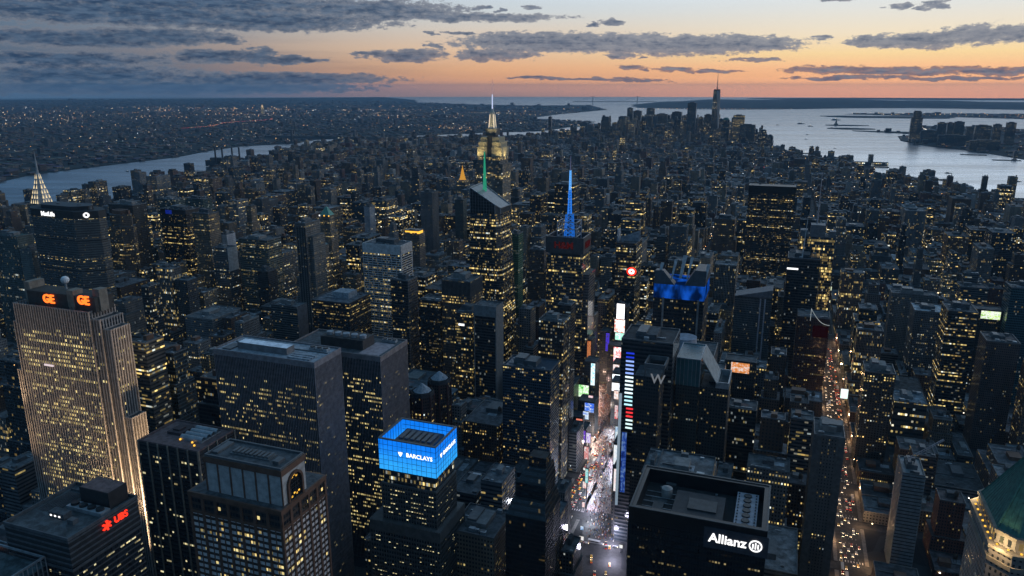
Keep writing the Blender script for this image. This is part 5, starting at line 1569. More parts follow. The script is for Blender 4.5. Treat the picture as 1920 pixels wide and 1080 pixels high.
# --- the screen-banded slab, with the drum roof beyond, the slim hotel with the letter, the teal glass front
def build_square_west():
    x0, x1, y0, y1, z, _ = H['screen_slab']
    r = root_of('screen_slab', 'screen_banded_tower', 'dark slab with glowing screen bands up one corner, facing the bright square')
    walls(r, [(x0, x1, y0, y1, 0, z)], ST((.03, .036, .042), 2.4, 3.9, 1.0, .5, .03, .7, .6, .3, (.03, .034, .04)))
    g = MB(); bands(g, x0, x1, y0, y1, 0, z, 3.9, 1.0, .15); g.build('spandrel_band', plain('spandrel_slate', (.05, .055, .062), .4), r)
    cols = [((.02, .05, .8), .9), ((.3, .45, 1), 1.2), ((.5, .9, 1), 1.3), ((.75, .95, 1), 1.5), ((.9, .04, .05), 1.2), ((.7, .95, .95), 1.3)]
    for k in range(22):
        zz = z - 4 - k * 3.9
        c = 0 if k < 4 else 1 if k < 8 else 3 if k < 13 else 2 if k < 16 else 4 if k < 19 else 5
        if k < 2: continue
        nm = 'screen_band_%d' % c
        m = bpy.data.materials.get(nm) or glow(nm, cols[c][0], cols[c][1], True)
        g = MB(); g.slabx(x0 + 5 + (0 if k < 16 else 2), x0 + 12.5 + (0 if k < 16 else 2.5), y0 - .5, y0 - .2, zz - 1.6, zz); g.build('screen_band', m, r)
    g = MB(); g.slabx(x0 + .2, x0 + 2.6, y0 - 1.4, y0 - .2, 40, 156); g.build('corner_light', glow('corner_light', (.5, .66, .82), .42, True), r)
    clutter(r, x0, x1, y0, y1, z, 9, n=3)
    # round drum on a low roof beyond
    r = thing('drum_hotel', 'dark hotel block carrying a pale round drum on its roof', 'hotel', (25, 560, 0))
    walls(r, [(2, 62, 540, 590, 0, 163)], ST((.035, .037, .04), 2.6, 3.2, .5, .5, .10, .8, .8, .2), 'hotel_block')
    g = MB(); g.cyl(29, 566, 12.5, 163, 12.5, 175, 28); g.build('roof_drum', plain('drum_pale', (.36, .38, .44), .7), r)
    g = MB(); parapet(g, 2, 62, 540, 590, 163, 1.4, .8); g.build('parapet', GREY, r)
    # slim hotel with the big letter
    x0, x1, y0, y1, z, _ = H['w_hotel']
    r = root_of('w_hotel', 'letter_hotel', 'slim dark hotel with one big pale letter near its open crown', 'hotel')
    walls(r, [(x0, x1, y0, y1, 0, z)], ST((.025, .027, .03), 2.2, 3.3, .7, .5, .06, .8, .7, .2))
    g = MB(); parapet(g, x0 + 8, x1 + 4, y0, y1 - 4, z + 8, 4, 1.2)
    for a in (x0 + 9, x1 + 3): g.slabx(a - .6, a + .6, y0, y0 + 1.2, z, z + 8); g.slabx(a - .6, a + .6, y1 - 6, y1 - 5, z, z + 8)
    g.build('open_crown', GREY, r)
    text('W', 12, glow('letter_pale', (.55, .6, .68), .28), r, 'sign_letter', (x1 - 1.5, y0 - .5, 196.5 - 10), 'N', .3, .12)
    # teal glass front with its sloping pale side
    x0, x1, y0, y1, z, _ = H['teal_front']
    r = root_of('teal_front', 'teal_fronted_hotel', 'hotel with a teal glass front and a sloping pale side beside it', 'hotel')
    walls(r, [(x0, x1, y0, y1, 0, z - 26)], ST((.03, .04, .042), 2.4, 3.3, .6, .5, .10, .8, .8, .2), 'hotel_block')
    g = MB(); g.slabx(x0, x1, y0, y1, z - 26, z); tb = g.build('teal_box', TEALGLASS, r)
    g = MB()
    for k in range(7): a = x0 + (x1 - x0) * k / 6; g.slabx(a - .15, a + .15, y0 - .25, y0 - .02, z - 26, z)
    parapet(g, x0 - .3, x1 + .3, y0 - .3, y1 + .3, z, .8, .8); g.slabx(x0 - .4, x0 + .3, y0 - .4, y0, z - 26, z); g.slabx(x1 - .3, x1 + .4, y0 - .4, y0, z - 26, z)
    g.build('frame', STEEL, tb)
    g = MB(); A = [(x1 + .5, y0 + 6, z + 1), (x1 + .5, y1, z + 1), (x1 + 16, y1, z - 24), (x1 + 16, y0 + 6, z - 24)]
    g.quad(A[::-1]); g.quad([(a, b, c - 1.2) for a, b, c in A]); g.quad([(x1 + .5, y0 + 6, z + 1), (x1 + .5, y0 + 6, z - .2), (x1 + 16, y0 + 6, z - 25.2), (x1 + 16, y0 + 6, z - 24)])
    g.build('sloping_side', plain('slope_pale', (.26, .29, .30), .6), r)
    walls(r, [(x1 + .5, x1 + 26, y0 + 8, y1, 0, z - 28)], ST((.035, .037, .04), 2.6, 3.2, .5, .5, .12, .8, .8, .2), 'hotel_wing')
    g = MB(); parapet(g, x1 + 14, x1 + 26, y0 + 8, y1, z - 28, 6, 1.0); g.build('roof_frame', STEEL, r)
build_square_west()


# --- louvred tower with a crane, street slab, zigzag tower, hexagonal turrets, glass corner
def build_right_small():
    x0, x1, y0, y1, z, _ = H['louvre_tower']
    r = root_of('louvre_tower', 'louvred_tower', 'slim pale tower wrapped in horizontal louvres under an idle crane', 'office tower')
    walls(r, [(x0, x1, y0, y1, 0, z)], ST((.03, .04, .045), 2.4, 3.4, 1, .5, .0, .7, .6, .2, (.05, .05, .055)))
    g = MB(); bands(g, x0, x1, y0, y1, 0, z, 3.4, 2.2, .4); g.build('louvre', plain('louvre_pale', (.15, .19, .215), .5), r)
    clutter(r, x0, x1, y0, y1, z, 13, n=2)
    c = thing('roof_crane', 'idle crane with a long slanting jib over the louvred tower', 'crane', ((x0 + x1) / 2, y0 + 14, z))
    g = MB(); X, Y = (x0 + x1) / 2, y0 + 14
    g.slabx(X - 1.6, X + 1.6, Y - 1.6, Y + 1.6, z + 7.5, z + 10.5); g.build('cab', GREY, c)
    g = MB()
    for sx, sy in ((-1, -1), (1, -1), (1, 1), (-1, 1)): g.bar((X + sx, Y + sy, z), (X + sx, Y + sy, z + 7.5), .35)
    g.build('mast', DARK, c)
    g = MB(); A, B = Vector((X - 6, Y - 6, z + 10)), Vector((X + 26, Y + 22, z + 22))
    side = (B - A).cross(Vector((0, 0, 1))).normalized() * .9
    for o in (side, -side): g.bar(A + o, B + o, .4)
    g.bar(A + Vector((0, 0, 1.7)), B + Vector((0, 0, .6)), .4)
    for k in range(14):
        a, b = A.lerp(B, k / 14), A.lerp(B, (k + 1) / 14)
        g.bar(a + side, b - side, .2); g.bar(a - side, b + Vector((0, 0, 1.5 - k * .07)), .2); g.bar(a + side, b + Vector((0, 0, 1.5 - k * .07)), .2)
    g.build('jib', plain('jib_pale', (.30, .27, .29), .5), c)

    x0, x1, y0, y1, z, _ = H['street_slab']
    r = root_of('street_slab', 'blank_slab_tower', 'tall blank grey slab tower beside the avenue full of headlights', 'apartment tower')
    walls(r, [(x0, x1, y0, y1, 0, z)], ST((.075, .08, .085), 2.4, 3.1, .32, .42, .09, .8, .7, .05, (.07, .08, .09)))
    g = MB(); g.slabx(x0 - .25, x0 + 6, y0 - .35, y0 + .1, 0, z); g.slabx(x1 - 6, x1 + .25, y0 - .35, y0 + .1, 0, z); g.build('blank_pier', plain('slab_concrete', (.085, .09, .095), .85), r)
    clutter(r, x0, x1, y0, y1, z, 14, n=4)
    g = MB(); g.slabx(x0 + 10, x1 - 2, y0 + 14, y0 + 24, z, z + 6); g.build('stair_house', GREY, r)

    x0, x1, y0, y1, z, _ = H['zigzag_black']
    r = root_of('zigzag_black', 'zigzag_tower', 'unlit dark tower with sloped stepped crown beside the bright square')
    st = ST((.012, .014, .016), 1.6, 3.8, .9, .6, .012, .8, .6, .35, (.016, .02, .022))
    g = MB(); g.box(x0, x1, y0, y1, 0, 118, st)
    g.prism([(x0, y0), (x1, y0), (x1, y1), (x0, y1)], 118, 128, st, 0, 1, False, [(x0 + 3, y0 + 8), (x1 - 3, y0 + 8), (x1 - 3, y1), (x0 + 3, y1)])
    g.box(x0 + 4, x1 - 4, y0 + 12, y1, 128, 140, st)
    g.prism([(x0 + 4, y0 + 12), (x1 - 4, y0 + 12), (x1 - 4, y1), (x0 + 4, y1)], 140, 150, st, 0, 1, False, [(x0 + 10, y0 + 20), (x1 - 6, y0 + 20), (x1 - 6, y1), (x0 + 10, y1)])
    g.box(x0 + 11, x1 - 7, y0 + 22, y1 - 4, 150, 158, st)
    g.build('tower_shaft', [FACADE, ROOF], r)

    for key, lab in (('turret_a', 'dark octagonal turret tower with a pale low cone roof and reddish piers'), ('turret_b', 'octagonal turret tower with pale cone roof standing behind its twin')):
        x0, x1, y0, y1, z, _ = H[key]
        cx, cy = (x0 + x1) / 2, (y0 + y1) / 2
        r = root_of(key, 'turret_tower', lab, 'apartment tower', 'twin octagonal turrets')
        g = MB(); g.cyl(cx, cy, 11.5, 0, 11.5, z - 4, 8, ST((.05, .03, .027), 2.2, 3.3, .5, .5, .16, .9, .8), ph=math.pi / 8, top=1); g.build('tower_shaft', [FACADE, ROOF], r)
        g = MB(); g.cyl(cx, cy, 12, z - 8, 12, z - 4, 8, ph=math.pi / 8); g.build('cornice', plain('turret_dark', (.04, .045, .05), .6) if key == 'turret_a' else bpy.data.materials['turret_dark'], r)
        g = MB(); g.cyl(cx, cy, 9.5, z - 4, 1.2, z + 3, 8, ph=math.pi / 8); g.build('cone_roof', PALEROOF, r)
        g = MB()
        for k in range(8):
            a = math.pi / 8 + math.pi / 4 * k
            g.bar((cx + 11.8 * math.cos(a), cy + 11.8 * math.sin(a), 0), (cx + 11.8 * math.cos(a), cy + 11.8 * math.sin(a), z - 8), 1.3)
        g.build('brick_pier', plain('pier_red', (.075, .03, .026), .8) if key == 'turret_a' else bpy.data.materials['pier_red'], r)

    x0, x1, y0, y1, z, _ = H['glass_corner']
    r = root_of('glass_corner', 'glass_corner_tower', 'pale framed glass tower top cut off by the lower picture corner', 'office tower')
    walls(r, [(x0 - 20, x1, y0 - 30, y1, 0, z - 6)], ST((.05, .07, .08), 3, 4, .86, .7, .02, .7, .5, .4, (.07, .10, .11)))
    g = MB(); fins(g, 'N', x0 - 20, x1, 3, 0, z, y0 - 30, .5, .4); fins(g, 'W', y0 - 30, y1, 3, 0, z, x1, .5, .4); parapet(g, x0 - 20, x1, y0 - 30, y1, z - 1, 1.4, .8); g.build('frame', STEEL, r)
build_right_small()


# --- more towers of the middle distance, one call each
tower('green_ledge', 'green_topped_tower', 'stepped pale green topped tower cut by the picture edge', ST((.10, .135, .13), 2.2, 3.6, .42, .75, .10, .5, .8, .1, (.06, .11, .10)), seed=21)
tower('green_ledge_wing', 'striped_wing_tower', 'pale vertically striped block beside the stepped green topped tower', ST((.17, .19, .18), 2.0, 3.6, .4, .8, .08, .5, .8), seed=22)
tower('dark_back', 'brown_slab', 'plain dark slab behind the brown tower with cut corners', ST((.04, .038, .036), 2.4, 3.6, .5, .5, .06), seed=23)
def chamfer():
    x0, x1, y0, y1, z, _ = H['chamfer_brown']; c = 14
    r = root_of('chamfer_brown', 'chamfered_tower', 'brown stone tower with cut corners and scattered yellow windows')
    P = lambda k, q: [(x0 + q, y0 + k), (x1 - q, y0 + k), (x1 - k, y0 + q), (x1 - k, y1 - q), (x1 - q, y1 - k), (x0 + q, y1 - k), (x0 + k, y1 - q), (x0 + k, y0 + q)]
    st = ST((.11, .085, .068), 2.4, 3.5, .45, .6, .22, .9, 1.0)
    g = MB(); g.prism(P(0, c), 0, z - 22, st); g.prism(P(3, c + 3), z - 22, z, st); g.build('tower_shaft', [FACADE, ROOF], r)
    g = MB(); g.prism(P(8, c + 6), z, z + 8); g.build('plant_room', BROWN, r)
chamfer()
r = tower('black_blue_top', 'black_tower', 'black tower with amber lit floors and a blue light on top', ST((.014, .014, .016), 1.9, 3.7, .8, .5, .34, .95, .8, .3), seed=24)
x0, x1, y0, y1, z, _ = H['black_blue_top']
g = MB(); g.slabx(x0 - .3, x1 + .3, y0 - .3, y1, z - 34, z - 40 + 12); g.slabx(x0 - .3, x1 + .3, y0 - .3, y1, z - 10, z + .4); g.build('dark_floor', DARK, r)
g = MB(); g.slabx(x0 + 14, x0 + 30, y0 - .8, y0 - .4, z - 9, z - 1); g.build('blue_lamp', glow('dim_blue_light', (.01, .03, .35), .5), r)
tower('warm_grid', 'lit_grid_tower', 'tan tower with a dense grid of lit windows and paler flank', ST((.17, .135, .10), 2.3, 3.5, .5, .5, .2, .85, .8), seed=25)
tower('teal_lit_a', 'teal_crowned_tower', 'teal glass block with lit top floors near the dark river', ST((.06, .10, .10), 2.6, 3.8, .8, .6, .2, .3, .9), seed=26)
tower('teal_lit_b', 'green_glass_tower', 'pale green glass tower standing above the teal block', ST((.06, .105, .095), 2.4, 3.8, .8, .6, .16, .3, .9), seed=27)
r = tower('white_flank', 'white_flanked_tower', 'grey tower with a blank bright white flank at its top', ST((.10, .115, .125), 2.3, 3.6, .5, .5, .20, .5, .9), seed=28)
x0, x1, y0, y1, z, _ = H['white_flank']
g = MB(); g.slabx(x1 - .2, x1 + .5, y0, y1, z - 42, z + 1); g.build('white_flank', WHITE, r)
tower('small_white', 'white_block', 'small blank white walled block behind the white flanked tower', ST((.45, .46, .5), 3, 3.6, .2, .3, .02), 'office tower', seed=29)
tower('green_office', 'green_office_tower', 'grey green office with even lit ribbon windows and a flat cap', ST((.10, .115, .10), 2.2, 3.7, .9, .42, .28, .6, .5, .2), seed=30)
def slim():
    x0, x1, y0, y1, z, _ = H['striped_slim']
    r = root_of('striped_slim', 'striped_slim_tower', 'tall slender tower with unbroken dark vertical stripes')
    walls(r, [(x0, x1, y0, y1, 0, z), (x1, x1 + 8, y0 + 8, y1, 0, z - 22), (x0 - 10, x0, y0 + 6, y1, 0, z - 95)], ST((.13, .13, .125), 2.6, 3.6, .35, .5, .10, .7, .9))
    f = MB()
    for k in range(4): a = x0 + 2.6 + k * 4.9; f.slabx(a, a + 2.2, y0 - .3, y0 + .1, 0, z - 6)
    f.build('dark_stripe', DARK, r)
    clutter(r, x0, x1, y0, y1, z, 31, n=2)
slim()
def gpyr(key, name, label, apex, tz):
    x0, x1, y0, y1, z, _ = H[key]; cx, cy = (x0 + x1) / 2, (y0 + y1) / 2; k = .36
    r = root_of(key, name, label)
    walls(r, [(x0, x1, y0, y1, 0, z - 34), (x0 + 4, x1 - 4, y0 + 3, y1 - 3, z - 34, z)], ST((.16, .135, .11), 2.3, 3.5, .45, .55, .2, .8, .95))
    g = MB(); g.prism([(x0 + 4, y0 + 3), (x1 - 4, y0 + 3), (x1 - 4, y1 - 3), (x0 + 4, y1 - 3)], z, apex, None, 0, 0, False, [(cx - 1, cy - 1), (cx + 1, cy - 1), (cx + 1, cy + 1), (cx - 1, cy + 1)])
    g.build('copper_roof', plain('bright_copper' + name, tz, .6), r)
    for i, xx in enumerate((x0 + 5, cx, x1 - 5)):
        g = MB(); g.slabx(xx - 1, xx + 1, y0 + 1.6, y0 + 2.6, z - 2, z + .6); g.build('lamp', G_GOLD if i else G_WHITE, r)
gpyr('green_pyramid', 'green_pyramid_tower', 'stone tower with a bright green pyramid cap, highest of the green caps', 192, (.13, .34, .27))
gpyr('green_pyramid_low', 'teal_capped_tower', 'lower stone tower with a small dull teal pyramid cap', 152, (.05, .12, .13))
r = tower('black_low', 'black_low_tower', 'broad black office with rows of dim amber windows and grey roof', ST((.016, .016, .017), 1.6, 3.8, .92, .42, .30, .95, .38, .3, (.12, .13, .15)), seed=32, pent=False)
x0, x1, y0, y1, z, _ = H['black_low']
g = MB(); g.slabx(x0 + 22, x1 - 14, y0 + 22, y0 + 46, z, z + 9); g.build('plant_room', PALEROOF, r)
r = tower('lattice_side', 'lattice_sided_tower', 'dark tower whose flank is a pale square lattice', ST((.035, .033, .032), 1.7, 3.8, .9, .5, .14, .9, .6, .3), seed=33)
x0, x1, y0, y1, z, _ = H['lattice_side']
f = MB(); fins(f, 'W', y0, y1, 3.4, 0, z, x1, .8, .6); bands(f, x1 - .1, x1, y0, y1, 0, z, 3.8, .8, .5); f.build('lattice', plain('lattice_stone', (.17, .155, .155), .8), r)
r = tower('stripe_top', 'stripe_topped_tower', 'square tower with pale vertical slats round its top floors', ST((.04, .038, .036), 1.9, 3.8, .75, .5, .3, .9, .6, .2), seed=34, units=8)
x0, x1, y0, y1, z, _ = H['stripe_top']
f = MB(); fins(f, 'N', x0, x1, 1.9, 0, z, y0, .4, .5); fins(f, 'W', y0, y1, 1.9, 0, z, x1, .4, .5); f.build('stone_fin', plain('slat_grey', (.15, .15, .155), .7), r)
f = MB(); f.box(x0 - .05, x1 + .05, y0 - .05, y1 + .05, z - 18, z - 1); f.build('louvre_wall', DARK, r)
r = tower('grey_frame', 'grey_framed_tower', 'dark blue glass tower inside a plain pale grey frame', ST((.028, .036, .044), 2.1, 3.8, .95, .7, .03, .6, .7, .4), seed=35, pent=False, units=1)
x0, x1, y0, y1, z, _ = H['grey_frame']
f = MB(); f.slabx(x0 - .4, x0 + .8, y0 - .8, y0, 0, z); f.slabx(x1 - .8, x1 + .5, y0 - .8, y1, 0, z + 1.3); f.slabx(x0 + .8, x1 - .8, y0 - .8, y0, z - 13, z + 1.3); f.build('grey_frame', plain('frame_grey', (.17, .19, .205), .6), r)
r = tower('lit_sign_office', 'lit_office', 'office with many yellow windows and one white lit sign', ST((.035, .035, .033), 2.0, 3.8, .75, .55, .5, .9, .75, .2), seed=36)
x0, x1, y0, y1, z, _ = H['lit_sign_office']
g = MB(); g.slabx(x0 + 5, x0 + 13, y0 - .7, y0 - .3, z - 17, z - 14.4); g.build('lit_sign', G_WHITE, r)
r = tower('black_dots', 'black_dotted_tower', 'black square tower speckled with tiny dim lights', ST((.013, .013, .014), 1.9, 3.5, .6, .5, .22, .85, .5, .3), seed=37, pent=False)
x0, x1, y0, y1, z, _ = H['pale_flank']
r = tower('pale_flank', 'pale_flanked_block', 'grey ribbon windowed block with a blank pale flank', ST((.085, .10, .10), 2.4, 3.6, 1.0, .45, .06, .5, .7, .2), 'office tower', seed=38)
g = MB(); g.slabx(x1 - .1, x1 + .4, y0, y1, 0, z); g.build('pale_flank', plain('flank_grey', (.22, .22, .24), .8), r)
tower('little_dark', 'little_dark_tower', 'small unlit dark block before the grey green office', ST((.03, .032, .035), 2.4, 3.6, .5, .5, .03), 'office tower', seed=39)
r = tower('gold_top', 'gold_topped_tower', 'tan tower with a gold lit strip across its top', ST((.13, .11, .095), 2.2, 3.5, .45, .55, .10, .8, .8), seed=40)
x0, x1, y0, y1, z, _ = H['gold_top']
g = MB(); g.slabx(x0 + 2, x1 - 3, y0 + 2, y1 - 3, z, z + 6); g.build('gold_lit_floor', G_GOLD, r)
g = MB(); g.slabx(x0 + 1, x1 - 2, y0 + 1, y1 - 2, z + 6, z + 7.5); g.build('roof_cap', DARK, r)
tower('grey_far_slab', 'grey_slab_tower', 'tall plain grey slab rising alone beyond the white travertine slab', ST((.115, .12, .13), 2.6, 3.4, .4, .45, .03), seed=41)
tower('white_slim', 'white_slim_tower', 'slim white tower with a bright edge, beyond the white travertine slab', ST((.32, .36, .42), 2.4, 3.2, .4, .5, .12, .4, .9), 'apartment tower', seed=42)
tower('green_slim', 'green_slim_tower', 'slim greenish slab close to the gold pyramid', ST((.06, .085, .085), 2.4, 3.4, .6, .5, .03), 'apartment tower', seed=43)
tower('green_lit', 'green_washed_tower', 'narrow tower washed in dull green light behind the faceted glass tower', ST((.03, .10, .055), 2.6, 3.8, .8, .3, .10, .2, .4), seed=44)  # the green light is put into the wall colour
tower('brown_slim', 'brown_slim_tower', 'slim brown stone tower between faceted glass tower and lattice mast', ST((.10, .072, .06), 2.2, 3.4, .4, .55, .12, .9, .9), seed=45, setback=(100, 3))
r = tower('fin_top_glass', 'fin_topped_tower', 'dark glass tower with a pale roof fin and red round sign low down', ST((.02, .026, .028), 1.8, 3.9, .95, .5, .30, .75, .6, .3), seed=46, pent=False)
x0, x1, y0, y1, z, _ = H['fin_top_glass']
g = MB(); g.prism([(x0 + 2, y0 + 20), (x1 + 1, y0 + 20), (x1 + 1, y0 + 22), (x0 + 2, y0 + 22)], z, z + 6, None, 0, 0); g.quad([(x0 + 4, y0 + 19.5, z + 6), (x1 + 2, y0 + 19.5, z + 6), (x1 + 2, y0 + 19.5, z + 17)]); g.quad([(x1 + 2, y0 + 20.5, z + 6), (x0 + 4, y0 + 20.5, z + 6), (x1 + 2, y0 + 20.5, z + 17)])
g.slabx(x0 - 1, x0 + 1.2, y0 + 8, y0 + 24, z, z + 18)
g.build('roof_fin', PALEROOF, r)
g = MB(); f = []
for rr, mt, yy in ((7.2, 'G_RED', .3), (4.6, 'G_WHITE', .5), (1.5, 'G_RED', .7)):
    g = MB(); g.quad([(-89.5 + rr * math.cos(2 * math.pi * k / 28), y0 - yy, 167 + rr * .9 * math.sin(2 * math.pi * k / 28)) for k in range(28)]); g.build('round_sign', globals()[mt], r)
r = tower('lit_squares', 'lit_square_tower', 'dark tower with a neat grid of square lit windows', ST((.02, .02, .022), 2.6, 3.9, .62, .5, .8, .6, .7, .2, (.05, .06, .065)), seed=47)
r = tower('ladder_tower', 'ladder_lit_tower', 'black tower with a ladder of pale lit bars down one edge', ST((.014, .016, .018), 1.8, 3.6, .8, .5, .02, .5, .5, .3), seed=48)
x0, x1, y0, y1, z, _ = H['ladder_tower']
g = MB()
for k in range(34): g.slabx(x1 - 6, x1 - .5, y0 - .5, y0 - .2, 56 + k * 3.8, 57.6 + k * 3.8)
g.build('ladder_light', glow('ladder_light', (.35, .5, .6), .30), r)
r = tower('blue_hotel', 'blue_glass_hotel', 'broad blue glass hotel with dotted warm rooms left of the bright square'.replace(' left of', ' beside'), ST((.025, .05, .075), 2.3, 3.1, .7, .5, .16, .9, .7, .35, (.08, .10, .12)), 'hotel', seed=49)
x0, x1, y0, y1, z, _ = H['blue_hotel']
f = MB(); bands(f, x0, x1, y0, y1, 0, z, 3.1, .7, .15); f.build('spandrel_band', plain('spandrel_blue', (.035, .065, .10), .4), r)
r = tower('screen_yellow', 'yellow_screened_tower', 'tower of bright yellow floors behind pale screens with a needle mast', ST((.10, .11, .115), 1.9, 4.1, .85, .72, .92, .97, 1.0, .2), seed=50, pent=False)
x0, x1, y0, y1, z, _ = H['screen_yellow']
g = MB(); g.slabx(x0 + 14, x1 - 15, y0 - 1, y0 + 20, z, z + 18); g.slabx(x0, x0 + 10, y0 + 3, y0 + 20, z, z + 9); g.slabx(x1 - 9, x1, y0 + 3, y0 + 20, z, z + 9); g.build('roof_screen', plain('screen_grey', (.13, .145, .16), .6), r)
f = MB(); fins(f, 'N', x0, x1, 16, 0, z + 4, y0, 1.1, .8); f.build('frame', GREY, r)
g = MB(); g.cyl((x0 + x1) / 2 - 2, y0 + 18, 1.0, z + 18, .35, 312, 6); g.build('needle_mast', plain('mast_pale', (.4, .36, .38), .5), r)
r = tower('dark_prism', 'prism_tower', 'dark glass prism with thin white roof edge and tall pale spike', ST((.02, .026, .03), 1.8, 4, .95, .6, .05, .6, .8, .35), seed=51)
x0, x1, y0, y1, z, _ = H['dark_prism']
g = MB(); g.slabx(x0 + 17, x1, y0 + 10, y1, z - 12, z + 1.5); g.build('upper_prism', plain('prism_glass', (.03, .045, .06), .2), r)
g = MB(); g.slabx(x0, x0 + 15, y0 - .7, y0 - .2, z - 16, z - 13.6); g.build('lit_edge', G_WHITE, r)
g = MB(); g.prism([(x0 + 18, y0 + 10), (x0 + 20, y0 + 10), (x0 + 20, y0 + 12), (x0 + 18, y0 + 12)], z, 258, None, 0, 0, False, [(x0 + 21.5, y0 + 11), (x0 + 21.9, y0 + 11), (x0 + 21.9, y0 + 11.4), (x0 + 21.5, y0 + 11.4)]); g.build('spike', plain('spike_pale', (.5, .52, .54), .5), r)
r = tower('lit_roof', 'lit_roof_block', 'dark block with white lit slats round its roof edge', ST((.015, .016, .018), 2, 3.9, .9, .5, .03, .6, .6, .3), 'office tower', seed=52, pent=False)
x0, x1, y0, y1, z, _ = H['lit_roof']
g = MB(); g.slabx(x0, x1, y0 - .8, y0 - .3, z - 7, z - 1); g.slabx(x0 + 10, x1, y0 - .8, y0 - .3, z - 26, z - 23.5); g.build('lit_slats', glow('slat_light', (.85, .92, .62), .75, True), r)
r = tower('beam_tower', 'beam_hotel', 'dark reddish hotel split by a curved white light beam at its top', ST((.04, .018, .016), 2.3, 3.2, .5, .5, .14, .95, .5, .2), 'hotel', seed=53, pent=False)
x0, x1, y0, y1, z, _ = H['beam_tower']
g = MB(); pv = None
for k in range(11):
    u = k / 10; p = (x0 + 16 + 24 * u, y0 - .6, z + 12 - 20 * u - 6 * math.sin(u * math.pi))
    if pv: g.bar(pv, p, .55)
    pv = p
g.bar((x0 + 16, y0 - .6, z - 4), (x0 + 16, y0 - .6, z + 13), .55)
g.build('light_beam', glow('beam_light', (.8, .9, .9), .4), r)
g = MB(); g.slabx(x0 + 20, x1 - 1, y0 - .35, y0 - .05, z - 26, z - 10); g.build('red_wall', glow('red_wash', (.16, .006, .008), .05), r)
r = tower('black_office', 'black_office_tower', 'huge flat topped black office full of tiny yellow windows under a black top band', ST((.018, .019, .021), 1.6, 3.7, .92, .42, .32, .8, .62, .3), seed=54, pent=False, units=1)
x0, x1, y0, y1, z, _ = H['black_office']
g = MB(); g.slabx(x0 - .4, x1 + .4, y0 - .4, y1 + .2, z - 14, z + 1); g.build('dark_band', plain('band_black', (.008, .009, .01), .5), r)
tower('brown_stepped', 'brown_stepped_tower', 'brown stepped stone tower with a dark recess, near the huge black office', ST((.12, .08, .06), 2.4, 3.5, .4, .55, .12, .95, .8), seed=55, setback=(105, 5))
r = tower('slant_roof', 'slant_roofed_tower', 'grey grid tower with a slanted roof and two white stripes', ST((.07, .078, .082), 1.9, 3.2, .55, .55, .05, .4, .6, .1), 'apartment tower', seed=56, pent=False)
x0, x1, y0, y1, z, _ = H['slant_roof']
g = MB(); g.prism([(x0, y0), (x1, y0), (x1, y1), (x0, y1)], z, z + 1, None, 0, 0, True); 
g.quad([(x0, y0, z + 1), (x1, y0, z + 1), (x1, y0, z + 13)]); g.quad([(x0, y0, z + 1), (x1, y0, z + 13), (x1, y1, z + 13), (x0, y1, z + 1)]); g.quad([(x1, y0, z + 1), (x1, y1, z + 1), (x1, y1, z + 13), (x1, y0, z + 13)]); g.quad([(x1, y1, z + 1), (x0, y1, z + 1), (x1, y1, z + 13)])
g.build('slanted_roof', plain('slant_grey', (.11, .12, .14), .6), r)
for a in (x1 - 15, x1 - 9):
    g = MB(); g.slabx(a - .9, a + .9, y0 - .5, y0 - .1, 30, z); g.build('white_stripe', plain('stripe_white', (.32, .32, .36), .6) if 'stripe_white' not in bpy.data.materials else bpy.data.materials['stripe_white'], r)
tower('dotted_dark', 'dotted_apartments', 'dark apartment tower with scattered single lit rooms beside the avenue', ST((.03, .036, .038), 2.9, 3.0, .45, .5, .24, .75, .9, .1), 'apartment tower', seed=57)
tower('lit_lines', 'lit_line_block', 'low block with five bright continuous rows of windows', ST((.04, .04, .04), 2.6, 8.0, .9, .34, .95, .7, .95, .1, (.2, .24, .28)), 'office tower', seed=58)
tower('yellow_strips', 'yellow_strip_tower', 'glass office with broken yellow ribbons of light floor by floor', ST((.022, .03, .034), 2.2, 4.0, 1.0, .42, .42, .75, .7, .3), seed=59)
tower('grey_block', 'grey_grid_block', 'wide pale grey apartment slab with a fine window grid', ST((.13, .145, .15), 2.2, 3.0, .5, .5, .05, .6, .8), 'apartment tower', seed=60)
tower('white_roof', 'pale_roofed_tower', 'grey tower with a bright pale roof beside the yellow ribboned office', ST((.10, .11, .12), 2.3, 3.3, .5, .5, .10, .5, .8, .1, (.4, .45, .5)), 'apartment tower', seed=61)
tower('teal_edge', 'teal_glass_tower', 'teal glass tower cut by the picture edge on the river side', ST((.022, .085, .105), 2.0, 3.4, .75, .6, .03, .4, .7, .35), seed=62)
tower('brown_grid', 'brown_grid_tower', 'brown brick apartment slab with a tight grid of dark windows', ST((.085, .06, .055), 2.0, 2.9, .5, .5, .03, .8, .8, .05, (.10, .08, .08)), 'apartment tower', seed=63)
r = tower('corner_office', 'curved_corner_office', 'lower cream grid block beside the blue crowned tower with lit floors', ST((.16, .14, .115), 2.6, 3.7, .55, .5, .12, .9, .6, .1), 'office tower', seed=64)
def gold():
    x0, x1, y0, y1, z, _ = H['gold_pyramid']; cx, cy = (x0 + x1) / 2, (y0 + y1) / 2
    r = root_of('gold_pyramid', 'gold_pyramid_tower', 'stone tower with a gilded lit pyramid roof, beside the needle spire')
    walls(r, [(x0 - 8, x1 + 8, y0, y1, 0, 70), (x0, x1, y0, y1, 70, 94)], ST((.14, .125, .11), 2.6, 3.6, .45, .5, .12, .9, 1.4))
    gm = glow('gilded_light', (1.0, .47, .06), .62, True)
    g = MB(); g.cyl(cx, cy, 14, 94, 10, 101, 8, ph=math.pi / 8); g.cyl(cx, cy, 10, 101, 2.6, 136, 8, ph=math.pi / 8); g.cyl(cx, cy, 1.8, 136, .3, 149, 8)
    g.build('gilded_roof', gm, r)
gold()
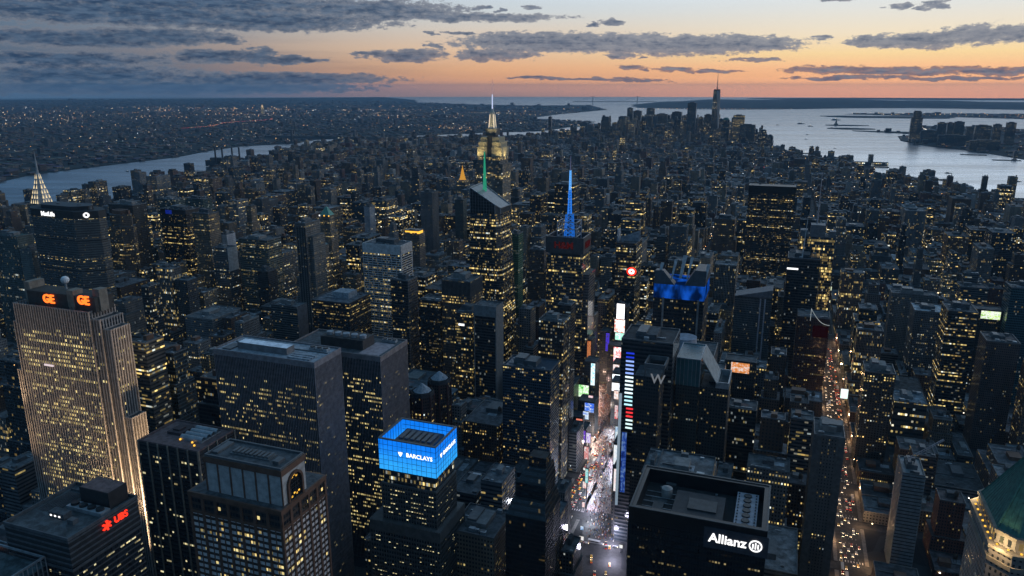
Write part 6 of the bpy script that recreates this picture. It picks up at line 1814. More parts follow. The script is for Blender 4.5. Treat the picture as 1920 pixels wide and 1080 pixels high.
tower('sign_tower', 'sign_covered_tower', 'narrow tower at the end of the square, its face stacked with bright signs', ST((.05, .05, .05), 2.4, 3.6, .4, .5, .05), 'office tower', seed=66, units=1)
tower('pier_house', 'theatre_block', 'low dark block beside the bright square, between hotel and signs', ST((.05, .045, .042), 2.6, 3.6, .5, .5, .2, .9, .9), 'office tower', seed=67)


# ================================================================ the bright square: screens, people, traffic
def screen_material(name, cols, sx, sz, s):
    """a running display: blocks of a few colours"""
    m, t = mat(name)
    pos = t.n('ShaderNodeNewGeometry').outputs['Position']
    x, y, z = t.sep(pos)
    w1, wc = t.white(t.xyz(t.m('FLOOR', t.m('DIVIDE', x, sx)), t.m('FLOOR', t.m('DIVIDE', z, sz)), 4.7))
    n1 = t.noise(pos, .35, 3.0, .6)
    k = len(cols)
    c = t.ramp(t.m('MULTIPLY_ADD', t.ss(n1, .3, .7), .55, t.m('MULTIPLY', w1, .45)), [((i + .5) / k, c) for i, c in enumerate(cols)])
    e = t.n('ShaderNodeEmission', Color=c, Strength=s); t.n('ShaderNodeOutputMaterial', Surface=e.outputs[0])
    m.cycles.emission_sampling = 'AUTO'
    return m


W_, B_, R_, G_, O_, P_, K_ = (1, 1, 1), (.05, .15, 1), (1, .05, .05), (.25, .9, .5), (1, .3, .03), (.35, .1, 1), (.06, .06, .09)
BILL = [
    ('ots_top', -102.7, -91.1, 839.3, 102.0, 125.0, [(.9, .9, 1), W_, (1, .9, .9)], 2.6, 'tall white screen at the very top of the sign covered tower', None),
    ('ots_mid', -105.2, -89.9, 839.3, 81.0, 101.0, [W_, (1, .95, .9), W_, (1, .4, .25), (1, .25, .2)], 1.5, 'wide white screen with reddish foot on the sign covered tower', None),
    ('ots_green', -103.4, -89.7, 838.3, 69.5, 80.5, [(.6, 1, .85), (.3, .85, .6), W_], 1.5, 'pale green screen under the wide white one', None),
    ('whitered', -94.6, -83.1, 790.0, 51.0, 75.0, [W_, (1, .9, .9), R_, W_], 1.9, 'white screen with a red shape, half way up the bright square', 58),
    ('pale1', -86.3, -77.7, 750.0, 49.0, 64.0, [(1, .8, .75), W_, (.9, .3, .2)], 1.2, 'cream and rose screen below the white and red one', 46),
    ('pale2', -79.3, -68.8, 715.0, 50.5, 63.5, [W_, (.8, .95, 1), W_], 2.1, 'square plain white screen above the rounded white one', 46),
    ('pale3', -74.3, -62.8, 690.0, 50.0, 61.5, [W_, (.7, .8, .9)], 1.6, 'low wide white screen just above the crowd', 46),
    ('bluevert', -6.8, -2.2, 424.0, 60.5, 122.5, [(.01, .03, .2), (.03, .1, .5), (.2, .35, .7)], .7, 'tall narrow blue vertical sign over the square', None),
    ('flag', -134.4, -123.0, 780.0, 90.0, 119.5, [(.3, .7, 1), B_, R_, (.8, .8, 1)], 1.0, 'screen in red, white and blue bands high over the square', 100),
    ('orange', -122.9, -115.9, 740.0, 47.5, 97.0, [(.5, .13, .04), (.9, .33, .12), (.5, .15, .05)], .75, 'tall orange strip screen', 80),
    ('strip', -102.8, -97.2, 690.0, 54.0, 84.5, [(.6, .9, 1), W_, (.2, .7, .9)], 1.4, 'thin pale blue and white vertical screen', 60),
    ('green', -118.4, -104.4, 688.0, 36.5, 53.5, [(.1, .6, .1), (.6, 1, .5), W_], 1.2, 'bright green screen beside the crowded square', 44),
    ('oval', -99.7, -87.7, 650.0, 33.5, 46.0, [B_, (.1, .3, 1), W_], 1.0, 'royal blue screen with a white streak', 30),
    ('red', -105.2, -97.3, 630.0, 23.0, 32.0, [(1, .25, .15), (1, .4, .3)], 1.0, 'salmon red lit sign', 22),
    ('purple', -95.7, -85.3, 600.0, 15.5, 31.5, [P_, (.1, .05, .5), W_], .9, 'violet screen lowest beside the crowd', 22),
    ('bluestrip', -115.6, -110.2, 830.0, 53.0, 81.0, [(.05, .04, .6), (.1, .05, .8), K_], .9, 'dim indigo vertical sign', 75),
    ('orange2', -61.0, -50.7, 800.0, 82.5, 105.0, [O_, (.5, .08, .01), W_], .8, 'orange and white sign standing apart above the dark roofs', 90),
    ('billr', 75.6, 95.4, 620.0, 121.5, 133.5, [(.7, .25, .06), (1, .35, .1), W_], .95, 'orange and white board on a dark roof by the slanted pale hotel side', 110),
    ('greenr', 198.1, 206.2, 700.0, 75.5, 87.5, [(.7, 1, .9), W_], 1.5, 'pale mint sign hanging over the avenue of headlights', None),
    ('greenfar', 387.4, 411.2, 960.0, 119.0, 130.5, [(.55, .9, .1), W_, (.3, .6, .1)], 1.3, 'lime green sign on a low dark building', 112),
    ('rose1', -98.9, -93.0, 665.0, 39.0, 50.0, [(1, .3, .4), W_, (1, .2, .3)], 1.1, 'small rose screen below the thin pale blue one', None),
    ('white1', -99.2, -91.9, 640.0, 28.0, 38.5, [W_, (.6, .8, 1), (.2, .3, .9)], 1.1, 'white and blue screen below the royal blue one', None),
    ('violet1', -80.5, -75.2, 585.0, 24.0, 37.0, [(.7, .5, 1), W_, P_], 1.0, 'pale violet screen low beside the crowd', None),
    ('rose2', -71.4, -66.2, 540.0, 26.5, 42.0, [(1, .55, .5), (.8, .2, .2), W_], .9, 'tall salmon screen lowest on the hotel side', None),
    ('white2', -64.8, -59.1, 660.0, 52.0, 63.5, [W_, (.9, .6, .5)], 1.2, 'little cream screen just below the low wide white one', None),
    ('red1', -50.8, -47.0, 600.0, 53.0, 70.5, [R_, W_, (.7, .02, .05)], 1.0, 'narrow red and white screen by the pale corner light', None),
    ('white3', -36.9, -33.9, 540.0, 53.5, 72.0, [W_, (.7, .9, 1), (.3, .5, .8)], 1.0, 'narrow blue white screen by the pale corner light', None),
    ('teal1', -54.5, -51.5, 480.0, 31.5, 47.5, [(.1, .7, .7), (.5, 1, 1), W_], .9, 'narrow teal screen at the mouth of the square', None),
    ('w2', -25.5, -20.6, 480.0, 58.0, 80.0, [W_, (.8, .9, 1)], 1.1, 'slim white screen low on the screen banded slab side of the square', 52),
    ('w3', -16.2, -10.3, 440.0, 51.0, 75.0, [W_, (1, .8, .8)], 1.1, 'pinkish white screen at the mouth of the square', 48),
]
for nm, x0, x1, y, z0, z1, cols, s, lab, base in BILL:
    r = thing('billboard', lab, 'billboard', ((x0 + x1) / 2, y, z0), 'lit screens of the bright square')
    g = MB(); g.slabx(x0, x1, y - .1, y + .25, z0, z1)
    g.build('screen', screen_material('screen_' + nm, cols, (x1 - x0) / 4, (z1 - z0) / 6, s * .85), r)
    g = MB(); w = .35
    g.slabx(x0 - w, x1 + w, y + .25, y + 1.1, z0 - w, z1 + w); g.slabx(x0 - w, x0, y - .3, y + .25, z0 - w, z1 + w); g.slabx(x1, x1 + w, y - .3, y + .25, z0 - w, z1 + w)
    g.slabx(x0, x1, y - .3, y + .25, z1, z1 + w); g.slabx(x0, x1, y - .3, y + .25, z0 - w, z0)
    g.build('frame', DARK, r)
    if base is None and nm[-1] in '123' and nm not in ('w2', 'w3'):
        g = MB(); xm = (x0 + x1) / 2; g.slabx(xm - .5, xm + .5, y + 1.1, y + 2.1, 0, z1); g.build('post', DARK, r)
    if base is None and nm == 'greenr':
        g = MB(); g.slabx(x0 + 6, x0 + 8, y + 1.1, y + 3, z0 - w, z1 + w); g.slabx(x1, 219, y + 1.1, y + 2, z0 + 3, z0 + 5); g.build('bracket', DARK, r)
    if base:
        # the dark building that carries the screen
        h = thing('sign_house', 'narrow dark building that carries the ' + ' '.join(lab.split()[:7]), 'office building', ((x0 + x1) / 2, y + 10, 0), 'dark buildings behind the screens')
        st = ST((.04, .04, .042), 2.5, 3.5, .45, .5, .10, .9, .8)
        wl, wr = (1.0, 9.0) if x0 > -90 and x0 < 0 else (9.0, .8)
        if nm in ('orange2', 'billr', 'greenfar'): wl = wr = 7
        g = MB(); g.box(x0 - wl, x1 + wr, y + 1.12, y + 22, 0, z1 + 1.0, st); g.build('walls', [FACADE, ROOF], h)
        g = MB(); parapet(g, x0 - wl, x1 + wr, y + 1.12, y + 22, z1 + 1.0, 1, .5); g.build('parapet', GREY, h)

# unseen point lights added over the square to brighten its paving
rg = random.Random(5)
for k in range(16):
    y = 400 + k * 27
    x = broadway_x(y) + rg.choice((-11, 11))
    l = bpy.data.lights.new('shop_light', 'POINT'); l.energy = 26000; l.shadow_soft_size = 2.5
    l.color = rg.choice([(1, .66, .48), (1, .8, .68), (.75, .85, 1), (1, .62, .55)]) if y > 590 else rg.choice([(.66, .78, 1), (.8, .86, 1), (.78, .76, 1)])
    o = bpy.data.objects.new('shop_light', l); COL.objects.link(o); o.location = (x, y, 9)
for k in range(22):
    y = 440 + k * 34
    l = bpy.data.lights.new('street_lamp_light', 'POINT'); l.energy = 7000; l.shadow_soft_size = 1.2; l.color = (1, .58, .28)
    o = bpy.data.objects.new('street_lamp_light', l); COL.objects.link(o); o.location = (205 + (14 if k % 2 else -14), y, 9.5)

# lit shop fronts along both kerbs of the square, each a thing
SHOP = [('rose', (1, .45, .4)), ('white', (1, .95, .9)), ('amber', (1, .6, .25)), ('blue', (.35, .6, 1)), ('magenta', (1, .2, .5)), ('mint', (.5, 1, .8))]
SHOPM = {n: screen_material('shop_' + n, [tuple(.35 * q for q in c), c, (1, 1, 1), c], 2.2, 1.4, .9) for n, c in SHOP}
k = 0
for y in range(396, 830, 20):
    for sgn in (-1, 1):
        if rg.random() < .4: continue
        n, c = rg.choice(SHOP); bx = broadway_x(y) + sgn * 19.5; hh = rg.uniform(2.2, 8); z0 = rg.uniform(3, 6); w2 = rg.uniform(1.2, 3)
        r = thing('shop_sign', '%s lit shop sign on %s of the bright square, %s' % (n, 'hotel side' if sgn < 0 else 'slab side', ['at its mouth', 'low down', 'half way up', 'near sign tower'][min(3, (y - 396) // 110)]), 'sign', (bx, y, z0), 'lit shop signs of the bright square')
        g = MB(); g.slabx(bx - w2, bx + w2, y - .5, y, z0, z0 + hh); g.build('sign_face', SHOPM[n], r)
        g = MB(); g.slabx(bx - w2 - .3, bx + w2 + .3, y + .001, y + 1.2, z0 - .3, z0 + hh + .3); g.slabx(bx - .3, bx + .3, y + .3, y + .9, 0, z0 - .3); g.build('frame', DARK, r)

# the crowd in the square
mb = MB(); pal = [(.02, .02, .025), (.22, .05, .04), (.05, .09, .2), (.34, .32, .3), (.05, .04, .035), (.6, .55, .5), (.3, .12, .04)]
for k in range(2200):
    y = rg.uniform(432, 830); x = broadway_x(y) + rg.gauss(0, 8)
    if abs(x - broadway_x(y)) > 17: continue
    s = ST((.1, .1, .1)); s['wall'] = s['roof'] = rg.choice(pal); s['seed'] = 1; s['lit'] = 0; s['ww'] = 0
    a = rg.uniform(0, 6.28); h = rg.uniform(1.5, 1.85)
    mb.cyl(x, y, .38, .15, .30, h * .82, 5, s, 0, 0, a); mb.cyl(x, y, .13, h * .82, .11, h, 5, s, 0, 0, a)
tag(mb.build('crowd', [ROOF], None, (0, 0, 0)), kind='stuff')


# ---------------------------------------------------------------- vehicles
HEAD, TAIL = glow('headlight', (1, .76, .48), 10), glow('tail_light', (1, .06, .02), 5)
CARPAINT = [plain('car_paint_' + n, c, .3, 0, .1, .1, .5) for n, c in (('yellow', (.62, .34, .02)), ('black', (.015, .015, .017)), ('silver', (.3, .31, .33)), ('white', (.4, .4, .4)), ('red', (.28, .02, .015)))]
CARGLASS = plain('car_glass', (.012, .014, .018), .1, 0, .1, .1, .6)


def make_car(name, label, paint, L=4.8, Wd=1.85, Hh=1.5, kind='car'):
    c = thing(name, label, kind, (0, 0, 0), 'cars in the evening traffic')
    g = MB(); hw, hl = Wd / 2, L / 2
    if kind == 'bus':
        sect = [(-hl, .5, hw), (-hl, 3.1, hw), (hl, 3.1, hw), (hl, .5, hw)]
        g.slabx(-hw, hw, -hl, hl, .45, Hh)
    else:
        prof = [(-hl, .35), (-hl, .8), (-hl + .9, .95), (-hl + 1.6, Hh), (hl - 1.1, Hh), (hl - .5, 1.0), (hl, .95), (hl, .35)]
        n = len(prof)
        for i in range(n):
            (ya, za), (yb, zb) = prof[i], prof[(i + 1) % n]
            k0 = .82 if za > 1.1 else 1.0; k1 = .82 if zb > 1.1 else 1.0
            g.quad([(-hw * k0, ya, za), (-hw * k1, yb, zb), (hw * k1, yb, zb), (hw * k0, ya, za)])
        for s in (-1, 1):
            lo = [(s * hw, y, z) for y, z in prof if z < 1.1]; hi = [(s * hw, -hl + .9, .95), (s * hw * .82, -hl + 1.6, Hh), (s * hw * .82, hl - 1.1, Hh), (s * hw, hl - .5, 1.0)]
            g.quad(lo if s < 0 else lo[::-1]); g.quad(hi[::-1] if s > 0 else hi)
    g.build('body', paint, c)
    g = MB()
    if kind == 'bus':
        g.slabx(-hw - .02, hw + .02, -hl + 1, hl - 1, 1.5, 2.5); g.slabx(-hw + .1, hw - .1, -hl - .02, -hl + .1, 1.4, 2.7)
    else:
        g.quad([(-hw * .95, -hl + .98, 1.02), (hw * .95, -hl + .98, 1.02), (hw * .8, -hl + 1.58, Hh - .06), (-hw * .8, -hl + 1.58, Hh - .06)])
    g.build('windscreen', CARGLASS, c)
    for s in (-1, 1):
        g = MB(); g.slabx(s * hw * .7 - .17, s * hw * .7 + .17, -hl - .06, -hl + .2, .55, .85); g.build('headlight', HEAD, c)
        g = MB(); g.slabx(s * hw * .7 - .18, s * hw * .7 + .18, hl - .2, hl + .06, .6, .9); g.build('tail_light', TAIL, c)
    g = MB()
    for s in (-1, 1):
        for yy in (-hl + .9, hl - .9):
            g.slabx(s * hw - .12, s * hw + .12, yy - .33, yy + .33, .02, .66)
    g.build('wheels', DARK, c)
    return c


def dup(root, loc, rz, label=None):
    r = root.copy(); COL.objects.link(r); r.location = loc; r.rotation_euler = (0, 0, rz)
    if label: r['label'] = label
    for ch in root.children:
        c = ch.copy(); COL.objects.link(c); c.parent = r
    return r


bpy.context.view_layer.update()
names = ['yellow', 'black', 'silver', 'white', 'red']
protos = [make_car('taxi' if i == 0 else 'car', ('yellow taxi' if i == 0 else names[i] + ' car') + ' with lights on in the avenue of headlights', p) for i, p in enumerate(CARPAINT)]
bus = make_car('bus', 'white city bus with lit headlights in the avenue traffic', CARPAINT[3], 12, 2.55, 3.2, 'bus')
bpy.context.view_layer.update()
used = set(); spots = []
for ln, dx in enumerate((-8.4, -5, -1.6, 1.8, 5.2, 8.4)):
    y = 396 + rg.uniform(0, 6)
    while y < 1120:
        if rg.random() < (.42 if y < 640 else .4):
            spots.append((205 + dx + rg.uniform(-.3, .3), y, 0 if y < 560 or ln < 3 or rg.random() < .3 else math.pi, 'avenue of headlights'))
        y += rg.uniform(6.2, 11) if y < 640 else rg.uniform(7, 15)
for ln in (-9, -5.5, -2, 1.5, 5, 8.5):
    y = 362
    while y < 428:
        if rg.random() < .2: spots.append((broadway_x(y) + ln, y, math.pi + .227 if rg.random() < .75 else .227, 'mouth of the bright square'))
        y += rg.uniform(6.5, 10)
for ln in (-8, -4.6, -1.2, 2.2, 5.6):
    y = 330
    while y < 640:
        if rg.random() < .55: spots.append((-69 + ln, y, math.pi if y > 470 or rg.random() < .7 else 0, 'avenue behind the bright square'))
        y += rg.uniform(7, 13)
for x in range(-30, 10, 7):
    spots.append((x - 14, street_y(47.55) + rg.uniform(-2, 2), math.pi / 2, 'street by the bright square'))
for x, y, rz, where in spots:
    k = rg.choices(range(6), (4, 3, 2, 2, .6, .5))[0]
    src = bus if k == 5 else protos[k]
    nmk = 'white city bus' if k == 5 else 'yellow taxi' if k == 0 else names[k] + ' car'
    lab = '%s %s in the %s' % (nmk, 'with red tail lights on' if abs(rz) > 2.5 else 'with its headlights on', where)
    z = .16 if False else .06
    if src.name not in used:
        used.add(src.name); src.location = (x, y, z); src.rotation_euler = (0, 0, rz); src['label'] = lab
    else:
        dup(src, (x, y, z), rz, lab)
for s in protos + [bus]:
    if s.name not in used:
        s.location = (205, 1150, .06)


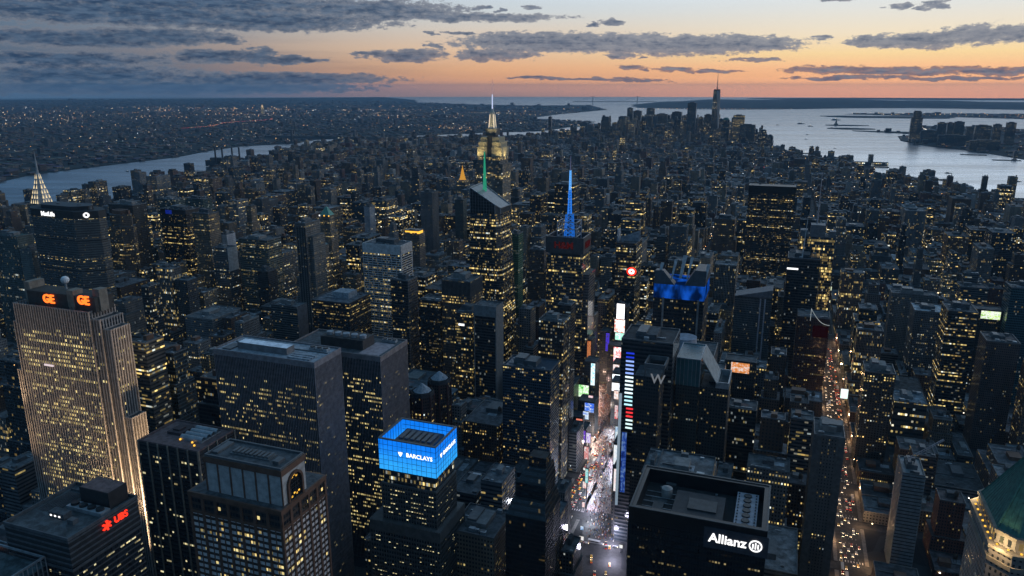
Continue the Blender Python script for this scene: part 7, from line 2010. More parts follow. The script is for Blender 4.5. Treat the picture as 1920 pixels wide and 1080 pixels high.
# ================================================================ the ordinary buildings of the grid
LOOKS, MIDS, HEROES, CODES = (
'very tall slim dark ribbon windowed grey set-back office|tall dark brown brick block|tall red brick set-back block|very tall slim glass set-back office|very tall slim grey concrete set-back office|very tall slim pale blue green glass stepped office|tall pale ribbon windowed grey office|very tall slim blue green glass stepped office|very tall dark vertically striped stone set-back office|very tall slim ribbon windowed grey set-back office|low broad pale ribbon windowed grey office|very tall slim dark vertically striped stone office|very tall slim dark grey concrete office|very tall slim dark brown brick stepped block|very tall dark grey concrete set-back office|mid-rise broad brown brick set-back block|very tall pale grey concrete office|very tall slim dark glass set-back office|very tall slim vertically striped stone set-back office|very tall glass office|very tall slim dark glass stepped office|very tall slim pale vertically striped stone office|tall brown brick set-back block|very tall slim vertically striped stone office|very tall slim dark grey concrete set-back office|very tall slim pale ribbon windowed grey office|very tall dark blue green glass stepped office|very tall pale grey concrete set-back block|mid-rise dark tan stone set-back block|very tall ribbon windowed grey office|low broad brown brick block|very tall slim grey concrete block|tall dark grey concrete set-back block|tall slim grey concrete set-back block|very tall slim pale grey concrete office|very tall slim pale brown brick block|tall ribbon windowed grey stepped office|very tall grey concrete set-back office|low broad grey concrete block|very tall slim pale grey concrete set-back office|tall dark ribbon windowed grey set-back office|very tall slim brown brick stepped block|tall slim ribbon windowed grey office|very tall slim grey concrete office|low broad dark red brick block|tall pale brown brick block|very tall slim vertically striped stone stepped office|tall brown brick block|very tall slim dark brown brick set-back block|very tall dark brown brick block|low broad dark brown brick block|very tall slim grey concrete stepped office|very tall pale grey concrete set-back office|very tall pale ribbon windowed grey office|very tall slim pale grey concrete stepped block|low broad dark ribbon windowed grey office|tall dark blue green glass set-back office|very tall slim dark glass office|tall vertically striped stone set-back office|very tall slim pale ribbon windowed grey stepped office|very tall brown brick block|tall dark grey concrete stepped block|very tall dark glass set-back office|tall dark grey concrete block|very tall pale tan stone office|very tall pale vertically striped stone stepped office|tall slim glass office|mid-rise broad dark grey concrete block|very tall slim pale vertically striped stone set-back office|very tall dark glass office|tall tan stone set-back block|very tall ribbon windowed grey set-back office|low broad tan stone block|very tall tan stone office|very tall grey concrete stepped office|very tall glass stepped office|very tall slim tan stone stepped office|very tall slim pale tan stone office|very tall dark vertically striped stone office|very tall slim tan stone office|tall dark red brick block|tall broad grey concrete block|mid-rise broad pale brown brick block|very tall slim pale tan stone set-back office|mid-rise broad pale grey concrete set-back block|very tall pale brown brick set-back block|very tall dark ribbon windowed grey stepped office|very tall blue green glass set-back office|tall pale blue green glass set-back office|very tall slim dark ribbon windowed grey office|very tall slim glass office|tall slim pale tan stone set-back block|very tall blue green glass office|very tall glass set-back office|mid-rise broad pale ribbon windowed grey office|tall pale tan stone set-back block|very tall slim pale brown brick stepped block|tall pale tan stone block|very tall dark blue green glass office|tall pale tan stone stepped block|very tall dark glass stepped office|tall dark glass set-back office|very tall pale ribbon windowed grey stepped office|very tall pale blue green glass office|mid-rise pale grey concrete block|tall pale blue green glass office|very tall dark brown brick stepped block|tall dark tan stone block|tall broad grey concrete set-back block|very tall slim dark vertically striped stone set-back office|tall ribbon windowed grey set-back office|very tall slim brown brick set-back block|very tall slim pale blue green glass office|tall slim pale ribbon windowed grey office|very tall dark tan stone office|very tall tan stone set-back office|very tall grey concrete block|mid-rise broad brown brick block|tall pale grey concrete set-back block|tall slim brown brick set-back block|very tall slim ribbon windowed grey stepped office|tall slim pale brown brick set-back block|very tall pale grey concrete stepped office|very tall brown brick set-back block|very tall slim blue green glass office|very tall pale vertically striped stone set-back office|tall dark ribbon windowed grey office|tall dark vertically striped stone set-back office|very tall vertically striped stone office|very tall slim blue green glass set-back office|tall glass stepped office|very tall slim dark blue green glass set-back office|mid-rise grey concrete block|tall slim pale blue green glass set-back office|very tall slim dark brown brick block|low broad pale red brick block|very tall slim brown brick block|mid-rise broad ribbon windowed grey office|mid-rise broad pale brown brick set-back block|very tall slim dark tan stone set-back office|very tall slim pale grey concrete stepped office|tall dark tan stone set-back block|tall slim tan stone set-back block|very tall dark grey concrete office|tall grey concrete block|very tall slim pale tan stone stepped office|very tall tan stone block|tall pale brown brick set-back block|very tall grey concrete office|tall glass set-back office|mid-rise broad grey concrete block|very tall slim tan stone set-back office|mid-rise broad dark tan stone set-back block|tall broad red brick set-back block|tall dark vertically striped stone stepped office|tall tan stone block|very tall vertically striped stone stepped office|tall glass office|tall dark glass office|tall slim grey concrete block|very tall slim dark tan stone office|very tall slim dark ribbon windowed grey stepped office|tall slim pale vertically striped stone stepped office|tall dark brown brick set-back block|mid-rise red brick set-back block|tall pale brick block|tall slim vertically striped stone office|tall tan stone stepped block|tall broad pale brick block|very tall slim pale ribbon windowed grey set-back office|mid-rise broad pale brick set-back block|very tall tan stone stepped office|tall red brick block|very tall pale brown brick stepped block|tall vertically striped stone office|very tall pale blue green glass stepped office|very tall pale ribbon windowed grey set-back office|tall pale vertically striped stone stepped office|very tall dark brown brick set-back block|tall broad tan stone block|tall dark pale brick set-back block|very tall pale vertically striped stone office|mid-rise dark pale brick set-back block|tall broad dark tan stone set-back block|tall ribbon windowed grey office|very tall dark tan stone stepped office|very tall slim ribbon windowed grey office|mid-rise broad tan stone set-back block|tall grey concrete set-back block|tall broad brown brick block|tall pale vertically striped stone office|tall broad dark red brick set-back block|mid-rise broad dark brown brick block|very tall brown brick stepped block|mid-rise brown brick block|tall dark glass stepped office|very tall grey concrete stepped block|tall broad pale brown brick block|tall slim pale ribbon windowed grey set-back office|very tall pale grey concrete stepped block|tall blue green glass office|low broad pale tan stone block|low broad dark grey concrete block|very tall slim dark blue green glass office|very tall slim glass stepped office|tall broad dark grey concrete block|tall pale brick set-back block|very tall slim grey concrete stepped block|tall broad pale brick set-back block|tall broad dark pale brick set-back block|mid-rise broad ribbon windowed grey set-back office|mid-rise dark brown brick block|mid-rise broad pale brick block|tall dark red brick set-back block|tall dark tan stone stepped block|tall pale red brick set-back block|mid-rise broad grey concrete set-back block|tall broad dark grey concrete set-back block|low broad pale grey concrete block|mid-rise broad dark tan stone block|tall slim red brick set-back block|tall broad dark brown brick block|tall broad red brick block|tall slim pale brown brick block|mid-rise tan stone block|mid-rise broad red brick set-back block|mid-rise broad pale tan stone block|mid-rise grey concrete set-back block|tall broad pale tan stone block|mid-rise brown brick set-back block|mid-rise broad pale red brick set-back block|mid-rise dark red brick set-back block|tall pale red brick block|tall slim pale grey concrete set-back block|tall pale grey concrete block',
'| with many lit windows| with some lit windows| with few lit windows',
'orange lettered tower|blue glass hotel|louvred tower|teal fronted hotel|blank grey slab|glass corner tower|light beam hotel|lit slat roof|sign covered tower|copper pyramid tower|brown grid slab|white flanked tower|brown cut-corner tower|black amber lit tower|teal edge tower|white roofed finned slab|letter hotel|blue lit crown|zigzag dark tower|bright row block|slanted roof tower|blue crowned tower|slim brown tower|wide grey slab|grey framed tower|striped slender tower|theatre block|brown stepped tower|yellow screened tower|pale flanked block|white walled block|slim white tower|octagonal turrets|ladder lit tower|green pyramid cap|faceted glass tower|lone grey slab|glass prism tower|gold topped tower|fin topped tower|teal pyramid cap|plain dark slab|teal crowned tower|grey green office|green washed tower|yellow ribbon tower|dotted apartment tower|pale roofed tower|green topped edge tower|black tower with name board|blue mast tower|gilded pyramid|banded office with red sign|green glass tower|square window grid tower|slat topped tower|slim greenish slab|needle spire tower|huge black office|sunburst spire|white travertine slab|black dotted tower|little dark tower',
'90.1.0.0.0.3.0 186.0.1.1.0.2.1 198.0.2.2.0.3.2 190.1.3.0.0.3.3 142.1.4.0.0.2.4 91.1.5.0.0.3.0 65.1.6.2.0.0.5 85.1.7.0.0.2.0 108.1.6.2.0.1.4 453.1.8.0.0.3.6 194.1.9.0.0.0.4 288.1.10.0.0.3.2 806.1.11.0.0.3.7 448.1.12.0.0.2.8 143.0.13.0.0.0.4 199.1.14.1.0.0.9 289.0.15.2.0.1.10 187.1.11.0.0.3.3 265.1.16.2.0.1.11 262.1.17.1.0.1.12 308.1.18.0.0.1.13 1303.1.19.2.0.0.14 93.1.20.0.0.2.15 74.1.21.0.0.3.16 193.0.22.1.0.2.4 517.1.23.0.0.3.17 310.1.24.0.0.2.11 101.1.25.0.0.2.18 524.1.26.0.0.1.7 337.0.27.0.0.3.3 347.0.28.0.0.3.19 813.1.29.0.0.2.14 285.0.30.2.0.0.2 338.0.31.1.0.1.20 71.0.32.1.0.1.21 105.0.33.2.0.1.18 188.1.34.0.0.3.3 350.0.35.0.0.3.10 1483.1.19.2.0.0.22 1678.1.19.3.0.0.22 100.1.36.0.0.3.21 1604.1.37.2.0.0.23 248.0.38.1.0.2.2 330.1.39.0.0.3.24 1198.1.21.0.0.0.14 251.1.40.2.0.1.19 489.1.37.0.0.2.25 244.0.41.2.0.1.6 245.0.41.0.1.1.6 240.1.42.1.0.1.26 1081.1.43.0.0.2.27 197.0.44.0.0.2.9 1607.0.45.1.0.0.23 1292.1.46.0.0.3.28 286.0.47.2.0.1.19 281.0.48.0.0.2.6 283.0.49.2.0.1.6 165.1.4.1.0.1.11 249.0.50.1.0.2.2 223.1.51.0.0.2.29 1105.0.13.0.0.0.14 1036.1.52.1.0.0.30 1250.1.53.0.0.3.31 184.0.54.0.0.3.32 145.0.50.1.0.1.2 348.1.55.0.0.3.19 447.1.56.0.0.3.33 579.1.57.0.0.3.34 390.1.43.0.0.2.20 452.1.3.0.0.3.17 84.1.58.0.0.2.0 1481.1.57.0.0.3.35 1657.1.59.0.0.0.36 607.1.57.0.0.2.37 304.0.60.2.0.1.12 1295.0.61.0.0.3.28 496.1.62.1.0.1.38 1193.0.63.1.0.0.23 516.1.64.0.0.2.20 689.1.4.0.0.2.39 512.1.0.0.0.1.39 259.1.65.0.0.1.12 103.1.66.2.0.3.18 455.0.67.2.0.0.19 1096.1.46.0.0.0.23 104.1.68.0.0.3.18 1608.1.69.2.0.0.14 492.0.70.1.0.3.40 879.1.51.2.0.0.22 1312.1.8.0.0.2.41 1529.1.16.1.0.0.42 1586.1.57.0.0.2.27 788.1.69.1.0.3.39 1079.1.71.0.0.3.39 250.0.72.1.0.3.2 1296.1.20.2.0.0.23 1605.1.20.1.0.0.23 311.1.73.1.0.1.11 1197.1.59.0.0.3.23 808.1.74.0.0.2.23 1392.0.48.0.0.2.27 1276.1.69.2.0.0.39 1972.1.75.3.0.0.14 569.1.76.0.0.3.30 951.1.57.2.0.0.43 877.1.77.2.0.0.44 1139.1.78.2.0.0.34 522.1.79.0.0.3.20 2356.0.49.3.0.0.23 1387.1.25.0.0.0.39 1103.0.80.2.0.0.14 266.0.41.2.0.1.11 138.0.81.1.0.3.21 528.0.82.0.0.2.45 126.1.83.0.0.1.11 1401.1.69.1.0.3.27 46.0.80.2.0.2.5 968.0.84.0.0.3.38 221.0.85.2.0.1.11 1054.1.62.1.0.0.38 393.0.30.1.0.2.46 794.1.77.2.0.1.27 1167.1.86.0.0.0.39 3348.1.87.1.0.0.14 900.1.88.2.0.0.23 1170.1.89.0.0.0.39 1291.1.90.1.0.0.28 1100.0.91.0.0.3.23 1554.1.92.0.0.2.31 1427.1.93.2.0.0.41 1461.1.87.0.0.2.31 615.1.94.0.0.2.47 1416.0.95.1.0.0.23 725.0.96.0.0.0.48 2624.0.97.3.0.0.14 1545.1.98.3.0.0.34 1293.0.99.0.0.3.28 2183.1.53.2.0.0.39 1456.1.21.0.0.2.31 141.1.100.0.0.0.49 166.1.101.0.0.2.15 508.1.102.0.0.3.50 1008.0.30.1.0.2.14 694.1.89.0.0.0.17 981.0.95.0.0.3.50 1599.1.103.0.0.3.28 1381.1.8.0.0.0.50 1195.0.104.2.0.0.23 232.1.105.1.0.0.32 383.0.106.2.0.1.22 2421.1.29.3.0.2.51 106.1.4.1.0.1.16 1164.1.57.2.0.0.22 1051.0.107.2.0.3.34 67.0.108.0.0.2.52 2350.0.80.1.0.3.28 1281.1.76.0.0.2.27 864.1.19.1.0.1.31 514.1.79.2.0.0.17 1597.1.25.0.0.0.28 1601.1.109.0.0.3.28 63.1.101.2.0.0.5 263.1.110.2.0.1.11 1239.1.12.0.0.3.30 1318.0.111.0.0.2.42 1266.1.19.1.0.3.35 1610.1.62.1.0.0.14 2257.1.112.0.0.3.53 331.1.113.0.0.2.54 588.1.103.2.0.0.55 346.0.72.1.0.1.19 853.1.114.1.0.0.30 1600.1.62.0.0.3.28 889.1.115.1.0.1.27 3329.0.116.3.0.0.28 1837.0.60.3.0.3.28 1298.0.117.2.0.0.23 3183.0.117.2.1.0.23 242.0.118.0.0.3.3 1044.0.111.1.0.0.34 530.0.119.0.0.3.45 814.1.120.0.0.0.14 1934.0.111.2.0.0.39 605.0.13.0.0.0.20 969.0.121.1.0.1.56 374.1.110.0.0.2.29 1619.1.122.0.0.2.42 933.1.69.1.0.3.41 1490.1.62.0.0.2.27 1743.0.123.2.0.0.53 441.0.49.0.0.2.55 139.0.82.0.0.2.18 2704.1.124.1.0.1.57 2337.1.90.3.0.3.58 3288.1.74.2.0.0.39 1205.1.125.0.0.3.59 1506.1.126.0.0.3.28 1644.1.115.2.0.0.34 1603.1.127.0.0.3.28 2387.1.128.1.0.0.30 2407.1.9.0.0.0.31 2435.1.114.0.0.3.57 1150.1.129.0.0.2.36 113.0.1.1.0.2.0 2607.1.130.2.0.0.28 1645.1.18.0.0.0.34 660.1.131.0.0.3.30 1192.0.132.1.0.3.7 962.0.13.0.0.3.31 420.1.133.0.0.1.12 1534.1.89.0.0.0.53 2508.1.62.2.0.0.53 391.0.70.1.0.1.20 1333.1.87.0.0.3.53 3470.0.107.1.0.0.58 1812.0.134.2.0.0.39 3069.1.19.2.0.3.53 2486.1.110.1.0.0.23 1034.1.21.0.0.3.53 1382.1.23.2.0.0.39 185.1.66.2.0.3.32 705.0.135.0.0.3.6 1646.0.134.3.0.0.34 2863.1.73.2.0.0.39 2073.1.21.0.0.0.27 1188.0.117.2.0.0.7 2222.1.125.0.0.0.23 3274.0.136.0.0.3.57 3427.0.136.0.1.3.57 1194.1.137.1.0.0.23 2098.0.138.1.0.0.23 723.1.11.0.0.0.48 1444.1.139.0.0.0.30 1068.1.17.1.0.0.22 4831.1.101.1.0.0.28 4390.1.101.1.1.0.28 1326.1.57.0.0.2.53 684.1.3.1.0.1.44 3344.0.45.2.0.0.14 112.1.140.0.0.1.48 1056.0.141.2.0.1.56 1442.0.96.0.0.3.53 2735.1.71.1.0.0.27 2069.1.71.0.1.0.27 382.0.142.0.0.3.24 1376.1.143.1.0.0.22 527.1.10.1.0.1.47 426.1.11.0.0.1.11 2734.1.115.1.0.0.27 3442.0.96.0.0.0.27 3332.0.144.2.0.3.28 1207.1.4.0.0.3.59 319.0.70.2.0.2.29 1410.1.145.0.0.3.28 1448.0.60.1.0.3.30 866.1.140.0.0.3.31 2544.1.140.0.0.0.31 397.1.55.2.0.1.10 2158.0.146.2.0.0.36 675.1.58.0.0.3.38 1570.1.9.0.0.3.35 1721.1.34.3.0.0.14 3190.0.147.2.0.0.14 114.1.40.0.0.2.0 398.0.30.2.0.1.10 1189.0.119.0.0.3.28 759.1.21.0.0.0.43 1341.1.148.2.0.3.30 521.0.107.2.0.3.20 509.1.20.0.0.2.39 3187.1.149.3.0.0.23 613.0.150.1.0.3.6 423.1.151.0.0.1.13 1418.0.152.2.0.0.14 1780.0.97.2.0.2.56 787.1.34.2.0.0.39 2081.0.45.1.0.3.58 1013.0.97.2.0.1.59 3650.1.79.2.0.0.14 573.1.65.0.0.2.25 2858.0.63.3.0.0.39 1199.0.153.1.0.0.14 2571.1.154.2.0.0.22 3421.0.155.2.0.3.57 1998.1.8.0.0.3.53 2852.1.73.3.0.3.57 8542.1.73.2.0.3.57 1480.1.128.1.0.0.35 1471.0.22.2.0.3.36 1584.1.156.0.0.2.27 4040.0.155.3.0.0.27 2611.1.157.1.0.0.28 1472.1.158.2.0.2.56 1313.0.159.3.0.2.41 1071.1.158.2.0.0.39 606.1.160.2.0.0.20 3176.0.45.3.0.0.28 2474.0.70.3.0.0.28 2586.0.63.3.0.2.27 3292.0.63.2.0.2.27 1959.1.161.0.0.0.28 3193.1.162.0.0.0.14 1169.1.87.1.0.0.39 4251.0.163.3.0.0.14 3387.1.14.2.0.0.31 424.0.70.1.0.2.11 559.1.100.0.0.3.12 3637.1.76.0.0.3.28 2272.1.128.0.0.2.31 2893.1.21.0.0.3.28 1092.0.164.2.0.0.23 3493.0.123.0.0.3.28 493.1.128.0.0.2.60 1771.1.89.0.0.0.31 2415.1.25.0.0.0.36 366.1.3.2.0.1.13 3188.0.165.3.0.0.14 388.1.166.1.0.0.3 258.0.104.1.0.1.48 3010.0.22.3.0.0.27 4668.0.22.2.0.0.27 5654.0.22.1.0.0.27 1819.0.97.3.0.2.27 1396.0.97.2.0.2.27 3074.1.23.0.0.3.53 997.0.117.1.0.3.7 1272.0.167.2.0.0.39 1508.0.168.1.0.0.23 1460.1.17.2.0.0.31 784.0.70.1.0.3.50 3385.1.169.0.0.0.31 2895.0.170.0.0.3.28 602.1.171.0.0.3.17 3336.0.172.3.0.0.23 4554.0.172.3.1.0.23 3535.0.47.2.0.0.31 1961.0.173.2.0.0.28 2135.0.118.2.0.0.34 5489.1.174.1.0.3.57 3481.1.175.0.0.0.28 2265.0.70.3.0.0.30 1898.0.147.0.0.2.36 2285.0.95.3.0.0.31 4150.1.176.0.0.2.51 5402.0.47.3.0.0.58 1906.1.177.3.0.1.51 2220.0.1.3.0.0.23 2587.0.178.1.0.0.27 2541.1.18.0.0.0.31 4024.0.179.3.0.0.39 2725.1.18.0.0.2.27 1509.0.180.2.0.0.23 1248.0.45.2.0.2.31 456.0.38.1.0.2.10 663.1.100.0.0.2.25 2278.0.97.2.0.0.31 3473.1.169.0.0.3.58 3209.1.181.3.0.0.53 1279.1.110.2.0.0.39 4489.1.110.1.0.0.39 1511.0.182.1.0.0.14 1553.1.62.0.0.2.31 3001.0.95.0.0.2.27 2200.0.165.1.0.0.27 89.0.134.2.0.1.11 3335.1.40.0.0.3.28 1375.1.56.1.0.0.22 326.1.57.0.0.2.61 2722.0.22.2.0.0.39 2714.0.22.1.0.0.39 488.1.17.1.0.0.43 2622.0.183.3.0.0.14 2844.1.79.1.0.1.57 1256.0.118.2.0.1.56 6654.1.17.0.0.3.57 1585.0.107.1.0.2.27 1504.0.1.1.0.3.28 396.0.44.0.0.3.19 1177.1.103.0.0.2.27 385.1.57.0.0.3.8 1429.1.184.1.0.2.42 5089.0.80.3.0.2.27 1627.1.185.3.0.0.53 2328.0.70.3.0.0.27 3258.1.186.0.0.2.51 7026.1.100.0.0.2.57 2662.1.76.3.0.0.34 2576.0.163.3.0.0.39 520.0.187.1.0.1.20 1436.1.20.2.0.0.53 1888.1.69.2.0.2.31 3340.0.35.3.0.0.23 3063.0.188.1.0.0.53 3170.0.189.1.0.0.28 1576.1.190.1.0.0.39 5934.1.88.3.0.0.27 392.0.191.2.0.1.6 586.0.188.1.0.1.38 990.0.192.1.0.0.20 3454.1.57.2.0.0.27 4117.1.158.3.0.0.34 5403.1.56.1.0.0.58 2732.0.107.1.0.0.27 1047.0.136.2.0.0.34 1393.0.134.0.0.2.27 3225.0.193.3.0.0.34 1485.0.159.2.0.0.39 2493.0.194.1.0.0.14 2391.0.147.1.0.0.34 1451.0.45.3.0.2.34 1639.1.39.0.0.0.30 2867.1.69.1.0.2.27 4954.1.127.3.0.0.27 1530.0.118.1.0.0.42 2240.0.118.3.0.0.42 1963.0.172.3.0.3.28 1042.0.85.0.0.2.34 1109.1.3.3.0.2.59 2821.0.168.2.0.0.31 8522.1.57.0.0.3.57 1562.1.157.2.0.0.36 1827.0.15.0.0.3.58 3320.0.15.0.1.3.58 4828.0.95.2.0.0.28 8027.1.174.3.0.0.27 1958.1.174.3.0.0.28 2479.1.174.2.0.0.28 243.0.155.2.0.3.3 3471.0.2.1.0.3.58 1446.0.48.0.0.0.30 2795.1.195.2.0.0.30 1275.1.0.0.0.0.39 318.0.188.2.0.2.29 1319.0.196.0.0.2.42 2187.1.101.1.0.0.39 3496.0.194.3.0.0.23 373.0.188.1.0.1.62 1372.1.23.1.0.0.35 363.0.116.1.0.1.12 4548.0.197.0.0.3.28 568.1.43.0.0.3.11 3249.0.45.3.0.0.31 4420.0.45.3.1.0.31 2182.0.15.3.0.0.39 2378.1.158.3.0.0.53 1191.0.150.2.0.3.7 970.1.198.0.0.2.35 395.0.50.0.0.3.19 1606.1.18.0.0.0.23 5331.0.118.3.0.0.51 2535.1.158.3.0.0.31 1538.1.29.0.0.3.53 2279.1.40.1.0.0.31 518.1.131.0.0.0.20 2681.0.144.3.0.0.31 4065.0.189.3.0.3.58 4921.1.110.0.0.3.57 8241.1.23.0.0.3.57 667.0.97.2.0.3.40 2583.0.80.1.0.0.39 6003.0.163.3.0.2.51 1526.0.199.3.0.0.41 583.1.128.1.0.1.38 1076.1.58.1.0.0.39 4840.0.118.2.0.0.28 4111.0.47.2.0.3.53 2360.0.187.3.0.0.14 3231.1.200.3.0.2.31 5670.0.197.3.0.0.58 3006.1.130.3.0.0.27 4704.0.118.0.0.3.28 345.0.201.0.0.2.46 253.0.202.2.0.3.2 5111.0.155.3.0.0.58 3019.0.173.3.0.0.58 8573.1.181.1.0.0.27 1257.0.49.0.0.2.56 4517.0.180.2.0.0.58 842.0.197.0.0.3.41 1052.0.147.0.0.2.31 2213.1.190.1.0.0.28 1173.1.51.2.0.0.39 1041.0.45.1.0.0.25 2207.0.67.2.0.0.28 3371.0.107.3.0.0.34 4915.0.80.3.0.3.57 6923.1.101.2.0.3.57 930.1.203.0.0.2.42 2405.0.81.3.0.0.31 1417.0.32.1.0.0.23 3141.0.84.3.0.0.39 8997.1.204.0.0.3.57 3402.1.87.1.0.0.51 1082.1.174.1.0.1.27 766.0.47.2.0.3.40 5601.0.205.2.0.0.51 3594.0.147.0.0.2.27 1931.1.200.1.0.0.39 3625.0.206.3.0.0.28 916.0.167.2.0.1.59 6555.0.118.2.0.0.58 3097.0.207.2.0.0.31 1153.1.90.1.0.2.36 4635.0.208.0.0.3.57 9132.1.90.2.0.0.27 2166.0.209.2.0.1.51 4661.1.158.3.0.0.27 1415.1.210.2.0.0.23 692.0.45.1.0.2.17 4717.0.107.3.0.0.31 8895.1.89.0.0.0.27 2663.1.190.1.0.0.34 3713.0.1.2.0.2.51 2553.0.1.1.0.2.51 3485.1.43.1.0.0.28 2907.1.55.1.0.0.14 914.1.76.0.0.2.59 2927.0.211.1.0.3.53 349.0.212.2.0.1.10 4233.0.213.1.0.0.28 1618.1.160.3.0.0.41 237.0.118.0.0.2.1 8754.1.25.0.0.0.27 6097.0.214.3.0.0.27 3599.0.172.2.0.0.27 3632.0.147.1.0.0.28 2811.0.215.3.0.0.31 5726.1.6.3.0.2.51 2996.0.216.1.0.0.39 3603.0.217.3.0.0.27 897.0.201.2.0.1.7 3051.0.218.3.0.0.14 3537.0.117.1.0.0.31 843.0.150.0.0.2.13 652.0.95.2.0.1.13 280.0.163.0.0.3.3 2072.0.213.3.0.0.27 4403.0.45.2.0.0.53 2293.0.144.2.0.1.51 4069.0.117.2.0.0.28 1413.0.219.0.0.3.28 3089.0.220.3.0.0.31 6510.0.221.0.0.2.27 4427.0.22.3.0.0.31 6696.0.222.2.0.0.58 1330.0.96.0.0.0.53 5882.0.223.0.0.3.57 3323.0.224.3.0.0.28 4061.0.141.3.0.0.58 5264.0.32.3.0.0.58 708.0.49.0.0.3.23 5392.0.163.3.0.0.58 5254.0.45.3.0.0.27 3922.0.164.1.0.3.28 6807.0.150.3.0.0.27 1594.0.225.0.0.3.58 2620.0.226.2.0.0.23 3037.0.227.1.0.3.28 4973.0.1.1.0.0.58 3646.0.228.2.0.0.14 5772.0.215.0.0.2.27 2898.0.229.3.0.0.23 5901.0.205.0.0.3.57 3623.0.230.2.0.0.28 6408.0.82.0.0.3.58 6315.0.179.3.0.0.51 3709.0.211.2.0.2.51 1166.0.231.0.0.2.39 2613.0.97.3.0.3.28 4688.0.228.0.0.3.58 892.0.232.2.0.2.37 5643.0.70.3.0.2.27 3185.0.211.1.0.0.23 2301.0.233.1.0.1.57 4223.0.95.1.0.0.58 5498.0.108.0.0.3.57 3501.0.70.2.0.0.23 2422.0.234.3.0.1.51 2451.0.32.0.0.2.27 7307.0.1.2.0.3.57')
LOOKS, MIDS, HEROES = LOOKS.split('|'), MIDS.split('|'), HEROES.split('|')
ORDW = ['', 'second ', 'third ', 'fourth ', 'fifth ', 'sixth ', 'seventh ']
RELW = ['beyond', 'before', 'dark-river side of', 'wide-river side of']
LABELS = {}
for code in CODES.split():
    i, o, a, b, c, d, e = map(int, code.split('.'))
    LABELS[i] = ('office_building' if o else 'apartment_building', 'office building' if o else 'apartment building',
                 LOOKS[a] + MIDS[b] + ', ' + ORDW[c] + RELW[d] + ' the ' + HEROES[e])


def roof_things(root, b, l, rg):
    x0, x1, y0, y1, z0, z = b
    w, d = x1 - x0, y1 - y0
    g = MB(); parapet(g, x0, x1, y0, y1, z, 1.1, .5); g.build('parapet', rg.choice([GREY, CONCRETE, ROOFM]), root)
    g = MB(); a, c = x0 + w * rg.uniform(.15, .45), y0 + d * rg.uniform(.2, .5); hh = rg.uniform(3, 6)
    g.slabx(a, a + w * rg.uniform(.22, .4), c, c + d * rg.uniform(.25, .4), z, z + hh); g.build('plant_room', rg.choice([GREY, CONCRETE, ROOFM, BROWN]), root)
    if w * d > 500:
        yy = y0 + d * rg.uniform(.1, .9); g = MB(); g.slabx(x0 + w * .08, x0 + w * rg.uniform(.4, .9), yy - .45, yy + .45, z + .2, z + 1.0); g.build('duct', rg.choice([STEEL, GREY]), root)
        g = MB(); a = x0 + w * rg.uniform(.1, .7); c = y0 + d * rg.uniform(.1, .7); g.quad([(a, c, z + .05), (a + w * .25, c, z + .05), (a + w * .25, c + d * .25, z + .05), (a, c + d * .25, z + .05)]); g.build('roof_patch', rg.choice([PALEROOF, ROOFM, PINKROOF]), root)
    if l[5] in ('brown', 'red', 'tan', 'pale') and z < 130:
        cx, cy = x0 + w * rg.uniform(.62, .85), y0 + d * rg.uniform(.2, .8)
        g = MB(); g.cyl(cx, cy, 1.9, z + 3.4, 2.0, z + 7.0, 12); g.cyl(cx, cy, 2.15, z + 7.0, .2, z + 8.8, 12); tk = g.build('water_tank', WOOD, root)
        g = MB()
        for sx in (-1, 1):
            for sy in (-1, 1): g.slabx(cx + sx * 1.2 - .12, cx + sx * 1.2 + .12, cy + sy * 1.2 - .12, cy + sy * 1.2 + .12, z, z + 3.4)
        g.build('tank_stand', DARK, tk)
    else:
        for k in range(4 if w * d > 600 else 2):
            s = rg.uniform(1.0, 2.4); cx, cy = x0 + w * rg.uniform(.1, .9), y0 + d * rg.choice((.12, .88))
            g = MB(); g.slabx(cx - s, cx + s, cy - s * .6, cy + s * .6, z, z + s); g.build('cooling_unit', rg.choice([STEEL, GREY]), root)


rest = MB(); roof_lp = []; rl = random.Random(61)
for i, l in enumerate(LOTS):
    st = lot_style(l); T = tiers(l)
    if l[2] < 1700 and rl.random() < .22:
        roof_lp.append((rl.uniform(l[0], l[1]), l[2] - .6, rl.choice((l[4] + 1.2, l[4] * rl.uniform(.3, 1), 5, 7)), rl.uniform(.4, 1.0), rl.choices([(1, .55, .2), (1, .72, .4), (1, .92, .8), (.8, .92, 1), (1, .3, .08), (.4, 1, .7)], (4, 4, 4, 3, 1.2, .4))[0], rl.uniform(1.5, 8)))
    if i in LABELS:
        nm, cat, lab = LABELS[i]
        r = thing(nm, lab, cat, ((l[0] + l[1]) / 2, (l[2] + l[3]) / 2, 0), cat + 's of the street grid')
        names_ = ['walls'] if len(T) == 1 else ['podium', 'tower_shaft', 'upper_tier'][:len(T)]
        for b, pn in zip(T, names_):
            g = MB(); g.box(*b, st); g.build(pn, [FACADE, ROOF], r)
        roof_things(r, T[-1], l, random.Random(i))
    else:
        for b in T: rest.box(*b, st)
        x0, x1, y0, y1, z0, z = T[-1]
        w, d = x1 - x0, y1 - y0
        a, c = x0 + w * (.2 + .3 * l[8]), y0 + d * (.2 + .3 * l[9])
        rest.box(a, a + w * .3, c, c + d * .3, z, z + 2.5 + 2.5 * l[6], st | {'lit': 0, 'ww': 0})
tag(rest.build('distant_city', [FACADE, ROOF], None, (0, 0, 0)), kind='stuff')


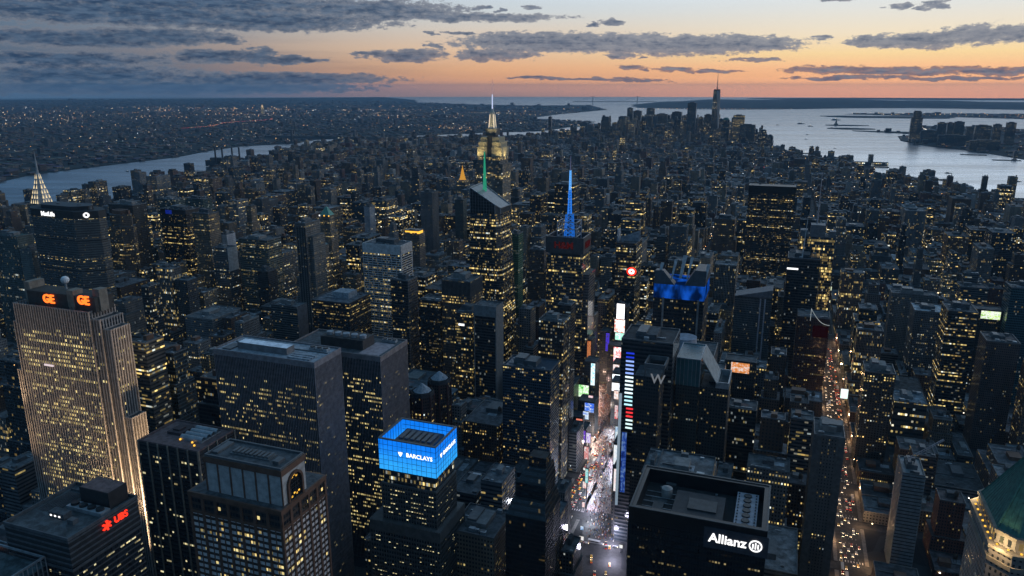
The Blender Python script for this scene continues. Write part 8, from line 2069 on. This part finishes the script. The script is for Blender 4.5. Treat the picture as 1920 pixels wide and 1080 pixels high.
# ---------------------------------------------------------------- streets full of lamps: many tiny lights far off
def add_points(mb, pts):
    for x, y, z, r, c, s in pts:
        st = {'wall': c, 'roof': c, 'gloss': s, 'bay': 1, 'flo': 1, 'lit': 0, 'seed': 1, 'ww': 0, 'wh': 0, 'warm': 0, 's': 0}
        a = [(x + r, y, z), (x, y + r, z), (x - r, y, z), (x, y - r, z)]
        for i in range(4):
            mb.quad([a[i], a[(i + 1) % 4], (x, y, z + r)], None, st)
        for i in range(4):
            mb.quad([a[(i + 1) % 4], a[i], (x, y, z - r)], None, st)


WARMS = [(1, .55, .2), (1, .72, .4), (1, .85, .65), (.85, .92, 1), (1, .42, .12)]
lp = []
for s in range(17, 56):
    y = street_y(s)
    for x in range(-1700, 900, 46):
        if rg.random() < .34 and in_frame(x, y, 0): lp.append((x + rg.uniform(-9, 9), y + rg.choice((-7, 7)), 8, .9, rg.choices(WARMS, (4, 4, 2, 1, 2))[0], rg.uniform(1.5, 6)))
for a in AVE:
    for k in range(70):
        y = 250 + k * 40
        if rg.random() < .5 and in_frame(a, y, 0) and a != 205: lp.append((a + rg.choice((-12, 12)), y, 8, .9, rg.choices(WARMS, (4, 4, 2, 1, 2))[0], rg.uniform(2, 7)))
for k in range(1100):                                      # roof and corner lights over the nearer city
    x, y = rg.uniform(-2400, 900), rg.uniform(1300, 5200)
    if in_frame(x, y, 0) and bool(inside(LAND['manhattan'], [x], [y])[0]): lp.append((x, y, rg.uniform(12, 34), rg.uniform(.8, 1.5), rg.choices(WARMS, (4, 4, 3, 2, 1))[0], rg.uniform(.8, 4)))
mb = MB(); add_points(mb, lp + roof_lp)
tag(mb.build('city_lamplight', [POINTS], None, (0, 0, 0)), kind='stuff')


# ================================================================ the far boroughs
def far_boxes(mb, poly, n, yr, xr, hf, seed, wr=(14, 44), lit=.12, k=1.0, thin=None):
    rg = random.Random(seed); X, Y = [], []
    nr = np.random.RandomState(seed)
    x = nr.uniform(*xr, n); y = nr.uniform(0, 1, n) ** 1.25 * (yr[1] - yr[0]) + yr[0]
    ok = inside(poly, x, y)
    for x, y in zip(x[ok], y[ok]):
        if not in_frame(x, y, .01): continue
        if thin and rg.random() > thin(x, y): continue
        w, d = rg.uniform(*wr), rg.uniform(*wr); h = hf(x, y, rg)
        v = rg.uniform(.5, 1.4); c = rg.choice([(.09, .07, .062), (.10, .10, .105), (.06, .065, .07), (.14, .13, .125), (.085, .05, .045)])
        st = ST(tuple(q * v for q in c), 3.2, 3.4, .5, .5, lit * rg.random() ** 2 * 2, .7, k, .05, tuple(rg.uniform(.05, .15) * q for q in (.9, 1, 1.12)))
        mb.box(x - w / 2, x + w / 2, y - d / 2, y + d / 2, 0, h, st)


far = MB()
def bh(x, y, rg):
    h = 9 * math.exp(rg.gauss(0, .3))
    if rg.random() < .012: h = rg.uniform(28, 60)
    if rg.random() < .05: h = rg.uniform(16, 26)
    return h
far_boxes(far, LAND['brooklyn'], 15000, (1800, 11000), (-15000, -2000), bh, 3, (14, 52), .05, 2.2)
far_boxes(far, LAND['brooklyn'], 4500, (9000, 22000), (-24000, -2000), lambda x, y, r: bh(x, y, r) * 1.1, 4, (40, 130), .03, 2.5)
far_boxes(far, LAND['jersey'], 1300, (4800, 9800), (900, 4500), lambda x, y, r: 12 * math.exp(r.gauss(0, .5)), 5, (18, 60), .08, 2.0)
far_boxes(far, LAND['bayonne'], 700, (12000, 17000), (900, 8000), lambda x, y, r: 12 * math.exp(r.gauss(0, .4)), 6, (40, 120), .06, 3)
tag(far.build('far_borough_roofs', [FACADE, ROOF], None, (0, 0, 0)), kind='stuff')

lp = []
nr = random.Random(8)
cl = [(nr.uniform(-13000, -3000), nr.uniform(2600, 13000), nr.uniform(60, 420)) for _ in range(60)]
for k in range(2600):
    if k % 2:
        y = 2000 + 14000 * nr.random() ** 1.7; x = nr.uniform(-16000, -2000)
    else:
        cx, cy, cs = nr.choice(cl); x, y = nr.gauss(cx, cs * 2.2), nr.gauss(cy, cs)
    d = math.hypot(x - VIEW[0], y - VIEW[1])
    if d > 20000 or not in_frame(x, y, 0) or not bool(inside(LAND['brooklyn'], [x], [y])[0]): continue
    lp.append((x, y, nr.uniform(8, 24), .95 * d / 4000 + .5, nr.choices(WARMS, (4, 4, 3, 2, 2))[0], .4 + 4.2 * nr.random() ** 4))
for k in range(46):                                          # lit streets running across the far borough
    x0_, y0_ = nr.uniform(-11000, -2600), nr.uniform(2500, 13000); an = nr.choice((.35, 1.9, -.2, .9)) + nr.gauss(0, .08); Ln = nr.uniform(500, 2600); cc = nr.choices(WARMS, (4, 4, 2, 1, 3))[0]
    for j in range(int(Ln / 55)):
        x, y = x0_ + j * 55 * math.cos(an) + nr.gauss(0, 7), y0_ + j * 55 * math.sin(an) + nr.gauss(0, 7)
        if in_frame(x, y, 0) and bool(inside(LAND['brooklyn'], [x], [y])[0]): lp.append((x, y, 9, .6 * math.hypot(x - VIEW[0], y - VIEW[1]) / 4000 + .4, cc, .4 + 2.2 * nr.random() ** 2))
for k in range(120):                                         # an elevated highway with a run of lamps
    u = k / 120; lp.append((-5900 - 700 * u + 90 * math.sin(u * 9), 6200 + 2400 * u, 18, 2.0, nr.choice([(1, .1, .05), (1, .6, .3), (1, .2, .1)]), nr.uniform(.6, 2.4)))
for k in range(90):                                         # a far avenue of red tail lights
    u = k / 90; lp.append((-24 + nr.uniform(-9, 9) + 4 * u, 2350 + 2050 * u + nr.uniform(-15, 15), 19, .9 + 1.3 * u, (1, .10, .05) if nr.random() < .8 else (1, .6, .4), .5 + 4.5 * u * nr.random()))
for k in range(40):
    u = k / 40; lp.append((-1750 - 420 * u, 7450 + 0 * u, 10, 2.2, (1, .62, .35), 1.2))
for k in range(380):                                         # the New Jersey and island shores
    x, y = nr.uniform(900, 7000), nr.uniform(11500, 15500)
    if in_frame(x, y, 0) and bool(inside(LAND['bayonne'], [x], [y])[0]): lp.append((x, y, 14, 3.6, nr.choices(WARMS, (5, 4, 3, 1, 3))[0], .4 + 2.6 * nr.random() ** 3))
for k in range(420):
    x, y = nr.uniform(900, 3600), nr.uniform(5200, 9500)
    if in_frame(x, y, 0) and bool(inside(LAND['jersey'], [x], [y])[0]): lp.append((x, y, nr.uniform(6, 20), 1.6, nr.choices(WARMS, (4, 4, 3, 2, 2))[0], .4 + 2.4 * nr.random() ** 3))
for k in range(46):
    x = -3100 + 70 * k; lp.append((x, 15350 + 18 * k + nr.uniform(-60, 60), 14, 4.4, nr.choice(WARMS), .5 + 1.6 * nr.random()))
for k in range(30): lp.append((-2300 + nr.uniform(-250, 250), 8560 + nr.uniform(-200, 60), 9, 1.9, nr.choice(WARMS), nr.uniform(.4, 2)))
mb = MB(); add_points(mb, [(x, y, z, r, c, s * 1.7) for x, y, z, r, c, s in lp])
tag(mb.build('far_lamplight', [POINTS], None, (0, 0, 0)), kind='stuff')


# ---------------------------------------------------------------- the downtown cluster, each tower a thing
def simple_tower(name, label, cat, x0, x1, y0, y1, z, st, crown=None, group=None, spire=None):
    r = thing(name, label, cat, ((x0 + x1) / 2, (y0 + y1) / 2, 0), group)
    g = MB(); k = 0
    if crown == 'step':
        g.box(x0, x1, y0, y1, 0, z * .8, st); w = (x1 - x0) * .14; g.box(x0 + w, x1 - w, y0 + w, y1 - w, z * .8, z, st)
    else:
        g.box(x0, x1, y0, y1, 0, z, st)
    g.build('walls', [FACADE, ROOF], r)
    w, d = x1 - x0, y1 - y0
    g = MB()
    if crown == 'dome':
        for j in range(4):
            a0, a1 = j * math.pi / 8, (j + 1) * math.pi / 8
            g.cyl((x0 + x1) / 2, (y0 + y1) / 2, w * .45 * math.cos(a0), z + w * .35 * math.sin(a0), w * .45 * math.cos(a1) + .05, z + w * .35 * math.sin(a1), 12)
        g.build('dome_roof', COPPER, r)
    elif crown == 'pyramid':
        g.prism([(x0, y0), (x1, y0), (x1, y1), (x0, y1)], z, z + w * .7, None, 0, 0, False, [((x0 + x1) / 2 + a * .4, (y0 + y1) / 2 + b * .4) for a, b in ((-1, -1), (1, -1), (1, 1), (-1, 1))]); g.build('pyramid_roof', COPPER, r)
    else:
        g.slabx(x0 + w * .22, x1 - w * .25, y0 + d * .22, y1 - d * .25, z, z + 6); g.build('plant_room', DARK, r)
    return r


DT = [(-1625.8, -1560.4, 6300, 134.5, 'g', 'downtown blocky slab, first of the cluster above the bright inlet'), (-1534.2, -1488.7, 6250, 104.5, 'g', 'downtown short slab beside the first slab of the cluster'), (-1451.8, -1389.9, 6400, 178.5, 'bs', 'downtown brown stepped top between inlet and tall pair'), (-1418.4, -1363.9, 6900, 167.0, 'd', 'downtown slim flat topped block in front of the harbour'), (-1298.2, -1252.8, 6700, 251.5, 'd', 'downtown narrow dark tower with pale edge, taller of a pair'), (-1252.2, -1183.5, 6750, 225.0, 'd', 'downtown dark tower leaning against its narrower neighbour'), (-1132.5, -1035.3, 6650, 248.5, 'gs', 'downtown broad flat topped grey tower'), (-1000.7, -911.8, 6500, 208.5, 'b', 'downtown wide brown block with stepped shoulder'), (-883.6, -803.1, 6600, 224.0, 'd', 'downtown dark square topped tower'), (-677.1, -613.0, 6000, 312.5, 't', 'downtown rippled slim tower with orange light at its top corner'), (-626.6, -591.9, 6350, 193.0, 'd', 'downtown thin dark tower between rippled tower and brown block'), (-576.4, -518.5, 6300, 214.5, 'b', 'downtown brown lit block beside the tallest tower'), (-408.8, -351.4, 6000, 185.5, 'dd', 'downtown dark dome topped tower beside the tallest tower'), (-318.8, -235.2, 5900, 225.5, 'w', 'downtown yellow lit tower with flat dark cap'), (-255.9, -147.1, 5750, 163.5, 'b', 'downtown broad brown block below the yellow lit tower'), (-114.7, -52.7, 5600, 132.0, 'ds', 'downtown stepped dark block standing last toward the wide river'), (-51.1, -15.1, 5580, 100.0, 'd', 'downtown low dark block at the end of the cluster'), (-901.4, -830.9, 5900, 143.5, 'd', 'downtown black block in front of the wide brown one'), (-971.6, -933.8, 5800, 126.5, 't', 'downtown pale green slim block in the lower row'), (-888.4, -844.5, 6350, 160.0, 'g', 'downtown plain grey block between two dark towers'), (-735.1, -691.5, 6150, 164.5, 'b', 'downtown small brown block before the rippled tower'), (-1286.0, -1236.4, 6050, 112.5, 'g', 'downtown grey block low in the cluster near the inlet'), (-1205.2, -1177.7, 5300, 77.5, 't', 'downtown pale teal slim block standing before the cluster'), (-1129.6, -1085.6, 6200, 162.5, 'b', 'downtown brown block low below the dark pair'), (-438.5, -381.1, 5600, 90.5, 't', 'downtown pale glassy block at the foot of the tallest tower')]
for i, (x0, x1, y0, h, kind, lab) in enumerate(DT):
    rgd = random.Random(100 + i)
    c = {'d': (.035, .04, .048), 'b': (.09, .075, .065), 'g': (.11, .115, .12), 'w': (.20, .19, .15), 't': (.05, .07, .08)}[kind[0]]
    st = ST(c, 2.6, 3.8, .7, .55, .03 + .06 * rgd.random(), .6, 1.8, .2)
    if kind[0] == 'w': st.update(lit=.5, warm=1.0, s=.8)
    simple_tower('downtown_tower', lab, 'skyscraper', x0, x1, y0, y0 + min(60, max(28, (x1 - x0))), h, st, {'s': 'step', 'd': 'dome', 'p': 'pyramid'}.get(kind[1:2]), 'towers of the downtown cluster')


def build_tallest():
    cx, cy, hw = -470, 6100, 31
    r = thing('tallest_tower', 'tallest downtown tower, tapering pale glass with a thin mast', 'skyscraper', (cx, cy, 0))
    st = ST((.05, .065, .08), 2.2, 3.9, .85, .6, .12, .5, 1.3, .5)
    g = MB(); g.box(cx - hw, cx + hw, cy - hw, cy + hw, 0, 57, st)
    A = [(cx - hw, cy - hw), (cx + hw, cy - hw), (cx + hw, cy + hw), (cx - hw, cy + hw)]
    k = 22
    B = [(cx, cy - k * 1.2), (cx + k * 1.2, cy), (cx, cy + k * 1.2), (cx - k * 1.2, cy)]
    pale = ST((.20, .25, .29), 2.2, 3.9, .5, .5, .03, .5, 1.2, .6)
    for i in range(4):
        j = (i + 1) % 4
        u = 2 * hw
        g.quad([(*A[i], 57), (*A[j], 57), (*B[i], 406)], [(0, 57), (u, 57), (u / 2, 406)], st if i != 1 else pale)
        g.quad([(*A[j], 57), (*B[j], 406), (*B[i], 406)], [(100 + u / 2, 57), (100 + u, 406), (100, 406)], st if i else pale)
    g.quad([(*p, 406) for p in B], None, st, 1, True)
    g.build('tower_shaft', [FACADE, ROOF], r)
    g = MB(); g.cyl(cx, cy, 25, 406, 25, 416, 12); g.build('crown_ring', DARK, r)
    g = MB(); g.cyl(cx, cy, 3.6, 416, 2.4, 470, 8); g.cyl(cx, cy, 2.4, 470, .9, 540, 6)
    for zz in (424, 430, 470): g.cyl(cx, cy, 10 if zz < 440 else 4, zz, 10 if zz < 440 else 4, zz + 1.5, 12)
    g.build('mast', GREY, r)
build_tallest()

JC = [(1022.6, 1106.3, 6880, 240.0, 'tallest far bank tower, standing alone at the water'), (1223.2, 1288.4, 6900, 152.5, 'square tower with flat top in the far bank group'), (1326.9, 1373.5, 7100, 146.0, 'slim far bank tower in the middle of its group'), (1353.3, 1423.4, 6950, 159.5, 'broad far bank tower with rounded shoulder'), (1397.5, 1445.5, 6700, 129.5, 'lower far bank block beside the broad one'), (1475.6, 1587.1, 6800, 140.0, 'wide far bank block, long roof'), (1090.6, 1205.0, 6750, 94.0, 'low wide far bank block behind the lit arch'), (1560.5, 1612.4, 6600, 157.0, 'far bank block near the picture edge'), (1623.4, 1682.9, 6500, 175.5, 'far bank tower cut close to the picture edge'), (1428.1, 1449.3, 5350, 41.5, 'little tower out on a far bank pier'), (1160.5, 1349.5, 6400, 80.0, 'long low far bank block at the water line'), (1302.4, 1487.7, 6000, 68.5, 'long dark waterside block in the far bank row')]
for i, (x0, x1, y0, h, lab) in enumerate(JC):
    rgd = random.Random(200 + i)
    st = ST(rgd.choice([(.035, .045, .052), (.05, .055, .06), (.07, .065, .06)]), 2.6, 3.8, .8, .55, .03 + .05 * rgd.random(), .5, 1.6, .3)
    simple_tower('riverside_tower', lab, 'skyscraper', x0, x1, y0, y0 + 45, h, st, 'step' if i == 0 else None, 'towers across the wide river')
g = thing('lit_arch', 'white lit curved arch beside the tallest tower across the river', 'arch', (1160, 6900, 0))
mb = MB(); pv = None
for k in range(17):
    a = -math.pi / 2 + math.pi * k / 16; p_ = (1122 + 40 * math.cos(a), 6900, 62 + 40 * math.sin(a))
    if pv: mb.bar(pv, p_, 6)
    pv = p_
mb.build('arch_rib', glow('arch_light', (1, .95, .85), 1.0), g)

# ---------------------------------------------------------------- chimneys, riverside brown towers, bridges, statue
for k, x in enumerate((-2906, -2858, -2790, -2742)):
    t_ = thing('chimney', 'dark power station chimney by the river, %s of the four' % ['first from the dark river bend', 'second from the bend', 'third from the bend', 'last from the bend'][k], 'chimney', (x, 3240, 0), 'four power station chimneys')
    mb = MB(); mb.cyl(x, 3240, 5.5, 0, 4.2, 112, 12); mb.build('stack', plain('chimney_dark', (.05, .045, .045), .8) if k == 0 else bpy.data.materials['chimney_dark'], t_)
    mb = MB(); mb.cyl(x, 3240, 4.8, 108, 4.6, 113, 12); mb.build('rim', GREY, t_)
t_ = thing('power_station', 'low broad dark power station below four chimneys', 'power station', (-2830, 3270, 0))
mb = MB(); mb.box(-2990, -2700, 3250, 3300, 0, 34, ST((.05, .045, .042), 4, 6, .5, .6, .2, .9, 2)); mb.box(-2960, -2880, 3255, 3300, 34, 48, ST((.05, .045, .042))); mb.build('walls', [FACADE, ROOF], t_)
mb = MB(); mb.slabx(-2860, -2740, 3262, 3290, 34, 40); mb.build('plant_room', DARK, t_)
for k, (x, y, h) in enumerate(((-2262, 2128, 108), (-2205, 2150, 112), (-2150, 2120, 96), (-2080, 2165, 104))):
    r = simple_tower('brown_riverside_tower', 'reddish brown apartment tower on the dark river bank, %s' % ['at the water bend', 'highest of its group', 'shortest of its group', 'set back inland'][k], 'apartment tower', x, x + 38, y, y + 36, h, ST((.10, .055, .045), 2.6, 2.9, .45, .5, .06, .8, 1.6), 'step' if k % 2 else None, 'brown riverside towers')

r = thing('clock_tower', 'slim floodlit tower standing alone in the far low borough', 'tower', (-7888, 10100, 0))
mb = MB(); mb.box(-7906, -7870, 10090, 10126, 0, 120, ST((.3, .26, .2), 3, 4, .4, .5, .5, .9, 4)); mb.build('walls', [FACADE, ROOF], r)
mb = MB(); mb.cyl(-7888, 10108, 15, 120, 10, 150, 8); mb.cyl(-7888, 10108, 10, 150, 1, 168, 8); mb.build('dome', glow('tower_glow', (1, .7, .35), .8), r)


def suspension(name, label, A, B, zt, zd, w, sag):
    r = thing(name, label, 'bridge', ((A[0] + B[0]) / 2, (A[1] + B[1]) / 2, 0))
    A, B = Vector((*A, 0)), Vector((*B, 0)); u = (B - A)
    mb = MB(); mb.bar(A - u * .45 + Vector((0, 0, zd)), B + u * .45 + Vector((0, 0, zd)), w); mb.build('deck', GREY, r)
    nrm = Vector((-u.y, u.x, 0)).normalized() * w * .8
    for P in (A, B):
        mb = MB()
        for s in (1, -1): mb.bar(P + nrm * s, P + nrm * s + Vector((0, 0, zt)), w * .7)
        mb.bar(P + nrm + Vector((0, 0, zt * .96)), P - nrm + Vector((0, 0, zt * .96)), w * .6); mb.bar(P + nrm + Vector((0, 0, zt * .6)), P - nrm + Vector((0, 0, zt * .6)), w * .5)
        mb.build('tower', GREY, r)
    for s in (1, -1):
        mb = MB(); pv = None
        for k in range(-8, 29):
            q = k / 20
            if q < 0: z = zt + (zt - zd) * q / .4
            elif q > 1: z = zt - (zt - zd) * (q - 1) / .4
            else: z = zt - sag * 4 * q * (1 - q)
            p_ = A + u * q + nrm * s + Vector((0, 0, z))
            if pv is not None: mb.bar(pv, p_, w * .16)
            pv = p_
        mb.build('cable', DARK, r)
suspension('suspension_bridge', 'distant suspension bridge with two tall towers at the harbour mouth', (-4836, 19528), (-3772, 20013), 205, 66, 14, 120)
suspension('suspension_bridge', 'nearer suspension bridge crossing the dark river bend', (-3150, 5120), (-3690, 5050), 100, 41, 20, 50)

r = thing('statue', 'tiny green statue with a raised arm on its stone pedestal, on an island', 'statue', (585, 9640, 0))
mb = MB(); mb.prism([(560, 9615), (610, 9615), (610, 9665), (560, 9665)], 2.5, 18, None, 0, 0, False, [(566, 9621), (604, 9621), (604, 9659), (566, 9659)]); mb.prism([(575, 9630), (595, 9630), (595, 9650), (575, 9650)], 18, 47, None, 0, 0, False, [(577, 9632), (593, 9632), (593, 9648), (577, 9648)]); mb.build('pedestal', LIMESTONE, r)
mb = MB(); mb.cyl(585, 9640, 6.5, 47, 3.6, 72, 12); mb.cyl(585, 9640, 3.6, 72, 1.6, 78, 12); mb.cyl(585, 9640, 2.2, 78, 1.6, 84, 10); mb.bar((587, 9640, 74), (590, 9640, 92), 1.8); mb.build('figure', COPPER, r)

rgb = random.Random(31)
boats = [(300, 9300, 60), (520, 9100, 26), (-60, 9500, 40), (250, 7600, 30), (420, 5900, 22), (230, 6900, 26), (900, 4300, 34), (1150, 4000, 24), (-3200, 2900, 26), (200, 9900, 90), (650, 11200, 120)]
for k, (x, y, L) in enumerate(boats):
    r = thing('boat', 'small dark boat on the water, %s' % ['largest of the mid harbour ones', 'close to the statue island', 'off the downtown towers', 'half way down the wide river', 'leaving a pale wake', 'near the downtown shore', 'by the near river bank', 'nearest the picture edge', 'alone on the dark river', 'long ship at anchor', 'longest ship, out in the harbour'][k], 'boat', (x, y, -3), 'boats on the water')
    a = rgb.uniform(-.4, .4); c, s = math.cos(a), math.sin(a); w = L * .2
    P = lambda u, v: (x + u * c - v * s, y + u * s + v * c)
    mb = MB(); hull = [P(-L / 2, -w / 2), P(L * .3, -w / 2), P(L / 2, 0), P(L * .3, w / 2), P(-L / 2, w / 2)]
    mb.prism(hull, -3.2, -3 + L * .07, None, 0, 0); mb.build('hull', DARK, r)
    mb = MB(); cab = [P(-L * .35, -w * .35), P(L * .1, -w * .35), P(L * .1, w * .35), P(-L * .35, w * .35)]
    mb.prism(cab, -3 + L * .07, -3 + L * .16, None, 0, 0); mb.build('cabin', PALE, r)
    mb = MB(); add_points(mb, [(x, y, -3 + L * .2, max(.8, L * .03), (1, .85, .6), 2.2)]); mb.build('lamp', POINTS, r)

for k, (x0, x1, y, w) in enumerate(((-20, 190, 5420, 34), (-30, 240, 5330, 30), (480, 640, 4520, 26), (640, 860, 3950, 28), (940, 1180, 3330, 30), (1330, 1180, 5600, 40), (1130, 1010, 6500, 40), (1440, 1290, 5230, 30))):
    mb = MB(); mb.slabx(min(x0, x1), max(x0, x1), y - w / 2, y + w / 2, -4, .4); o = mb.build('pier', FARLAND)
    tag(o, ['low dark pier below the downtown towers', 'longer pier next to the downtown one', 'stubby pier on the near bank', 'mid river pier on the near bank', 'pier closest to the picture edge', 'broad pier on the far bank', 'far bank pier below the tallest far tower', 'far bank pier closest to the picture edge'][k], 'pier', 'piers along the wide river')
r = thing('pier_shed', 'lone block with lit windows at the near river shore', 'building', (560, 4560, 0))
mb = MB(); mb.box(455, 640, 4560, 4600, 0, 18, ST((.08, .08, .08), 8, 9, .5, .5, .8, .5, 2.5)); mb.box(535, 560, 4562, 4598, 18, 62, ST((.07, .075, .08), 3, 4, .6, .5, .1, .5, 2)); mb.build('walls', [FACADE, ROOF], r)
mb = MB(); parapet(mb, 455, 640, 4560, 4600, 18, 1.5, 1); mb.build('parapet', GREY, r)


# ================================================================ the evening air
mb = MB(); mb.slabx(-34000, 34000, -3500, 37500, -8, 560)
hz = mb.build('haze', [], None, (0, 0, 0))
tag(hz, kind='stuff')
hm = bpy.data.materials.new('evening_haze'); hm.use_nodes = True
ht = NT(hm.node_tree)
pv_ = ht.n('ShaderNodeVolumePrincipled', Color=(.30, .56, .84), Density=2.7e-5, Anisotropy=.1)
ht.n('ShaderNodeOutputMaterial', Volume=pv_.outputs[0])
hz.data.materials.append(hm)
